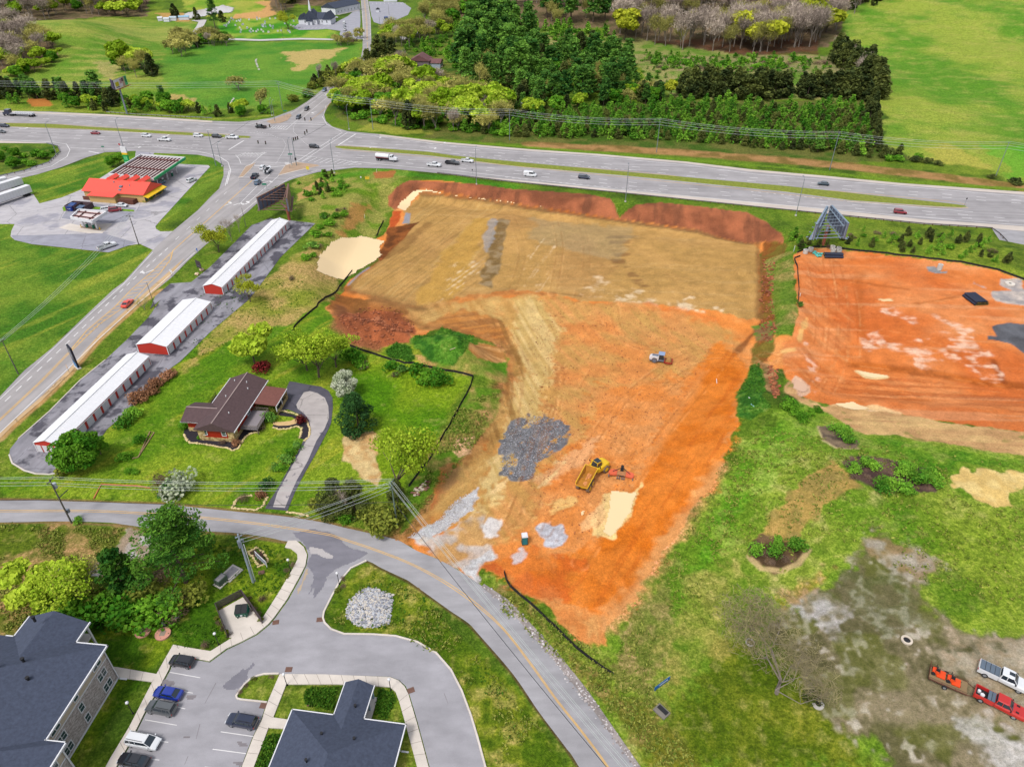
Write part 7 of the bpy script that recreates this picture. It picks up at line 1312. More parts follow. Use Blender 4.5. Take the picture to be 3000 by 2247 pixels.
  Q=quads(P,.38 if q<1 else .26,.6,seed=seed,updir=np.array([0,0,.5]));me=qmesh(kind,Q,T,LM['sap']);m=MB();m.tube((0,0,0),(0,0,3.4),.07,.02,n=5)
 else:
  n=16;th=r.uniform(0,6.28,n);d_=r.uniform(0,1.1,n);c=np.c_[np.cos(th)*d_,np.sin(th)*d_,.6+r.uniform(0,.9,n)*(1.2-d_*.6)];P,T,N=clumped(c,r.uniform(.4,.75,n),int(50*max(q,.5)),seed,.9)
  lm={'bush':'leafy','darkbush':'pine','redbush':'red','olivebush':'olive','brownbush':'brown','rustbush':'rust','brightbush':'sap','palebush':'blossom','cedarbush':'cedar'}[kind]
  Q=quads(P,.2 if q>=1 else .3,.7 if lm !='brown' else .2,seed=seed,cen=N);me=qmesh(kind,Q,T,LM[lm]);m=MB();[m.tube((0,0,0),(rr.uniform(-.6,.6),rr.uniform(-.6,.6),1.2),.05,.02,n=4,caps=False) for _ in range(5)]
 tm=bpy.data.meshes.new(kind+'_trunk');tm.from_pydata(m.v,[],m.f);tm.materials.append(M_barkg if kind in ('bare','budtree','barebud','spreader') else M_bark);tm.update()
 PROTO[key]=(me,tm,Q,T);return PROTO[key]
HT=dict(leafy=8.4,blossom=8.4,wide=8.4,spring=7.2,yellow=7.2,budtree=7.4,spreader=6.6,bare=14,barebud=14,pine=14,wpine=14,cedar=8,spruce=8,sapling=4)
NAMES=dict(leafy='broadleaf_tree',blossom='blossom_tree',wide='broadleaf_tree',spring='spring_tree',yellow='yellow_tree',budtree='budding_tree',spreader='spreading_tree',bare='bare_tree',barebud='budding_tree',pine='pine_tree',wpine='white_pine',cedar='cedar_tree',spruce='spruce_tree',sapling='sapling')
CNT={}
def tree(kind,x,y,h,label,group=None,wide=1.0,q=1.0,var=None,m=None):
 var=NR.randint(0,3) if var is None else var;me,tm,_,_=proto(kind,var,q);z=hz(x,y)-.1
 if kind in HT:
  s=h/HT[kind];t=thing(NAMES[kind],label,'tree',(x,y,z),NR.uniform(0,6.28),group)
  for nm,mm in (('crown',me),('trunk',tm)):
   o=link(bpy.data.objects.new(nm,mm),t);o.scale=(s*wide,s*wide,s)
   if m and nm=='crown':pass
 else:
  s=h/2.2;o=bpy.data.objects.new('shrub',me);link(o);o.location=(x,y,z);o.rotation_euler=(0,0,NR.uniform(0,6.28));o.scale=(s*wide,s*wide,s);tag(o,label,'shrub',group)
 CNT[kind]=CNT.get(kind,0)+1
def T1(kind,px,py,h,label,wide=1.0,q=1.0,var=None,group=None):g=G(px,py);tree(kind,g.x,g.y,h,label,group,wide,q,var)
def spots(poly,sp,seed=0,maxn=999):
 P=GP(poly);r=np.random.RandomState(seed+50);x0,y0=P.min(0);x1,y1=P.max(0)
 gx_,gy_=np.meshgrid(np.arange(x0,x1,sp),np.arange(y0,y1,sp*.87));gx_[1::2]+=sp/2;x=gx_.ravel()+r.uniform(-.52,.52,gx_.size)*sp;y=gy_.ravel()+r.uniform(-.52,.52,gx_.size)*sp;kp=r.uniform(size=x.size)>.1;x,y=x[kp],y[kp]
 k=sdf(P,x,y,50)>0;pts=np.c_[x[k],y[k]];pts=pts[np.argsort(pts[:,1])];return pts[:maxn] if len(pts)<=maxn else pts[np.sort(r.permutation(len(pts))[:maxn])]
def grove(poly,sp,kinds,label,group,seed=0,maxn=999,q=.5):
 r=np.random.RandomState(seed+9);w_=np.array([k[1] for k in kinds],float);w_/=w_.sum();my=np.mean([p_[1] for p_ in poly]);fh=1.4 if my<300 else (1.3 if my<350 else (1.2 if my<475 else 1.0));fh=1.15 if 'right of the junction' in label or 'highway at the left' in label else fh
 for x,y in spots(poly,sp,seed,maxn):
  k=kinds[r.choice(len(kinds),p=w_)];tree(k[0],x,y,fh*r.uniform(k[2],k[3]),KD[k[0]]+' '+label,KG.get(k[0],k[0])+' '+group,k[4]*r.uniform(.85,1.15),q)
KD=dict(bare='tall bare grey tree',barebud='tall tree in pale bud',leafy='round green broadleaf tree',spring='light green spring tree',yellow='yellow flowering tree',budtree='small tree in bud',pine='dark green pine',cedar='dark olive cedar',sapling='bright green sapling',bush='green bush',darkbush='dark green bush',olivebush='olive bush',brownbush='leafless brown bush',brightbush='bright green bush',rustbush='rust brown bush',cedarbush='low dark cedar bush')
KG=dict(bare='bare trees',barebud='budding trees',leafy='broadleaf trees',spring='spring trees',yellow='yellow trees',budtree='small budding trees',pine='pines',cedar='cedars',sapling='saplings',bush='green bushes',darkbush='dark bushes',olivebush='olive bushes',brownbush='brown bushes',brightbush='bright bushes',rustbush='rust bushes',cedarbush='cedar bushes')
def mass(name,poly,sp,kinds,seed=0,label=None):
 r=np.random.RandomState(seed);Qs=[];Ts=[];lm=None
 for x,y in spots(poly,sp,seed+300):
  k=kinds[r.randint(len(kinds))];me,tm,Q,T=proto(k[0],r.randint(3),.5);s=1.3*r.uniform(k[1],k[2])/(HT.get(k[0],2.2));lm=me.materials[0]
  a=r.uniform(0,6.28);ca_,sa_=math.cos(a),math.sin(a);sub=r.permutation(len(Q))[:int(len(Q)*k[3])];q_=Q[sub]*np.array([s*k[4],s*k[4],s]);q_=np.stack([q_[...,0]*ca_-q_[...,1]*sa_+x,q_[...,0]*sa_+q_[...,1]*ca_+y,q_[...,2]+hz(x,y)],-1);Qs.append(q_);Ts.append(np.clip(T[sub]+r.uniform(-.3,.3),0,1))
 me=qmesh(name,np.concatenate(Qs),np.concatenate(Ts),lm);o=link(bpy.data.objects.new(name,me));o['kind']='stuff';return o
B,BB,LF,SPR,YE,PI_,CE,SA=[lambda a,b,w_=1,wt=1,k=k:(k,wt,a,b,w_) for k in ('bare','barebud','leafy','spring','yellow','pine','cedar','sapling')]
grove([(-30,0),(330,-10),(430,10),(430,50),(280,48),(100,62),(-60,70)],13,[B(14,19,1.0,5),BB(12,16,1.2,2),SPR(7,10,1.3,3),LF(7,9,1.2,1.5)],'in the wood along the top left edge','in the top left wood',1,130)
grove([(-40,92),(60,92),(140,120),(160,150),(110,200),(50,215),(-40,222)],10,[B(11,15,1.1,6),BB(9,12,1.3,2),SPR(6,9,1.2,2)],'in the grove at the left edge above the highway','in the left edge grove',2)
grove([(50,215),(120,200),(168,160),(170,170),(125,212),(70,226),(0,230)],6,[('leafy',1,4,6,1.3),('spring',1,4,6,1.3)],'fringing the grove at the left edge','fringing the left grove',3)
grove([(350,195),(400,190),(455,200),(470,215),(430,230),(385,228),(352,212)],8.5,[SPR(9,12,1.1,1),('leafy',2,8,11,1.0),BB(9,12,1,2),CE(7,9,1.2,1)],'in the oval grove in the middle of the left pasture','in the oval pasture grove',4)
grove([(492,150),(510,130),(560,122),(590,132),(585,145),(530,168),(505,172)],8.5,[BB(7,10,1.2,2),('budtree',2,6,9,1.2),CE(5,7,1.2,1)],'in the copse beside the gravel lane','in the gravel lane copse',5)
grove([(590,120),(660,118),(676,138),(640,142),(600,134)],8,[('budtree',2,5,9,1.2),('leafy',2,4,6,1.3),B(8,10)],'along the gravel lane below the big pine','along the gravel lane',6)
grove([(-20,262),(90,262),(170,282),(260,285),(345,292),(350,312),(250,308),(150,300),(80,290),(-20,300)],8,[CE(7,10,1.2,3),PI_(8,11,1.1,1.5),('leafy',1,4,6,1.3)],'in the belt above the highway at the left','in the left highway belt',7)
grove([(0,300),(80,318),(220,322),(310,326),(500,336),(700,346),(800,336),(800,322),(700,330),(560,318),(470,305),(400,300),(250,310),(120,312)],6.5,[('cedar',1,3,5,1.2),('leafy',2,3.5,6,1.2),('sapling',3,3,5,1.3),('spring',1,4,5,1.3)],'in the scrub along the north edge of the left highway','in the left highway scrub',8)
for px,py,h,lb in [(290,292,17,'tallest dark pine left of the poster billboard'),(262,296,12,'dark pine just left of the tallest pine near the poster billboard'),(190,292,13,'broad dark pine between the belt and the poster billboard'),(110,290,12,'dark pine above the red earth patch at the left')]:T1('pine',px,py,h,lb,1.35,.5)
T1('pine',632,88,26,'tall dark pine standing over the gravel lane near the cemetery',1.0,1);T1('cedar',514,54,12,'dark cedar beside the far pond',1.2,.5);T1('cedar',577,60,10,'smaller dark cedar between far pond and tall pine',1.1,.5);T1('cedar',652,66,9,'dark bushy cedar right of the tall pine',1.4,.5)
T1('yellow',845,86,12,'yellow flowering tree among the gravestones',1.2,1)
T1('pine',480,300,10,'small dark pine on the slope right of the poster billboard',1.2,.5);T1('leafy',487,318,9,'bright green tree above the highway right of the poster billboard',1.1,.5)
T1('budtree',700,265,8,'brownish bushy tree beside the creek bend in the left pasture',1.7,.5);T1('bare',985,225,11,'bare tree on the verge of the north road',.7,.5);T1('bare',940,236,11,'bare ivy clad tree by the north road hedge',.6,.5);T1('budtree',765,320,11,'thin tree in bud above the junction',1.0,.5)
grove([(905,240),(950,225),(1000,200),(1020,205),(985,235),(935,262),(905,268)],5.5,[('cedar',1,3,4.5,1.3),('olivebush',2,3,4,1.4)],'in the hedge on the pasture side of the north road','in the north road hedge',9)
grove([(848,298),(900,275),(930,262),(935,270),(870,302),(850,306)],5,[('olivebush',2,2.5,3.5,1.5),('darkbush',1,2,3,1.4)],'in the low hedge on the north road verge','in the low road hedge',10)
grove([(800,-25),(1050,-40),(1040,10),(940,5),(860,12),(830,44),(810,40)],11,[B(15,20,1,4),BB(12,15,1,1),CE(8,11)],'in the wood behind the church','behind the church',11)
grove([(1000,118),(1060,112),(1056,128),(1010,138),(975,134)],7,[('budtree',2,4,6,1.3),('brownbush',1,2,3,1.5)],'at the end of the church drive','by the church drive',12)
T1('bare',1020,134,11,'bare tree at the mouth of the church drive',.8,.5)
for px,py,h,lb in [(1110,170,15,'tall dark cedar at the bend of the north road'),(1150,178,14,'broad dark cedar right of the tall one at the north road bend'),(1130,160,12,'dark cedar behind the pair at the north road bend'),(1080,215,14,'dark cedar overhanging the north road curve'),(1100,205,12,'dark cedar second from the north road curve'),(1050,262,12,'dark tree leaning over the widening of the north road')]:T1('cedar',px,py,h,lb,1.25,.5)
grove([(1030,225),(1100,225),(1180,200),(1200,250),(1330,260),(1400,290),(1480,330),(1480,395),(1380,390),(1260,385),(1180,375),(1085,340),(1000,330),(975,310),(1000,285)],7.6,[BB(9,15,1.2,2.5),B(9,13,1,1.2),('leafy',2.5,6,10,1.3),SPR(7,12,1.3,2.5),('budtree',2,7,11,1.3),CE(6,10,1.2,1)],'in the mixed wood right of the junction','right of the junction',13)
T1('cedar',1200,378,14,'dark ivy covered tree beside the highway verge right of the junction',.9,.5);T1('spring',1015,335,10,'yellow green tree at the corner of the junction wood',1.1,.5)
grove([(1110,120),(1150,105),(1300,90),(1330,100),(1240,130),(1180,150),(1120,150)],9,[BB(9,13,1.2,3),B(10,13,1,1),SPR(6,9,1.3,1)],'in the trees along the gravel track above the barn','above the barn',14)
grove([(1230,60),(1300,40),(1370,10),(1400,30),(1340,70),(1260,90)],10,[BB(10,14,1.2,2),('leafy',1,6,9,1.2)],'beside the far car park','beside the far car park',15)
grove([(1360,110),(1420,70),(1480,75),(1560,110),(1560,240),(1490,290),(1400,290),(1350,240),(1355,160)],11.0,[PI_(14,22,1.15,5),CE(8,12,1.2,1),BB(12,16,1,.7),('leafy',.6,8,11,1.1)],'in the tall pine stand behind the barn','in the tall pine stand',16)
grove([(1500,180),(1600,165),(1700,160),(1800,175),(1855,205),(1860,255),(1800,300),(1700,308),(1600,318),(1520,330),(1490,300)],9.8,[PI_(9,15,1.25,6),CE(6,10,1.2,.7),('leafy',.8,6,9,1.1),BB(9,12,1,.5)],'in the mid green pine stand on the wooded slope','in the slope pine stand',17)
grove([(1480,310),(1600,318),(1760,306),(1860,268),(1960,285),(1950,298),(1800,318),(1640,330),(1500,352)],7.5,[CE(6,9,1.2,2),SPR(5,7,1.2,1),('budtree',1,6,8,1.2),('leafy',1,5,7,1.1),('pine',2,8,10,1.1)],'at the foot of the wooded slope','at the slope foot',18)
T1('blossom',1545,330,8,'white flowering tree at the foot of the wooded slope',1.2,.5);T1('yellow',1965,285,10,'orange yellow tree left of the cedar row',1.0,.5);T1('bare',1925,288,10,'bare silver tree left of the orange yellow tree',1.0,.5)
for px,py,h,lb in [(1660,150,12,'dark round cedar left of the pair above the slope pines'),(1700,152,13,'dark round cedar right of the pair above the slope pines'),(1735,148,13,'tall pine beside the pair of dark cedars')]:T1('cedar',px,py,h,lb,1.5,.5)
grove([(1480,-10),(1760,-10),(1790,40),(1760,80),(1600,88),(1545,70),(1480,30)],11,[PI_(16,23,1.15,4),BB(12,16,1,2)],'in the dark wood along the top edge, centre','in the top centre wood',19,60)
grove([(1790,100),(1860,120),(2000,148),(2240,158),(2400,135),(2460,95),(2460,60),(2300,95),(2000,110),(1850,80)],10.5,[B(16,22,.95,7),BB(14,19,1,3),('yellow',.4,12,15,1.0)],'in the front of the top right bare wood','in the front of the top right wood',20,110)
grove([(1800,60),(2300,85),(2440,60),(2475,30),(2400,-10),(1900,-20),(1790,20)],13,[B(15,20,1.15,7),BB(14,18,1.2,4)],'deep in the bare wood at the top right','deep in the top right wood',21,120)
for px,py,h in [(1830,118,15),(2230,150,17),(2420,95,16),(2370,80,15)]:T1('yellow',px,py,h*1.3,'tall tree with orange yellow catkins in the top right wood',1.2,.5,group='catkin trees in the top right wood')
mass('distant_wood',[(-300,-70),(800,-90),(1100,-90),(1900,-90),(2600,-60),(2650,-22),(2400,-25),(1900,-30),(1500,-25),(1050,-45),(800,-35),(430,-12),(-300,-12)],17,[('bare',14,19,.5,1.3),('bare',14,19,.5,1.3)],3)
grove([(2480,60),(2560,20),(2680,-10),(2600,-20),(2470,20)],11,[B(13,17,1,2),('cedar',1,8,10,1)],'at the top of the right hand pasture','at the top of the right pasture',22)
grove([(1995,270),(2100,272),(2300,275),(2480,278),(2570,270),(2575,290),(2480,292),(2300,293),(2100,292),(1995,290)],6.2,[CE(8.5,11.5,1.35,1)],'in the dense cedar row across the overgrown field','in the cedar row',23)
grove([(2440,150),(2480,160),(2530,195),(2560,230),(2570,270),(2530,265),(2500,230),(2450,190)],7,[CE(8,12,1.25,3),('bare',1,9,12,.9)],'in the cedar clump at the edge of the right pasture','in the pasture edge cedars',24)
grove([(2540,290),(2570,300),(2580,400),(2560,430),(2545,380),(2530,320)],6,[CE(6,9,1.2,1)],'in the line of cedars below the row, by the pasture','in the lower cedar line',25)
grove([(1880,175),(2100,180),(2400,178),(2440,190),(2200,215),(1950,212)],8,[('sapling',2,3,6,1.3),('bush',1,2,3,1.8),('brownbush',1,1.5,2.5,1.8)],'in the tan field below the bare wood','in the tan field',26,75)
grove([(1560,80),(1700,85),(1800,110),(1790,150),(1650,130),(1540,120)],7,[('sapling',2,3,7,1.3),('bush',1,2,3,1.8)],'in the clearing above the pine stands','in the upper clearing',27,40)
grove([(1180,140),(1340,110),(1360,150),(1340,210),(1280,170),(1180,170)],8,[('sapling',2,3,5,1.2),('bush',1,2,3,1.6)],'in the clearing around the barn','around the barn',28,40)
grove([(1290,80),(1360,60),(1400,50),(1380,90),(1300,100)],7,[('sapling',1,3,5,1.2)],'in the clearing right of the gravel track','right of the gravel track',29,30)
grove([(1480,398),(1900,410),(2200,432),(2400,448),(2540,455),(2540,440),(2200,412),(1900,392),(1480,382)],5.2,[('cedar',2,3,5,1.3),('sapling',4,4,6,1.2),('pine',1,5,7,1.4)],'in the front row of young trees above the highway','in the front row above the highway',30,110)
mass('young_tree_cover',[(1300,392),(1500,350),(1860,312),(2100,300),(2530,312),(2560,440),(2380,440),(2100,420),(1900,408),(1480,396)],6.3,[('sapling',2.4,5.8,.9,1.4)],5)
mass('cedar_scrub',[(1330,395),(1600,350),(1860,330),(2100,320),(2530,330),(2600,440),(2700,468),(2600,470),(2380,446),(2100,428),(1900,416),(1480,400)],7.5,[('cedar',2.4,4.5,.6,1.3)],6)
mass('field_scrub',[(1880,160),(2400,168),(2440,195),(2300,270),(2000,266),(1870,230)],8,[('sapling',1.6,3.4,.7,1.6),('bush',1.2,2.2,.5,1.8)],18)
mass('understorey',[(1060,290),(1200,240),(1340,240),(1500,330),(1480,398),(1380,392),(1180,378),(1010,345)],6,[('bush',1.5,3.2,.7,1.6)],8)
grove([(2560,440),(2700,462),(2780,482),(2760,492),(2650,482),(2560,470)],6,[('cedarbush',2,2,3.5,1.4),('bush',1,2,3,1.4)],'at the tail of the scrub below the right pasture','at the tail of the highway scrub',31)
grove([(2900,512),(3000,535),(3060,560),(3000,552),(2900,524)],5,[('cedarbush',1,2,3,1.4)],'by the pole at the foot of the right pasture','by the pasture pole',32)
grove([(2300,700),(2390,690),(2480,675),(2600,682),(2760,692),(2900,705),(2950,745),(2960,775),(2900,772),(2760,750),(2640,742),(2500,725),(2340,730)],4.6,[('cedar',4,2.2,3.6,1.1),('sapling',3,2.5,4,1.1),('bush',1.5,1.2,2,1.5),('brownbush',1.5,1,1.8,1.6)],'between the right hand highway verge and the silt fence','above the right silt fence',33,130)
grove([(2330,690),(2400,690),(2400,712),(2320,722)],4,[('sapling',1,4,5.5,1.2)],'at the foot of the rust coloured billboard pole','at the right billboard foot',34)
grove([(905,560),(960,515),(1020,518),(1030,545),(990,580),(950,596),(890,590),(880,575)],4.3,[('cedar',1,2.5,4,1.1),('sapling',3,2.5,4.5,1.2),('bush',2,1.5,2.5,1.5)],'in the bushy patch right of the left V billboard','right of the left V billboard',35,60)
grove([(955,612),(1010,612),(1015,640),(990,670),(940,720),(930,745),(890,790),(850,850),(826,866),(820,850),(850,800),(900,730),(940,660)],4.4,[('bush',4,1.8,3,1.4),('darkbush',2,1.8,3,1.4),('brownbush',2,1.3,2,1.6)],'in the hedge between storage yard and pond','in the storage yard hedge',36,70)
grove([(860,545),(890,530),(880,545),(865,555)],3.5,[('bush',1,1.2,1.8,1.4)],'by the slip road below the junction','by the slip road',37)
grove([(0,440),(60,440),(160,440),(150,465),(60,500),(0,508)],7,[('leafy',1,3,4.5,1.2),('bush',2,1.5,2.5,1.4)],'in the scrub patch inside the slip road loop','inside the slip road loop',38)
T1('leafy',332,490,5.5,'left bushy tree beside the price sign',1.2,1);T1('leafy',352,480,5,'right bushy tree half behind the price sign',1.2,1)
T1('leafy',247,1372,9.6,'dense round green tree in front of the lowest storage building',1.2,1,0);T1('leafy',296,1330,5,'smaller bushy tree right of the dense round tree by the storage',1.0,1,1)
T1('yellow',642,738,9,'bright yellow green tree beside the south road',1.0,1,0);T1('yellow',734,884,7.2,'bright yellow green tree at the end of the longest storage building',1.0,1,1);T1('bare',680,708,11,'bare tree between the yellow tree and the storage roof',.8,1);T1('bare',702,680,8,'smaller bare tree nearest the V billboard end of the strip',.7,1)
T1('spring',746,1062,10,'sparse yellow green tree left of the big one behind the red house',1.0,.5,2);T1('spring',935,1105,13,'big yellow green tree above the driveway turning area',.95,1,1);T1('spring',900,1085,9,'yellow green tree left part of the group above the driveway',1.1,1,0);T1('spring',985,1075,9,'yellow green tree right part of the group above the driveway',1.1,1,2)
T1('redbush',766,1088,4,'dark red maple behind the red house',1.1);T1('redbush',882,1240,2.6,'dark red maple by the curved path',1.0)
T1('blossom',1015,1165,8,'white flowering tree beside the dark spruce',.95,1,0);T1('spruce',1052,1262,11.5,'dark green spruce on the lawn right of the driveway',1.3,1,0)
T1('spring',1165,1445,14.5,'tall light green tree by the silt fence corner',.85,1,0)
T1('cedar',985,1500,9,'dark leafless tangled cedar left in the roadside clump',1.4,1,0);T1('cedar',1040,1498,8.5,'dark cedar middle of the roadside clump',1.3,1,1);T1('bare',1012,1505,9,'pale bare tree standing in the roadside clump',.8,1,0)
T1('olivebush',1125,1545,6,'olive green bush at the right end of the roadside clump',1.25);T1('olivebush',1160,1520,4.5,'olive green bush behind the power pole',1.1);T1('olivebush',1085,1525,4,'olive bush in the middle front of the roadside clump',1.3);T1('bush',1010,1525,2.6,'bright green bush low at the front of the roadside clump',1.3);T1('olivebush',930,1490,3,'brownish shrub right of the driveway mouth',1.3);T1('cedar',1165,1470,6,'dark cedar behind the corner power pole',1.2,1,2)
T1('palebush',530,1440,5.5,'pale cream flowering shrub above the road',1.3);T1('brownbush',480,1430,4.5,'leafless grey shrub left of the cream flowering shrub',1.2);T1('darkbush',500,1448,4,'dark shrub below the cream flowering shrub',1.2)
T1('darkbush',781,1425,2.4,'round clipped dark bush beside the driveway foot',1.2);T1('rustbush',768,1455,2,'reddish shrub in the bed left of the driveway mouth',1.2);T1('brownbush',715,1468,2,'brown shrub in the stone edged bed by the road',1.2)
for i,(px,py,h) in enumerate([(868,1312,1.8),(852,1332,2.0),(838,1352,2.2),(824,1378,2.0),(808,1372,1.6)]):T1('bush' if i%2 else 'darkbush',px,py,h,'green bush in the row along the left side of the driveway',1.4,group='bushes along the driveway')
T1('darkbush',790,1232,2.6,'dark green shrub beside the house deck',1.3);T1('olivebush',800,1212,2.2,'yellow green shrub by the deck steps',1.2);T1('brownbush',760,1262,2,'grey flowering shrub at the corner of the deck',1.3);T1('bush',540,1255,2.2,'green shrub at the left corner of the red house',1.2);T1('bush',586,1285,1.2,'low green shrub below the house gable',1.2);T1('rustbush',690,1302,1.8,'small rusty shrub at the right corner of the house',1.2);T1('brownbush',655,1300,1.4,'small brown shrub below the right gable window',1.2)
for i,(px,py,h,k) in enumerate([(405,1178,3.2,'rustbush'),(440,1150,2.8,'rustbush'),(462,1130,2.8,'rustbush'),(487,1112,2.6,'rustbush'),(500,1100,2.2,'rustbush')]):T1(k,px,py,h,'rust brown shrub in the row beside the storage yard',1.4,group='rust shrubs beside the storage yard')
T1('brightbush',368,1245,3.2,'bright green bush beside the storage yard, lower one',1.2);T1('brightbush',392,1222,3.2,'bright green bush beside the storage yard, upper one',1.2);T1('bush',410,1294,2.4,'round green bush on the lawn beside the timber bed frame',1.2);T1('bush',366,1346,2.4,'round green bush on the lawn near the round storage tree',1.3);T1('bush',378,1384,1.4,'left of two small green bushes low on the lawn',1.3);T1('bush',398,1386,1.3,'right of two small green bushes low on the lawn',1.3);T1('olivebush',190,1388,3,'thin olive shrub at the storage yard tip',1.3);T1('budtree',425,908,4,'small yellow sapling on the strip beside the south road',1.1,1)
grove([(1030,1045),(1075,1055),(1150,1070),(1230,1092),(1320,1108),(1320,1128),(1240,1125),(1150,1105),(1080,1085),(1035,1070)],3.6,[('bush',3,2,3.2,1.4),('brownbush',1.5,1.2,2,1.6),('darkbush',1,1.8,2.6,1.4)],'in the overgrown strip between lawn and silt fence','in the strip between lawn and silt fence',40,50)
T1('bush',1285,1122,4.6,'largest green bush in the strip above the lawn',1.4);T1('bush',1250,1118,4.0,'second largest green bush in the strip above the lawn',1.4);T1('bush',1035,1060,5,'tall green bush at the left end of the strip above the lawn',1.2)
T1('wpine',545,1705,19,'large spreading white pine over the local road',1.35,1,0);T1('wpine',372,1735,12,'sparse smaller pine beside the gravel turnout',.85,.5,1)
T1('spring',190,1775,8,'wide yellow green tree above the apartment roof',1.35,1,1);T1('spring',130,1765,8,'yellow green tree at the left of the apartment thicket',1.2,.5,2);T1('budtree',255,1740,8,'budding tree in the middle of the apartment thicket',1.2,1)
for i,(px,py,h,k,lb) in enumerate([(250,1800,5,'bush','left'),(310,1805,5.5,'bush','second'),(370,1810,5.2,'bush','third'),(430,1812,5.2,'bush','fourth'),(490,1800,4.6,'bush','fifth'),(545,1770,4.2,'olivebush','right end'),(200,1790,4.5,'bush','far left')]):T1(k,px,py,h,'large green bush in the thicket behind the apartments, %s from the left'%lb if 'end' not in lb and 'far' not in lb else 'large bush in the thicket behind the apartments, %s'%lb,1.5)
T1('rustbush',348,1755,4,'rust brown bush in the thicket below the gravel turnout',1.2);T1('brownbush',520,1790,4,'leafless branches hanging over the thicket under the white pine',1.5);T1('olivebush',415,1775,4.6,'olive bush behind the front row of the thicket',1.4);T1('olivebush',290,1770,4.6,'olive bush behind the thicket near the rust bush',1.4);T1('brightbush',230,1530,1.6,'small bright bush beside the transformer pole',1.1);T1('brownbush',480,1700,3,'pale dead brush pile under the white pine',1.3)
for px,py,lb in [(602,1895,'brown leafless shrub by the left walk lamp'),(768,1760,'pale leafless shrub beside the bin enclosure'),(760,1710,'thin shrub')]:
 if lb !='thin shrub':T1('brownbush',px,py,1.5,lb,1.1)
for i,(px,py,h) in enumerate([(2210,1618,2.4),(2270,1618,2.6),(2328,1612,3.4),(2274,1590,2.0)]):T1('brightbush',px,py,h,'bright green shrub in the tear shaped bed on the right lawn',1.1,group='shrubs in the tear shaped bed')
for i,(px,py,h) in enumerate([(2500,1378,2.2),(2535,1365,2.6),(2560,1370,2.2),(2584,1432,3.0),(2627,1434,3.2),(2640,1385,2.8),(2690,1412,3.6),(2732,1418,2.8),(2662,1446,2.0),(2660,1372,2.0),(2715,1400,2.6)]):T1('brightbush',px,py,h,'bright green shrub in the long curved bed on the right lawn',1.2,group='shrubs in the long curved bed')
for i,(px,py,h) in enumerate([(2450,1262,2.4),(2472,1285,2.8),(2492,1296,2.2),(2478,1262,1.8)]):T1('brightbush',px,py,h,'bright green shrub in the small rounded bed below the straw bank',1.2,group='shrubs in the small rounded bed')
for i,(px,py,h) in enumerate([(2312,1200,3.4),(2330,1215,2.4),(2350,1232,2.6),(2375,1215,2.0),(2395,1205,1.8)]):T1('bush',px,py,h,'green shrub at the foot of the straw bank corner',1.3,group='shrubs at the straw bank corner')
for i,(px,py) in enumerate([(2220,1600),(2245,1625),(2300,1640),(2260,1650),(2500,1400),(2540,1400),(2580,1390),(2610,1400)]):T1('brownbush',px,py,1.1,'low brown brush in the shrub beds of the right lawn',1.7,group='brown brush in the shrub beds')
T1('spreader',2275,2030,13,'wide spreading bare tree with swelling buds on the gravel yard edge',1.35,1,0);T1('cedarbush',2374,2052,3.0,'small round cedar beside the concrete ring',.95)
T1('darkbush',2344,898,2,'small dark shrub at the left edge of the right pad',.9)
for px,py,lb in [(428,592,'clipped green bush at the near corner of the petrol shop'),(444,585,'clipped green bush second along the petrol shop front'),(464,572,'clipped green bush third along the petrol shop front'),(476,562,'clipped dark bush farthest along the petrol shop front')]:T1('darkbush',px,py,2.0,lb,1.1)
print('vegetation',sum(CNT.values()),CNT)
# ================= poles, wires, signals, site things =================
M_wire=mat('wire',C(196,204,200),.5);M_wdark=mat('dark_wire',C(60,62,66),.6);M_blackf=mat('silt_fabric',C(36,34,38),.9,0,.1);M_sgreen=mat('sign_teal',C(20,136,104),.5);M_orng=mat('orange',C(230,110,40),.6);M_sy=mat('marker_yellow',C(240,200,60),.5)
def pole(px,py,h,label,m=None,r=.17,arms=(),group=None,cat='pole',name='utility_pole',rz=0):
 g=G(px,py);t=thing(name,label,cat,tuple(g),rz,group);mb=MB();mb.tube((0,0,0),(0,0,h),r,r*.6,n=8);mb.build('post',m or M_gpole,t)
 for z,w_ in arms:mb=MB();mb.box(-w_/2,w_/2,-.07,.07,z-.08,z+.08);[mb.tube((x,0,z),(x,0,z+.3),.06,n=5) for x in (-w_/2+.1,w_/2-.1,0)];mb.build('crossarm',m or M_gpole,t)
 return t,g,h
PW='power poles along the highway'
P6=pole(1093,380,15.2,'grey power pole on the corner right of the junction',arms=((14.8,2.2),),group=PW,rz=.3);P7=pole(828,322,15,'grey power pole in the pasture corner above the junction',arms=((14.6,2.4),(13.6,2.0)),group=PW)
P13=pole(1493,412,14.8,'grey power pole above the junction end of the right highway',arms=((14.5,1.0),),group=PW);P14=pole(1923,447,15.4,'grey power pole before the young trees, middle one',arms=((15.1,1.0),),group=PW)
P15=pole(2430,499,16.6,'grey power pole left of the right hand pasture',arms=((16.2,1.0),),group=PW);P16=pole(2916,519,15,'grey power pole at the foot of the right hand pasture',arms=((14.7,1.0),),group=PW)
P22=pole(210,1532,12,'dark wooden pole with transformer beside the local road',M_wood,.18,((11.6,2.0),),cat='power pole',rz=1.5);P24=pole(1163,1538,12,'grey green power pole at the right end of the roadside clump',mat('green_pole',C(110,130,120),.8),.18,((11.7,2.0),(10.6,2.0)),cat='power pole',rz=1.2)
P23=pole(742,1705,12.8,'thick pale metal pole beside the apartment entrance sign',mat('pale_pole',C(176,190,204),.4,.3),.26,((12.2,1.2),(11.2,1.0)),cat='power pole',rz=.6)
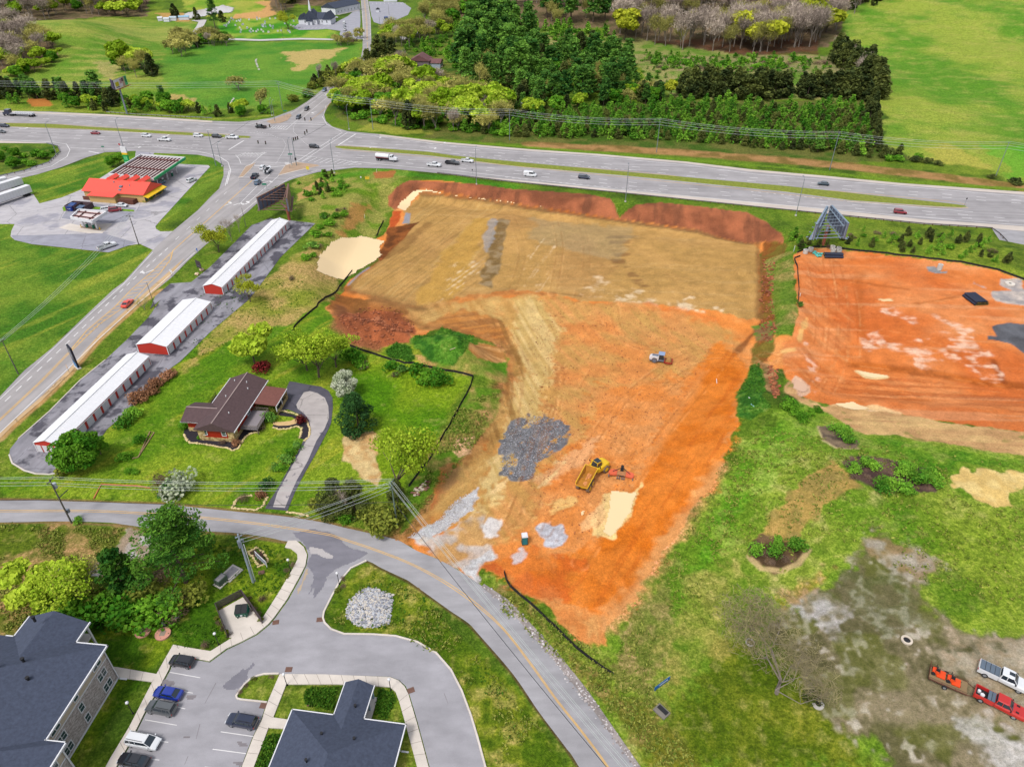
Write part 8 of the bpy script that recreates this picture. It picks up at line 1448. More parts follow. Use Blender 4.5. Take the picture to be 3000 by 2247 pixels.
P19=pole(407,718,11,'brown wooden pole with crossarm in front of the small canopy',M_wood,.18,((10.7,2.8),),cat='power pole',rz=-.1);P21=pole(54,1096,10.5,'wooden pole in the field at the left edge',M_wood,.16,((10.2,2),),cat='power pole',rz=1.4);P20=pole(454,901,8.5,'thin dark pole by the storage yard entrance',M_wood,.11);P25=pole(721,666,7.5,'thin dark pole at the top of the strip below the junction',M_wood,.12)
t=P22[0];m=MB();m.tube((.55,.1,9.2),(.55,.1,10.4),.38,n=12);m.build('transformer',mat('transformer_grey',C(186,196,206),.4),t);m=MB();m.box(.2,.75,-.3,.3,2.6,3.4);m.build('meter_box',M_steel,t);m=MB();m.tube((0,0,7),(2.6,-.2,6.8),.09,n=6);m.build('cable_splice',M_wdark,t)
t=P23[0];m=MB();m.box(-.5,-.1,-.2,.2,9.6,11.0);m.tube((.5,.3,10.2),(.5,.3,11),.16);m.build('switchgear',M_steel,t);m=MB();m.tube((.4,0,0),(.4,0,10),.07);m.build('conduit',M_wtrim,t)
LG='street lights on the highway'
for i,(px,py,h,lb) in enumerate([(166,455,14.6,'lighting pole inside the slip road loop at the left'),(363,436,13.5,'lighting pole behind the price sign'),(651,488,10,'shorter signal mast left of the stop line'),(1023,380,11.6,'grey signal mast on the corner grass beside the power pole'),(806,358,10.5,'signal mast on the north striped island'),(797,340,8.5,'thin lamp mast beside the north striped island'),(936,243,10,'lone grey pole on the pasture side of the north road'),(855,485,11.5,'slim lamp pole with angled head on the near junction island'),(980,508,14,'grey lighting pole on the grass right of the near island'),(1396,541,15.2,'lighting pole above the left red bank'),(1832,592,14.6,'lighting pole in the grass notch between the red banks'),(2331,633,14.6,'lighting pole left of the right hand billboard')]):
 t,g,h_=pole(px,py,h,lb,None,.15,(),LG,'lamp post','light_pole',0);m=MB();m.tube((0,0,h-.1),(.2,1.9,h+.25),.06,n=5);m.box(0,.4,1.7,2.6,h+.2,h+.36);m.build('lamp_head',M_gpole,t);m=MB();m.box(-.3,.3,-.3,.3,0,.5);m.build('footing',M_conc2,t)
def wire(p,q,sag,r=.045,m=None,name='power_wire',label=None,n_=14):
 p,q=Vector(p),Vector(q);mb=MB();pr=p
 for i in range(1,n_+1):f=i/n_;c=p.lerp(q,f);c.z-=sag*4*f*(1-f);mb.tube(pr,c,r,n=4,caps=False);pr=c
 o=mb.build(name,m or M_wire);tag(o,label,'wire');return o
def top(P,dx=0,dz=0,dy=0):return Vector((P[1].x+dx,P[1].y+dy,P[1].z+P[2]+dz))
seq=[P6,P13,P14,P15,P16];nm_=['junction corner','second pole','middle pole','pole by the pasture','last pole']
off={'top':(0,.25),'upper':(.45,-.5),'lower':(-.45,-1.3),'lowest':(0,-2.6)}
for k in range(4):
 for w_,(dx,dz) in off.items():wire(top(seq[k],0,dz,dx),top(seq[k+1],0,dz,dx),1.6,.05,None,label='%s highway wire between the %s and the %s'%(w_,nm_[k],nm_[k+1]))
E16=Vector((P16[1].x+75,P16[1].y-22,14))
for w_,(dx,dz) in off.items():
 wire(top(P16,0,dz,dx),E16+Vector((0,0,dz)),1.5,.05,None,label='%s highway wire leaving the right edge'%w_);wire(top(P7,0,dz,dx),top(P6,0,dz,dx),1.4,.05,None,label='%s wire crossing the north road'%w_)
 wire(top(P7,0,dz,dx),Vector((-420,440,15+dz)),3,.05,None,label='%s wire running left behind the poster billboard'%w_)
for w_,dy,dz in (('top',0,.2),('upper',.8,-.1),('middle',-.8,-.1),('lower',0,-1.6),('dark lowest',0,-5.5)):
 dk_=M_wdark if 'dark' in w_ else M_wire;rr_=.05 if 'dark' in w_ else .03
 wire(top(P22,0,dz,dy),top(P24,0,dz,dy),1.2,rr_,dk_,label='%s wire from the transformer pole to the clump pole'%w_);wire(top(P22,0,dz,dy),Vector((-190,104,11.5+dz)),1.2,rr_,dk_,label='%s wire leaving the left edge above the local road'%w_)
 wire(top(P24,dy*.6,dz,0),Vector((22+dy*.6,38,10.5+dz)),1.2,rr_,dk_,label='%s wire following the local road to the bottom edge'%w_)
 if 'dark' not in w_:wire(top(P23,0,dz-.6,dy),top(P24,0,dz-.5,dy),.6,.03,None,label='%s wire from the pale metal pole to the clump pole'%w_)
for w_,dy in (('left',-1.1),('middle',0),('right',1.1)):wire(top(P19,dy,.1),top(P21,dy*.5,0),1.5,.035,None,label='%s wire over the station field'%w_);wire(top(P21,0,0,dy),Vector((-150,100+dy,10)),1.0,.035,None,label='%s wire leaving the field pole'%w_)
S1,S2=A(633,486),A(869,486);a=thing('signal_mast','thick signal mast left of the south stop line','signal mast',(S1.x,S1.y,0));m=MB();m.tube((0,0,0),(0,0,15.6),.2,.12);m.build('post',M_gpole,a)
b=thing('signal_mast','signal mast on the near junction island with traffic lights','signal mast',(S2.x,S2.y,0));m=MB();m.tube((0,0,0),(0,0,12.5),.2,.12);m.build('post',M_gpole,b);m=MB();m.box(-.35,.35,-.3,.3,2.6,3.6);m.build('pedestrian_light',M_blk,b)
C8=A(806,358);wire((S1.x,S1.y,9),(C8.x,C8.y,9),.8,.05,M_wdark,'span_wire','signal span wire across the left side of the junction');wire((S2.x,S2.y,10.5),(A(1023,380).x,A(1023,380).y,9.5),.8,.05,M_wdark,'span_wire','signal span wire across the right side of the junction')
for i,(px,py,z) in enumerate([(756,417,7),(778,419,7),(790,370,7),(753,366,7),(860,409,9.5),(866,407,9.5),(872,405,9.5),(893,391,9.3),(899,385,9.2),(893,350,7),(911,350,7)]):
 p=A(px,py,z);t=thing('traffic_light',['first','second','third','fourth','fifth','sixth','seventh','eighth','ninth','tenth','eleventh'][i]+' black traffic light hanging over the junction, counted clockwise from the left','traffic light',(p.x,p.y,z-.7),0,'traffic lights over the junction');m=MB();m.box(-.22,.22,-.2,.2,0,1.5);m.build('housing',M_blk,t)
 for k,cc_ in enumerate([(60,200,110),(210,170,40),(220,50,40)]):m=MB();m.tube((0,-.2,.3+k*.45),(0,-.26,.3+k*.45),.15,n=8);m.build('lens',mat('lens%d'%k,C(cc_[0]*.5,cc_[1]*.5,cc_[2]*.5),.3),t)
def sign(px,py,h,w_,hh,m,label,rz=0,txt=None,name='road_sign',tsz=.4,z0=None,postm=None,tm=None,diamond=False):
 g=G(px,py);t=thing(name,label,'sign',tuple(g),rz);mb=MB();[mb.tube((x,.04,0),(x,.04,h-(hh*.5 if diamond else 0)),.045,n=6) for x in ((0,) if w_<1.6 else (-w_*.4,w_*.4))];mb.build('post',postm or M_gpole,t);mb=MB()
 if diamond:mb.add([(0,-.02,h-hh),(w_/2,-.02,h-hh/2),(0,-.02,h),(-w_/2,-.02,h-hh/2),(0,.03,h-hh),(w_/2,.03,h-hh/2),(0,.03,h),(-w_/2,.03,h-hh/2)],[(0,1,2,3),(7,6,5,4),(0,4,5,1),(1,5,6,2),(2,6,7,3),(3,7,4,0)])
 else:mb.box(-w_/2,w_/2,-.03,.03,h-hh,h)
 o=mb.build('board',m,t)
 if txt:
  fc=bpy.data.curves.new('lettering','FONT');fc.body=txt;fc.size=tsz;fc.align_x='CENTER';fc.align_y='CENTER';fc.extrude=.01;fo=bpy.data.objects.new('lettering',fc);fo.data.materials.append(tm or M_wtrim);link(fo,o);fo.location=(0,-.05,h-hh/2);fo.rotation_euler=(R(90),0,0)
 return t
sign(203,1092,2.6,1.3,1.3,mat('warn_amber',C(246,178,50),.5),'amber diamond warning sign beside the south road',R(-50),diamond=True);sign(903,505,2.6,1.4,1.5,mat('warn_yel',C(240,214,70),.5),'yellow sign beside the near junction slip road',R(-10));sign(1077,534,2.4,1.8,1.2,M_sy,'yellow two post sign on the grass above the red bank',0)
sign(855,480,4.6,1.9,.6,M_sgreen,'green street name sign on the near junction island',0);sign(778,560,3.2,1.9,.7,M_sgreen,'green street sign beside the left V shaped billboard',0);sign(838,346,4.0,1.9,.6,M_sgreen,'green street sign at the north striped island',0);sign(306,447,3,1.4,.5,M_sgreen,'small green street sign by the petrol station slip road',0);sign(844,494,2.8,2.0,.9,M_wtrim,'pale blue and white sign on the left point of the near island',0)
sign(353,436,2.6,1.1,1.1,mat('red_sign',C(200,60,60),.5),'red sign beside the slip road by the price sign',0,diamond=True);sign(506,812,2.4,1.6,.9,M_wtrim,'white route sign beside the south road',R(-40));sign(581,748,2.6,.8,1.0,mat('blue_sign',C(60,110,190),.5),'small blue sign beside the south road',R(-40));
sign(1058,528,1.6,.5,.7,M_wtrim,'white vent pipe marker on the grass above the red bank',0);sign(2825,603,3.2,.5,.6,M_blk,'small dark sign at the tip of the right grass median',0);sign(1384,512,2.4,.4,.7,M_blk,'tiny dark sign at the highway edge above the guardrail',0)
t=sign(588,800,4.4,3.0,2.6,mat('sign_brown',C(72,60,70),.6),'dark two post notice board on the strip beside the storage yard',R(-38),None,'notice_board',postm=M_dark);m=MB();m.box(-1.0,1.0,-.05,-.03,2.5,2.62);m.build('board_line',M_gpole,t)
for i,(px,py) in enumerate([(578,806),(592,793)]):g=G(px,py);m=MB();m.blob((0,0,.35),(.75,.7,.55),0,i+3,7);o=m.build('boulder',mat('cream_rock',C(232,206,170),.9,0,.15,2));o.location=g;tag(o,['near','far'][i]+' cream boulder at the foot of the dark notice board','boulder')
g=G(1938,2008);t=sign(1938,2012,1.5,3.4,.95,mat('bright_blue',C(20,110,190),.5),'blue sign board standing askew on the right lawn',R(35),None,'sign_board');m=MB();m.box(-.7,1.2,-.05,-.035,.95,1.15);m.build('white_lettering',M_wtrim,t)
t=sign(768,1650,2.0,4.0,1.3,M_wtrim,'white entrance sign in the stone edged bed by the apartment drive',R(-42),None,'entrance_sign',postm=M_wtrim);m=MB();m.box(-1.7,1.7,-.06,-.032,.95,1.75);m.build('sign_face',mat('sign_face_grey',C(150,160,180),.5),t);flat('planting_bed',[[(728,1618),(752,1604),(770,1618),(782,1640),(784,1645),(757,1658),(748,1640),(735,1628)]],.04,mat('mulch_brown',C(92,66,56),.95,0,.2,3));stones('stone_edging','pale stone edging round the entrance sign bed',[(728,1618),(752,1603),(771,1617),(784,1640),(783,1648),(757,1659),(747,1640),(735,1628),(728,1618)],46,.2)
g=G(227,1076);t=thing('pylon_sign','tall narrow black pylon sign with blue foot beside the south road','sign',tuple(g),R(-42));m=MB();m.box(-1.5,1.5,-.5,.5,0,.25);m.build('plinth',M_conc2,t);m=MB();m.loft([[(-1.15,-.22,.25),(1.15,-.22,.25),(1.15,.22,.25),(-1.15,.22,.25)],[(-1.1,-.22,6.8),(1.1,-.22,6.3),(1.1,.22,6.3),(-1.1,.22,6.8)]]);m.build('body',mat('pylon_black',C(44,46,60),.4),t);m=MB();m.add([(-1.05,-.25,.3),(1.05,-.25,.3),(1.05,-.25,1.5),(-1.05,-.25,2.2)],[(0,1,2,3)]);m.build('blue_foot',mat('pylon_blue',C(20,130,200),.4),t)
m=MB();[m.cbox((-.25+(k%3)*.18,-.25,5.7-k*.34),(.5+(k%2)*.2,.02,.2)) for k in range(9)];m.build('vertical_lettering',mat('letter_grey',C(200,204,220),.5),t)
g=G(379,494);t=thing('price_sign','white, yellow and green fuel price sign behind the large canopy','sign',tuple(g),R(-12));m=MB();m.box(-1.2,-1.0,-.1,.1,0,9);m.box(1.0,1.2,-.1,.1,0,9);m.build('post',M_wtrim,t);m=MB();m.box(-1.3,1.3,-.25,.25,2.2,6.2);m.build('green_panel',mat('price_green',C(10,160,80),.5),t);m=MB();m.box(-1.35,1.35,-.28,.28,6.2,7.1);m.build('yellow_panel',M_yel,t);m=MB();m.box(-1.35,1.35,-.27,.27,7.1,9.6);m.build('white_panel',M_wtrim,t)
m=MB();[m.box(x-.12,x+.12,-.3,-.26,3.9,5.5) for x in (-.6,0,.6)];m.box(-1.1,1.1,-.3,-.26,2.7,3.1);m.build('price_digits',mat('price_pale',C(150,230,170),.5),t)
def rail(pts,label,drape=True,m=None,h=.75,sp_=3.0):
 Q=[G(*p) for p in pts];mb=MB();pb=MB()
 for a,b in zip(Q,Q[1:]):
  d=(b-a);L=d.length;d.normalize();nn=Vector((-d.y,d.x,0))*.05;mb.add([(a.x+nn.x,a.y+nn.y,a.z+h-.35),(a.x-nn.x,a.y-nn.y,a.z+h-.35),(a.x-nn.x,a.y-nn.y,a.z+h),(a.x+nn.x,a.y+nn.y,a.z+h),(b.x+nn.x,b.y+nn.y,b.z+h-.35),(b.x-nn.x,b.y-nn.y,b.z+h-.35),(b.x-nn.x,b.y-nn.y,b.z+h),(b.x+nn.x,b.y+nn.y,b.z+h)],[(0,1,2,3),(4,7,6,5),(0,4,5,1),(1,5,6,2),(2,6,7,3),(3,7,4,0)])
  for k in range(int(L/sp_)):p=a+d*(k*sp_);pb.box(p.x-.1,p.x+.1,p.y-.2,p.y+.02,p.z,p.z+h)
 t=thing('guardrail',label,'guardrail',tuple(Q[0]));mb.build('rail',m or M_steel,t,world=True);pb.build('posts',M_rust,t,world=True)
M_rail=mat('rail_dark',C(112,108,112),.6,.1)
rail([(311,331),(400,338),(500,343),(622,349)],'guardrail along the far edge of the left highway');rail([(-60,528),(0,519),(72,503),(145,478),(177,447),(170,431),(137,423)],'guardrail curving round the slip road loop at the left');rail([(1282,510),(1500,536),(1862,573),(2200,608),(2489,637),(2706,659),(2860,668),(2905,672),(2930,690),(2950,712)],'long dark guardrail between the highway and the red banks',m=M_rail)
def silt(pts,label,h=.55):
 Q=[G(*p) for p in pts];mb=MB();sk=MB();rr=random.Random(len(pts));prev=None
 for a,b in zip(Q,Q[1:]):
  k=max(1,int((b-a).length/2.2))
  for j in range(k):
   p=a.lerp(b,j/k);p=Vector((p.x+rr.uniform(-.15,.15),p.y+rr.uniform(-.15,.15),0));p.z=hz(p.x,p.y)
   if prev:d=(p-prev);d.z=0;d.normalize();nn=Vector((-d.y,d.x,0));mb.add([tuple(prev+nn*.1-Vector((0,0,.05))),tuple(p+nn*.1-Vector((0,0,.05))),tuple(p-nn*.05+Vector((0,0,h))),tuple(prev-nn*.05+Vector((0,0,h)))],[(0,1,2,3)]);mb.add([tuple(prev-nn*.1-Vector((0,0,.05))),tuple(p-nn*.1-Vector((0,0,.05))),tuple(p+nn*.05+Vector((0,0,h))),tuple(prev+nn*.05+Vector((0,0,h)))],[(3,2,1,0)])
   sk.box(p.x-.04,p.x+.04,p.y-.04,p.y+.04,p.z-.1,p.z+h+.15);prev=p
 t=thing('silt_fence',label,'silt fence',tuple(Q[0]));mb.build('fabric',M_blackf,t,world=True);sk.build('stakes',M_wood,t,world=True)
silt([(1124,648),(1112,672),(1099,700)],'short black silt fence at the right corner of the muddy pond');silt([(1032,794),(1015,815),(1000,834),(967,867),(927,900),(902,922),(880,940),(862,959),(858,972),(862,984)],'black silt fence curving from the muddy pond down to the big green tree')
silt([(1025,1013),(1060,1026),(1098,1038),(1185,1064),(1257,1076),(1329,1089),(1386,1103),(1378,1130),(1366,1158),(1340,1205),(1315,1248),(1285,1300),(1257,1346),(1215,1400),(1177,1450)],'long black silt fence with a corner round the right side of the lawn');silt([(1477,1676),(1484,1700),(1497,1717),(1525,1745),(1553,1768),(1604,1814),(1656,1865),(1690,1898),(1727,1927),(1765,1955),(1799,1978),(1824,1980)],'black silt fence between the local road and the orange slope')
silt([(2337,888),(2342,850),(2339,816),(2334,780),(2328,758),(2345,752),(2359,747)],'black silt fence down the left side of the right pad');silt([(2335,741),(2381,724),(2453,727),(2520,736),(2598,744),(2724,758),(2815,769),(2923,791),(3000,820),(3080,840)],'black silt fence along the top of the right pad')
def disc(px,py,r,h,m,label,name='concrete_ring',hole=.55,z=0,group=None):
 g=G(px,py);t=thing(name,label,'concrete ring',(g.x,g.y,g.z+z),0,group);mb=MB();n_=18;R0=[(r*math.cos(2*math.pi*i/n_),r*math.sin(2*math.pi*i/n_)) for i in range(n_)];I0=[(x*hole,y*hole) for x,y in R0]
 mb.loft([[(x,y,0) for x,y in R0],[(x,y,h) for x,y in R0],[(x,y,h) for x,y in I0],[(x,y,.1) for x,y in I0]],caps=False);mb.build('ring',m,t);mb=MB();mb.prism([(x*1.01,y*1.01) for x,y in I0],.05,h*.45 if hole>.5 else h*.9);mb.build('hollow',M_dark,t);return t
GR='concrete rings on the right pad'
for px,py,lb in [(2359,742,'concrete ring farthest left by the silt fence'),(2374,736,'concrete ring second from the left beside the blue fittings'),(2438,731,'back left concrete ring above the black pipes'),(2440,739,'front left concrete ring above the black pipes'),(2456,735,'back right concrete ring above the black pipes'),(2457,742,'front right concrete ring above the black pipes')]:disc(px,py,.85,1.3,M_conc2,lb,group=GR)
disc(2751,790,.8,1.9,M_conc2,'tall square looking concrete riser on the small grey gravel heap');disc(2958,834,1.4,.5,mat('white_tank',C(236,226,214),.5),'flat white round tank top on the gravel at the right',hole=.3);disc(2197,1883,.75,.3,M_conc2,'round concrete basin left of the spreading bare tree',hole=.75);disc(2656,1876,.9,.25,mat('cream_conc',C(222,208,190),.8),'oval concrete basin with brown lid in the gravel yard',hole=.62);disc(2396,2064,.9,.3,M_conc2,'concrete basin beside the small round cedar',hole=.5)
def pipes(px,py,rz,L,nrow,label,r=.36):
 g=G(px,py);q=0
 for lay in range(len(nrow)):
  for k in range(nrow[lay]):
   y=(k-(nrow[lay]-1)/2)*r*2.08;mb=MB();mb.tube((-L/2,0,0),(L/2,0,0),r,n=12,caps=False);mb.tube((L/2,0,0),(-L/2,0,0),r*.86,n=12,caps=False);mb.tube((-L/2,0,0),(-L/2+.25,0,0),r*1.12,n=12,caps=False)
   t=thing('drain_pipe',label,'pipe',(g.x-math.sin(rz)*y,g.y+math.cos(rz)*y,g.z+r+lay*r*1.75),rz+random.Random(q).uniform(-.02,.02),label[:40]);mb.build('pipe',mat('black_pipe',C(48,54,74),.5),t);mb=MB();[mb.tube((x-.04,0,0),(x+.04,0,0),r*.84,n=12,caps=False) for x in (-L/2+.06,L/2-.06)];mb.build('rim_band',M_sy,t);q+=1
pipes(2440,752,R(-4),6.2,(4,2),'black corrugated drain pipe in the stack near the concrete rings');pipes(2856,881,R(96),6.0,(6,5),'black corrugated drain pipe in the stack at the right of the pad')
for i,(px,py) in enumerate([(2384,744),(2390,748),(2397,745),(2402,752),(2394,752),(2387,740),(2406,746)]):g=G(px,py);m=MB();m.tube((-.5,0,.3),(.5,.1,.3),.28,n=8);m.tube((0,-.4,.3),(0,.45,.35),.22,n=8);o=m.build('pipe_fitting',mat('aqua_fitting',C(110,220,206),.5));o.location=g;o.rotation_euler=(0,0,i*1.1);tag(o,'aqua blue pipe fitting in the heap left of the black pipes','pipe fitting','aqua fittings beside the black pipes')
for px,py,L,a_,c_,lb in [(2100,1124,1.9,1.4,(240,240,240),'short white pipe lying on the orange strip'),(2193,1165,2.6,-1.1,(190,236,240),'upper half of the pale blue pipe on the green mound'),(2200,1185,2.4,-1.2,(170,224,236),'lower half of the pale blue pipe on the green mound'),(2953,823,3.0,.4,(240,230,200),'bent pale pipe near the top right of the pad'),(1318,1026,1.6,.5,(220,200,170),'thin pale stick on the mound'),(2258,1058,3.5,-.1,(230,180,60),'yellow pole lying by the dirt strip between the pads'),(2343,870,1.2,1.6,(240,240,240),'white stake at the edge of the right pad'),(2325,738,2.2,1.6,(230,240,246),'white standpipe at the corner of the right silt fence'),(1807,622,1.6,1.5,(200,220,120),'thin stake in the grass notch'),(1104,507,1.7,1.5,(236,226,206),'white marker post above the red bank'),(1069,640,1.6,1.5,(240,240,220),'white marker post above the muddy pond')]:
 g=G(px,py);m=MB();up=lb.split()[-1] in ('pad','fence','notch','bank','pond') and 'post' in lb or 'stake' in lb or 'standpipe' in lb
 m.tube((0,0,0),(0,0,L) if up else (L*math.cos(a_),L*math.sin(a_),.15),.09,n=6);o=m.build('marker_post' if up else 'loose_pipe',mat('lp%d'%c_[2],C(*c_),.6));o.location=g+Vector((0,0,.1));tag(o,lb,'post' if up else 'pipe')
g=G(1537,1590);t=thing('portable_toilet','teal portable toilet with white roof on the lower end of the site','portable toilet',(g.x,g.y,g.z),R(8));m=MB();m.box(-.55,.55,-.55,.55,.1,2.1);m.build('cabin',mat('toilet_teal',C(20,110,116),.5,0,.06),t,bevel=.04);m=MB();m.loft([[(-.62,-.62,2.1),(.62,-.62,2.1),(.62,.62,2.1),(-.62,.62,2.1)],[(-.5,-.5,2.4),(.5,-.5,2.4),(.5,.5,2.4),(-.5,.5,2.4)]]);m.build('roof',M_wtrim,t);m=MB();m.box(-.4,.4,-.6,-.55,.15,2.0);m.build('door',mat('toilet_door',C(30,130,136),.5),t);m=MB();m.box(-.6,.6,-.6,.6,0,.1);m.build('skid',M_dark,t)
def stonepile(name,poly,n_,s0,s1,c,seed,zf=.35,h=0.0):
 P=GP(poly);rr=np.random.RandomState(seed);x0,y0=P.min(0);x1,y1=P.max(0);xs_=rr.uniform(x0,x1,n_*3);ys_=rr.uniform(y0,y1,n_*3);d=sdf(P,xs_,ys_,30);k=np.where(d+rr.uniform(-.4,.4,len(d))>0)[0][:n_];m=MB()
 for i in k:s_=rr.uniform(s0,s1)*(1.6 if rr.rand()<.06 else 1);x,y=xs_[i],ys_[i];m.c=0;m.blob((x,y,hz(x,y)+s_*zf+min(d[i],2)*h),(s_,s_*rr.uniform(.6,1),s_*.6),rr.randint(3),int(i),5,.35)
 o=m.build(name,[mat(name+'_a',C(*c[0]),.9,0,.12,3),mat(name+'_b',C(*c[1]),.9,0,.12,3),mat(name+'_c',C(*c[2]),.9,0,.12,3)]);o['kind']='stuff';return o
stonepile('rock_heap',[(1015,1785),(1030,1755),(1060,1730),(1085,1720),(1110,1730),(1150,1745),(1150,1770),(1145,1800),(1135,1825),(1090,1838),(1045,1828),(1020,1810)],2600,.10,.24,[(196,198,204),(150,152,162),(214,206,196)],3,.35,.22)
stonepile('verge_stones',[(1413,1714),(1486,1757),(1570,1844),(1646,1932),(1726,2030),(1803,2148),(1884,2260),(1862,2260),(1783,2150),(1707,2045),(1630,1950),(1553,1862),(1477,1776),(1410,1722)],2000,.09,.2,[(196,186,184),(150,138,134),(220,214,214)],4)
stonepile('crushed_stone',[(1465,1330),(1475,1270),(1500,1240),(1560,1218),(1640,1230),(1660,1255),(1650,1290),(1590,1340),(1555,1400),(1500,1405),(1470,1385)],2200,.06,.13,[(150,152,162),(104,106,116),(190,190,196)],5,.3);stonepile('pale_gravel',[(1195,1575),(1290,1520),(1330,1470),(1395,1435),(1385,1490),(1290,1560)],1700,.05,.11,[(236,236,242),(200,198,204),(216,210,206)],6,.3)
stonepile('soil_clods',[(985,930),(1060,900),(1170,905),(1220,950),(1150,1005),(1105,1020),(1030,1000)],500,.12,.4,[(160,92,60),(136,78,52),(184,112,74)],7);stonepile('soil_clods',[(2235,760),(2270,770),(2262,860),(2275,940),(2270,1000),(2235,1000),(2225,900)],420,.12,.45,[(130,84,56),(160,110,70),(196,160,130)],8);stonepile('soil_clods',[(1560,880),(1900,900),(2100,1000),(1900,1350),(1700,1600),(1560,1500),(1500,1300)],2600,.05,.15,[(206,112,50),(240,170,110),(176,92,44)],9);stonepile('soil_clods',[(2250,1070),(2280,1085),(2282,1150),(2270,1165),(2255,1120)],160,.15,.5,[(120,88,60),(150,112,80),(190,150,110)],12)
g=A(712,1795);t=thing('bin_screen','dark board fence on three sides of the concrete bin pad','fence',(g.x,g.y,0),0);q=[A(636,1785),A(712,1745),A(770,1828),A(668,1868)]
for i,(a,b) in enumerate([(q[3],q[0]),(q[0],q[1]),(q[1],q[2])]):
 d=(b-a).normalized();nn=Vector((-d.y,d.x,0))*.06;L=(b-a).length;m=MB();k=int(L/.16)
 for j in range(k):p=a+d*(j*L/k);e=p+d*.13;m.prism([(p+nn)[:2],(e+nn)[:2],(e-nn)[:2],(p-nn)[:2]],.05,1.8)
 m.build('fence_panel',mat('screen_dark',C(84,72,76),.8),t,world=True)
flat('bin_pad',[[(640,1790),(712,1750),(772,1828),(745,1842),(700,1868),(686,1868),(672,1868)]],.1,M_conc);p=A(712,1800);dumpster((p.x,p.y,.12),R(8),'green dumpster with black lid on the screened concrete pad',C(10,100,80),2.1,1.7,1.6)
for i,(px,py) in enumerate([(634,1812),(640,1828),(650,1842),(664,1855),(674,1862),(728,1756),(738,1770),(746,1785),(755,1800),(766,1818),(838,1672),(858,1655),(842,1690),(1004,1698),(1004,1720),(990,1730),(705,2027),(722,2008),(745,1990),(795,1982)]):T1('brownbush' if i%3 else 'olivebush',px,py,.75 if i<16 else .6,'small dried clipped shrub beside the walks and bin pad',1.5,group='dried shrubs beside the walks')
for px,py,w_,d_,h_,m_,lb,nm2 in [(678,1680,2.9,2.1,.22,M_conc2,'flat concrete utility pad with grey lid','utility_pad'),(650,1706,2.0,1.3,1.2,mat('cabinet_green',C(86,104,90),.5),'green transformer cabinet with pale rusty top','transformer_cabinet')]:
 g=A(px,py);t=thing(nm2,lb,'utility box',(g.x,g.y,0),R(62));m=MB();m.box(-w_/2-.25,w_/2+.25,-d_/2-.3,d_/2+.3,0,.16);m.build('plinth',M_conc2,t);m=MB();m.box(-w_/2,w_/2,-d_/2,d_/2,.16,.16+h_);m.build('body',m_,t);m=MB();m.box(-w_*.42,w_*.42,-d_*.36,d_*.36,.16+h_,.2+h_);m.build('lid',mat('lid_grey',C(160,156,160),.6,0,.2,2),t)
for px,py,lb in [(419,1851,'left pink round septic lid on the lawn'),(478,1858,'right pink round septic lid on the lawn')]:g=A(px,py);t=thing('septic_lid',lb,'lid',(g.x,g.y,0));m=MB();m.tube((0,0,0),(0,0,.3),1.3,n=28);m.build('slab',mat('pink_conc',C(222,160,140),.85,0,.06),t);m=MB();m.box(-.45,.45,-.5,.5,.3,.34);[m.tube((x,y,.3),(x,y,.36),.07,n=6) for x,y in ((.95,0),(-.95,0),(0,.95),(0,-.95))];m.build('hatch',mat('hatch_grey',C(160,146,130),.8),t)
g=A(482,1834);t=thing('control_post','small grey control box behind the right septic lid','utility box',(g.x,g.y,0));m=MB();m.box(-.25,.25,-.12,.12,.4,1.1);m.box(-.25,-.2,-.1,.1,0,.4);m.box(.2,.25,-.1,.1,0,.4);m.build('box',M_steel,t)
g=A(523,1808);t=thing('white_bench','white slatted bench on the lawn below the thicket','bench',(g.x,g.y,0),R(70));m=MB();[m.box(-.8,.8,y,y+.1,.45,.5) for y in (-.3,-.1,.1,.3)];m.build('seat',M_wtrim,t);m=MB();[m.box(-.8,.8,.42,.46,z,z+.1) for z in (.6,.8,1.0)];m.build('backrest',M_wtrim,t)
for s in (-.7,.7):
 for y in (-.25,.35):m=MB();m.box(s-.04,s+.04,y-.04,y+.04,0,.45);m.build('leg',M_wtrim,t)
for px,py,lb in [(852,1672,'black globe lamp post at the top of the left walk'),(994,1711,'black globe lamp post right of the apartment drive'),(641,1888,'black globe lamp post by the bend of the left walk'),(390,2090,'black globe lamp post on the lawn beside the apartments'),(841,2007,'black globe lamp post at the corner of the right walk'),(1145,2022,'black globe lamp post at the rounded walk corner beside the clubhouse')]:
 g=A(px,py);t=thing('globe_lamp',lb,'lamp post',(g.x,g.y,0),0,'globe lamps of the apartments');m=MB();m.tube((0,0,0),(0,0,2.9),.06,n=8);m.tube((0,0,0),(0,0,.25),.13,n=8);m.build('post',M_blk,t);m=MB()
 bm=bmesh.new();bmesh.ops.create_icosphere(bm,subdivisions=2,radius=.26,matrix=Matrix.Translation((0,0,3.1)));me_=bpy.data.meshes.new('globe');bm.to_mesh(me_);bm.free();me_.materials.append(M_wtrim);link(bpy.data.objects.new('globe',me_),t)
for px,py,a_,lb in [(808,1823,.2,'drain grate beside the left walk kerb'),(937,1815,.1,'drain grate at the right kerb of the drive'),(846,1961,0,'drain grate above the lawn island'),(772,2067,-.1,'drain grate in the corner of the upper right bay'),(1204,2022,.4,'drain grate in the curve below the rounded walk'),(910,2060,.1,'square drain in the lawn above the clubhouse'),(766,1677,.3,'brown drain in the lawn by the entrance sign')]:
 g=A(px,py);m=MB();[m.box(-.5,.5,-.4+k*.16,-.3+k*.16,.03,.06) for k in range(5)];m.box(-.55,.55,-.45,.45,.0,.045);o=m.build('drain_grate',mat('rust_grate',C(124,92,80),.8));o.location=(g.x,g.y,.03);o.rotation_euler=(0,0,a_);tag(o,lb,'drain grate')
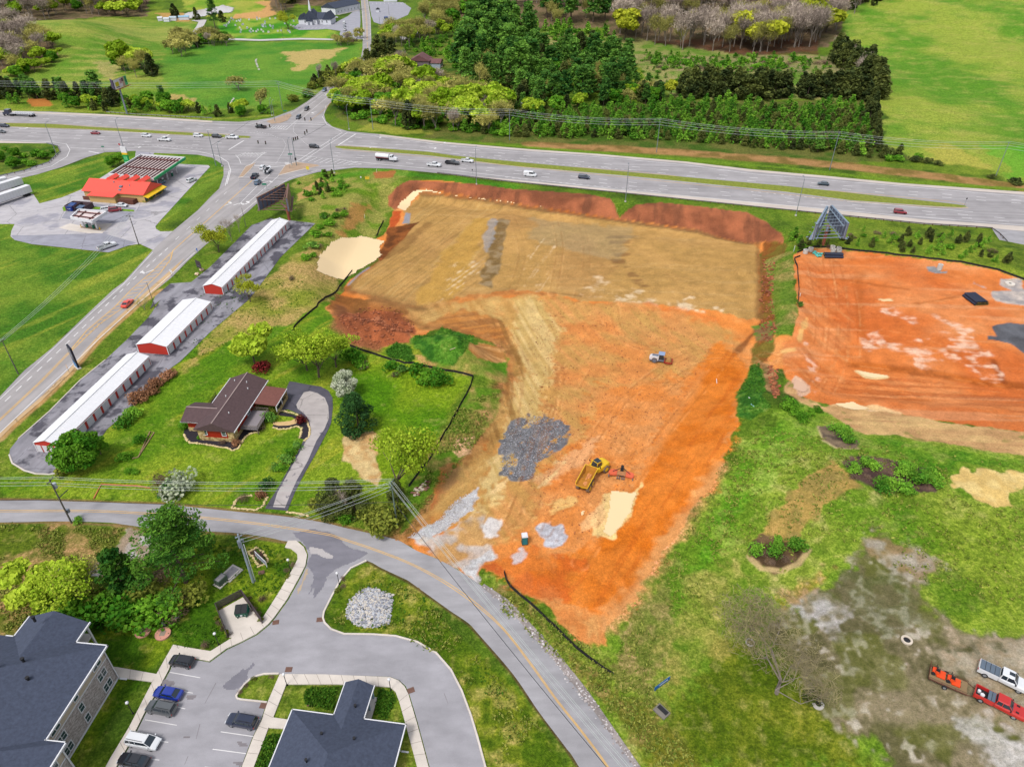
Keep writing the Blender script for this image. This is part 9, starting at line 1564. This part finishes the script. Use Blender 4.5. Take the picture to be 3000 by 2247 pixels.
g=G(1938,2085);t=thing('catch_basin','open concrete catch basin on the lawn below the blue sign','drain',(g.x,g.y,g.z),R(-50));m=MB();m.box(-1.1,1.1,-.8,.8,0,.3);m.build('frame',mat('basin_grey',C(130,124,116),.9,0,.15),t);m=MB();m.box(-.9,.9,-.1,.65,.28,.32);m.build('opening',M_dark,t)
for pts,lb in [([(410,1330),(440,1265),(452,1268),(405,1340),(388,1344)],'narrow weathered timber bed frame on the lawn'),([(275,1461),(297,1419),(400,1424),(440,1430)],'low orange brick border beside the local road')]:o=ribbon('bed_border',pts,.25,0,.2,M_tw if 'timber' in lb else mat('brick_border',C(206,130,80),.9),kind=None,drape=True);tag(o,lb,'border')
g=G(620,868);
for i in range(60):
 x_,y_=random.Random(i).uniform(655,868),random.Random(i+99).uniform(54,98);g=G(x_,y_);m=MB();m.box(-.5,.5,-.12,.12,0,.9);m.box(-.6,.6,-.25,.25,0,.15);o=m.build('gravestone',mat('gravestone%d'%(i%3),[C(206,210,222),C(170,176,190),C(226,222,220)][i%3],.7));o.location=g;o.rotation_euler=(0,0,random.Random(i).uniform(-.3,.3));o.scale=(1.3,1.3,1.4);tag(o,'grey gravestone in the churchyard','gravestone','gravestones in the churchyard')
mp_=[(1145,60),(1130,30),(1116,62)]
for px,py,h,lb in [(1114,84,9,'wooden pole beside the far car park'),(1140,45,9,'thin pole on the far car park'),(830,115,9,'wooden pole on the churchyard lane'),(1053,38,8,'lamp post between the church car park and the road')]:pole(px,py,h,lb,M_wood,.14)
stonepile('brush_pile',[(1225,1425),(1250,1412),(1262,1420),(1240,1440),(1220,1455),(1205,1450)],60,.15,.4,[(96,56,46),(150,110,90),(206,190,170)],22)
def tufts(name,polys,n_,s0,s1,mat_,seed):
 Qs=[];Ts=[]
 for j,poly in enumerate(polys):
  P=GP(poly);r=np.random.RandomState(seed+j);x=r.uniform(P[:,0].min(),P[:,0].max(),n_*2);y=r.uniform(P[:,1].min(),P[:,1].max(),n_*2);k=(sdf(P,x,y,20)>0)&(fbm(x,y,5,seed)>.45)&(sdf(GP([(636,1780),(712,1740),(780,1828),(668,1875)]),x,y,9)<0)&(sdf(GP([(2770,1350),(3000,1365),(3000,1485),(2890,1490),(2780,1430)]),x,y,9)<0);x,y=x[k][:n_],y[k][:n_];s=r.uniform(s0,s1,len(x));z=hgt(x,y)+s*.3
  c=np.repeat(np.c_[x,y,z],4,0)+r.normal(size=(len(x)*4,3))*np.repeat(s,4)[:,None]*.35;Qs.append(quads(c,1.0,.5,seed=seed));q=Qs[-1];ce=q.mean(1,keepdims=True);Qs[-1]=ce+(q-ce)*np.repeat(s,4)[:,None,None]*.8;Ts.append(r.uniform(0,1,(len(c),2)))
 me=qmesh(name,np.concatenate(Qs),np.concatenate(Ts),mat_);o=link(bpy.data.objects.new(name,me));o['kind']='stuff'
tufts('rough_grass',[[(1410,1740),(1500,1740),(1900,2010),(2050,2247),(1920,2247),(1700,1990)],[(1860,1760),(2060,1480),(2150,1280),(2240,1300),(2120,1600),(1990,1900),(1880,2010),(1800,1950)],[(0,1535),(360,1550),(250,1740),(60,1840),(0,1850)],[(1100,1670),(1260,1760),(1640,2200),(1460,2247),(1340,1960),(1160,1845),(970,1830)],[(1340,1190),(1460,1150),(1400,1290),(1250,1480),(1200,1500)],[(2200,1260),(3000,1360),(3000,1800),(2700,1700),(2400,1560),(2150,1850),(2000,1950)]],2600,.25,.55,leafmat('grass_blade',C(96,124,34),C(176,176,84),.2),31)
tufts('mound_grass',[[(1205,998),(1293,958),(1390,985),(1370,1020),(1330,1075),(1250,1055),(1215,1020)],[(1130,1030),(1160,1005),(1200,1015),(1215,1050),(1200,1062),(1140,1045)],[(2200,1070),(2225,1065),(2245,1120),(2240,1160),(2260,1190),(2200,1230),(2155,1220),(2160,1150),(2190,1110)]],900,.25,.5,leafmat('mound_blade',C(48,108,24),C(96,150,44),.2),77)
tufts('dark_weeds',[[(500,1590),(820,1600),(850,1680),(760,1830),(600,1900),(500,1900)],[(1100,1670),(1260,1760),(1500,2050),(1400,2030),(1160,1845),(970,1830)],[(900,2015),(985,2015),(975,2080),(870,2060)],[(800,2110),(850,2115),(790,2247),(750,2247)],[(1110,2020),(1150,2030),(1180,2110),(1100,2100)],[(570,870),(860,800),(950,880),(700,1000),(560,1060)]],900,.2,.45,leafmat('weed_blade',C(50,104,16),C(110,150,40),.2),47)
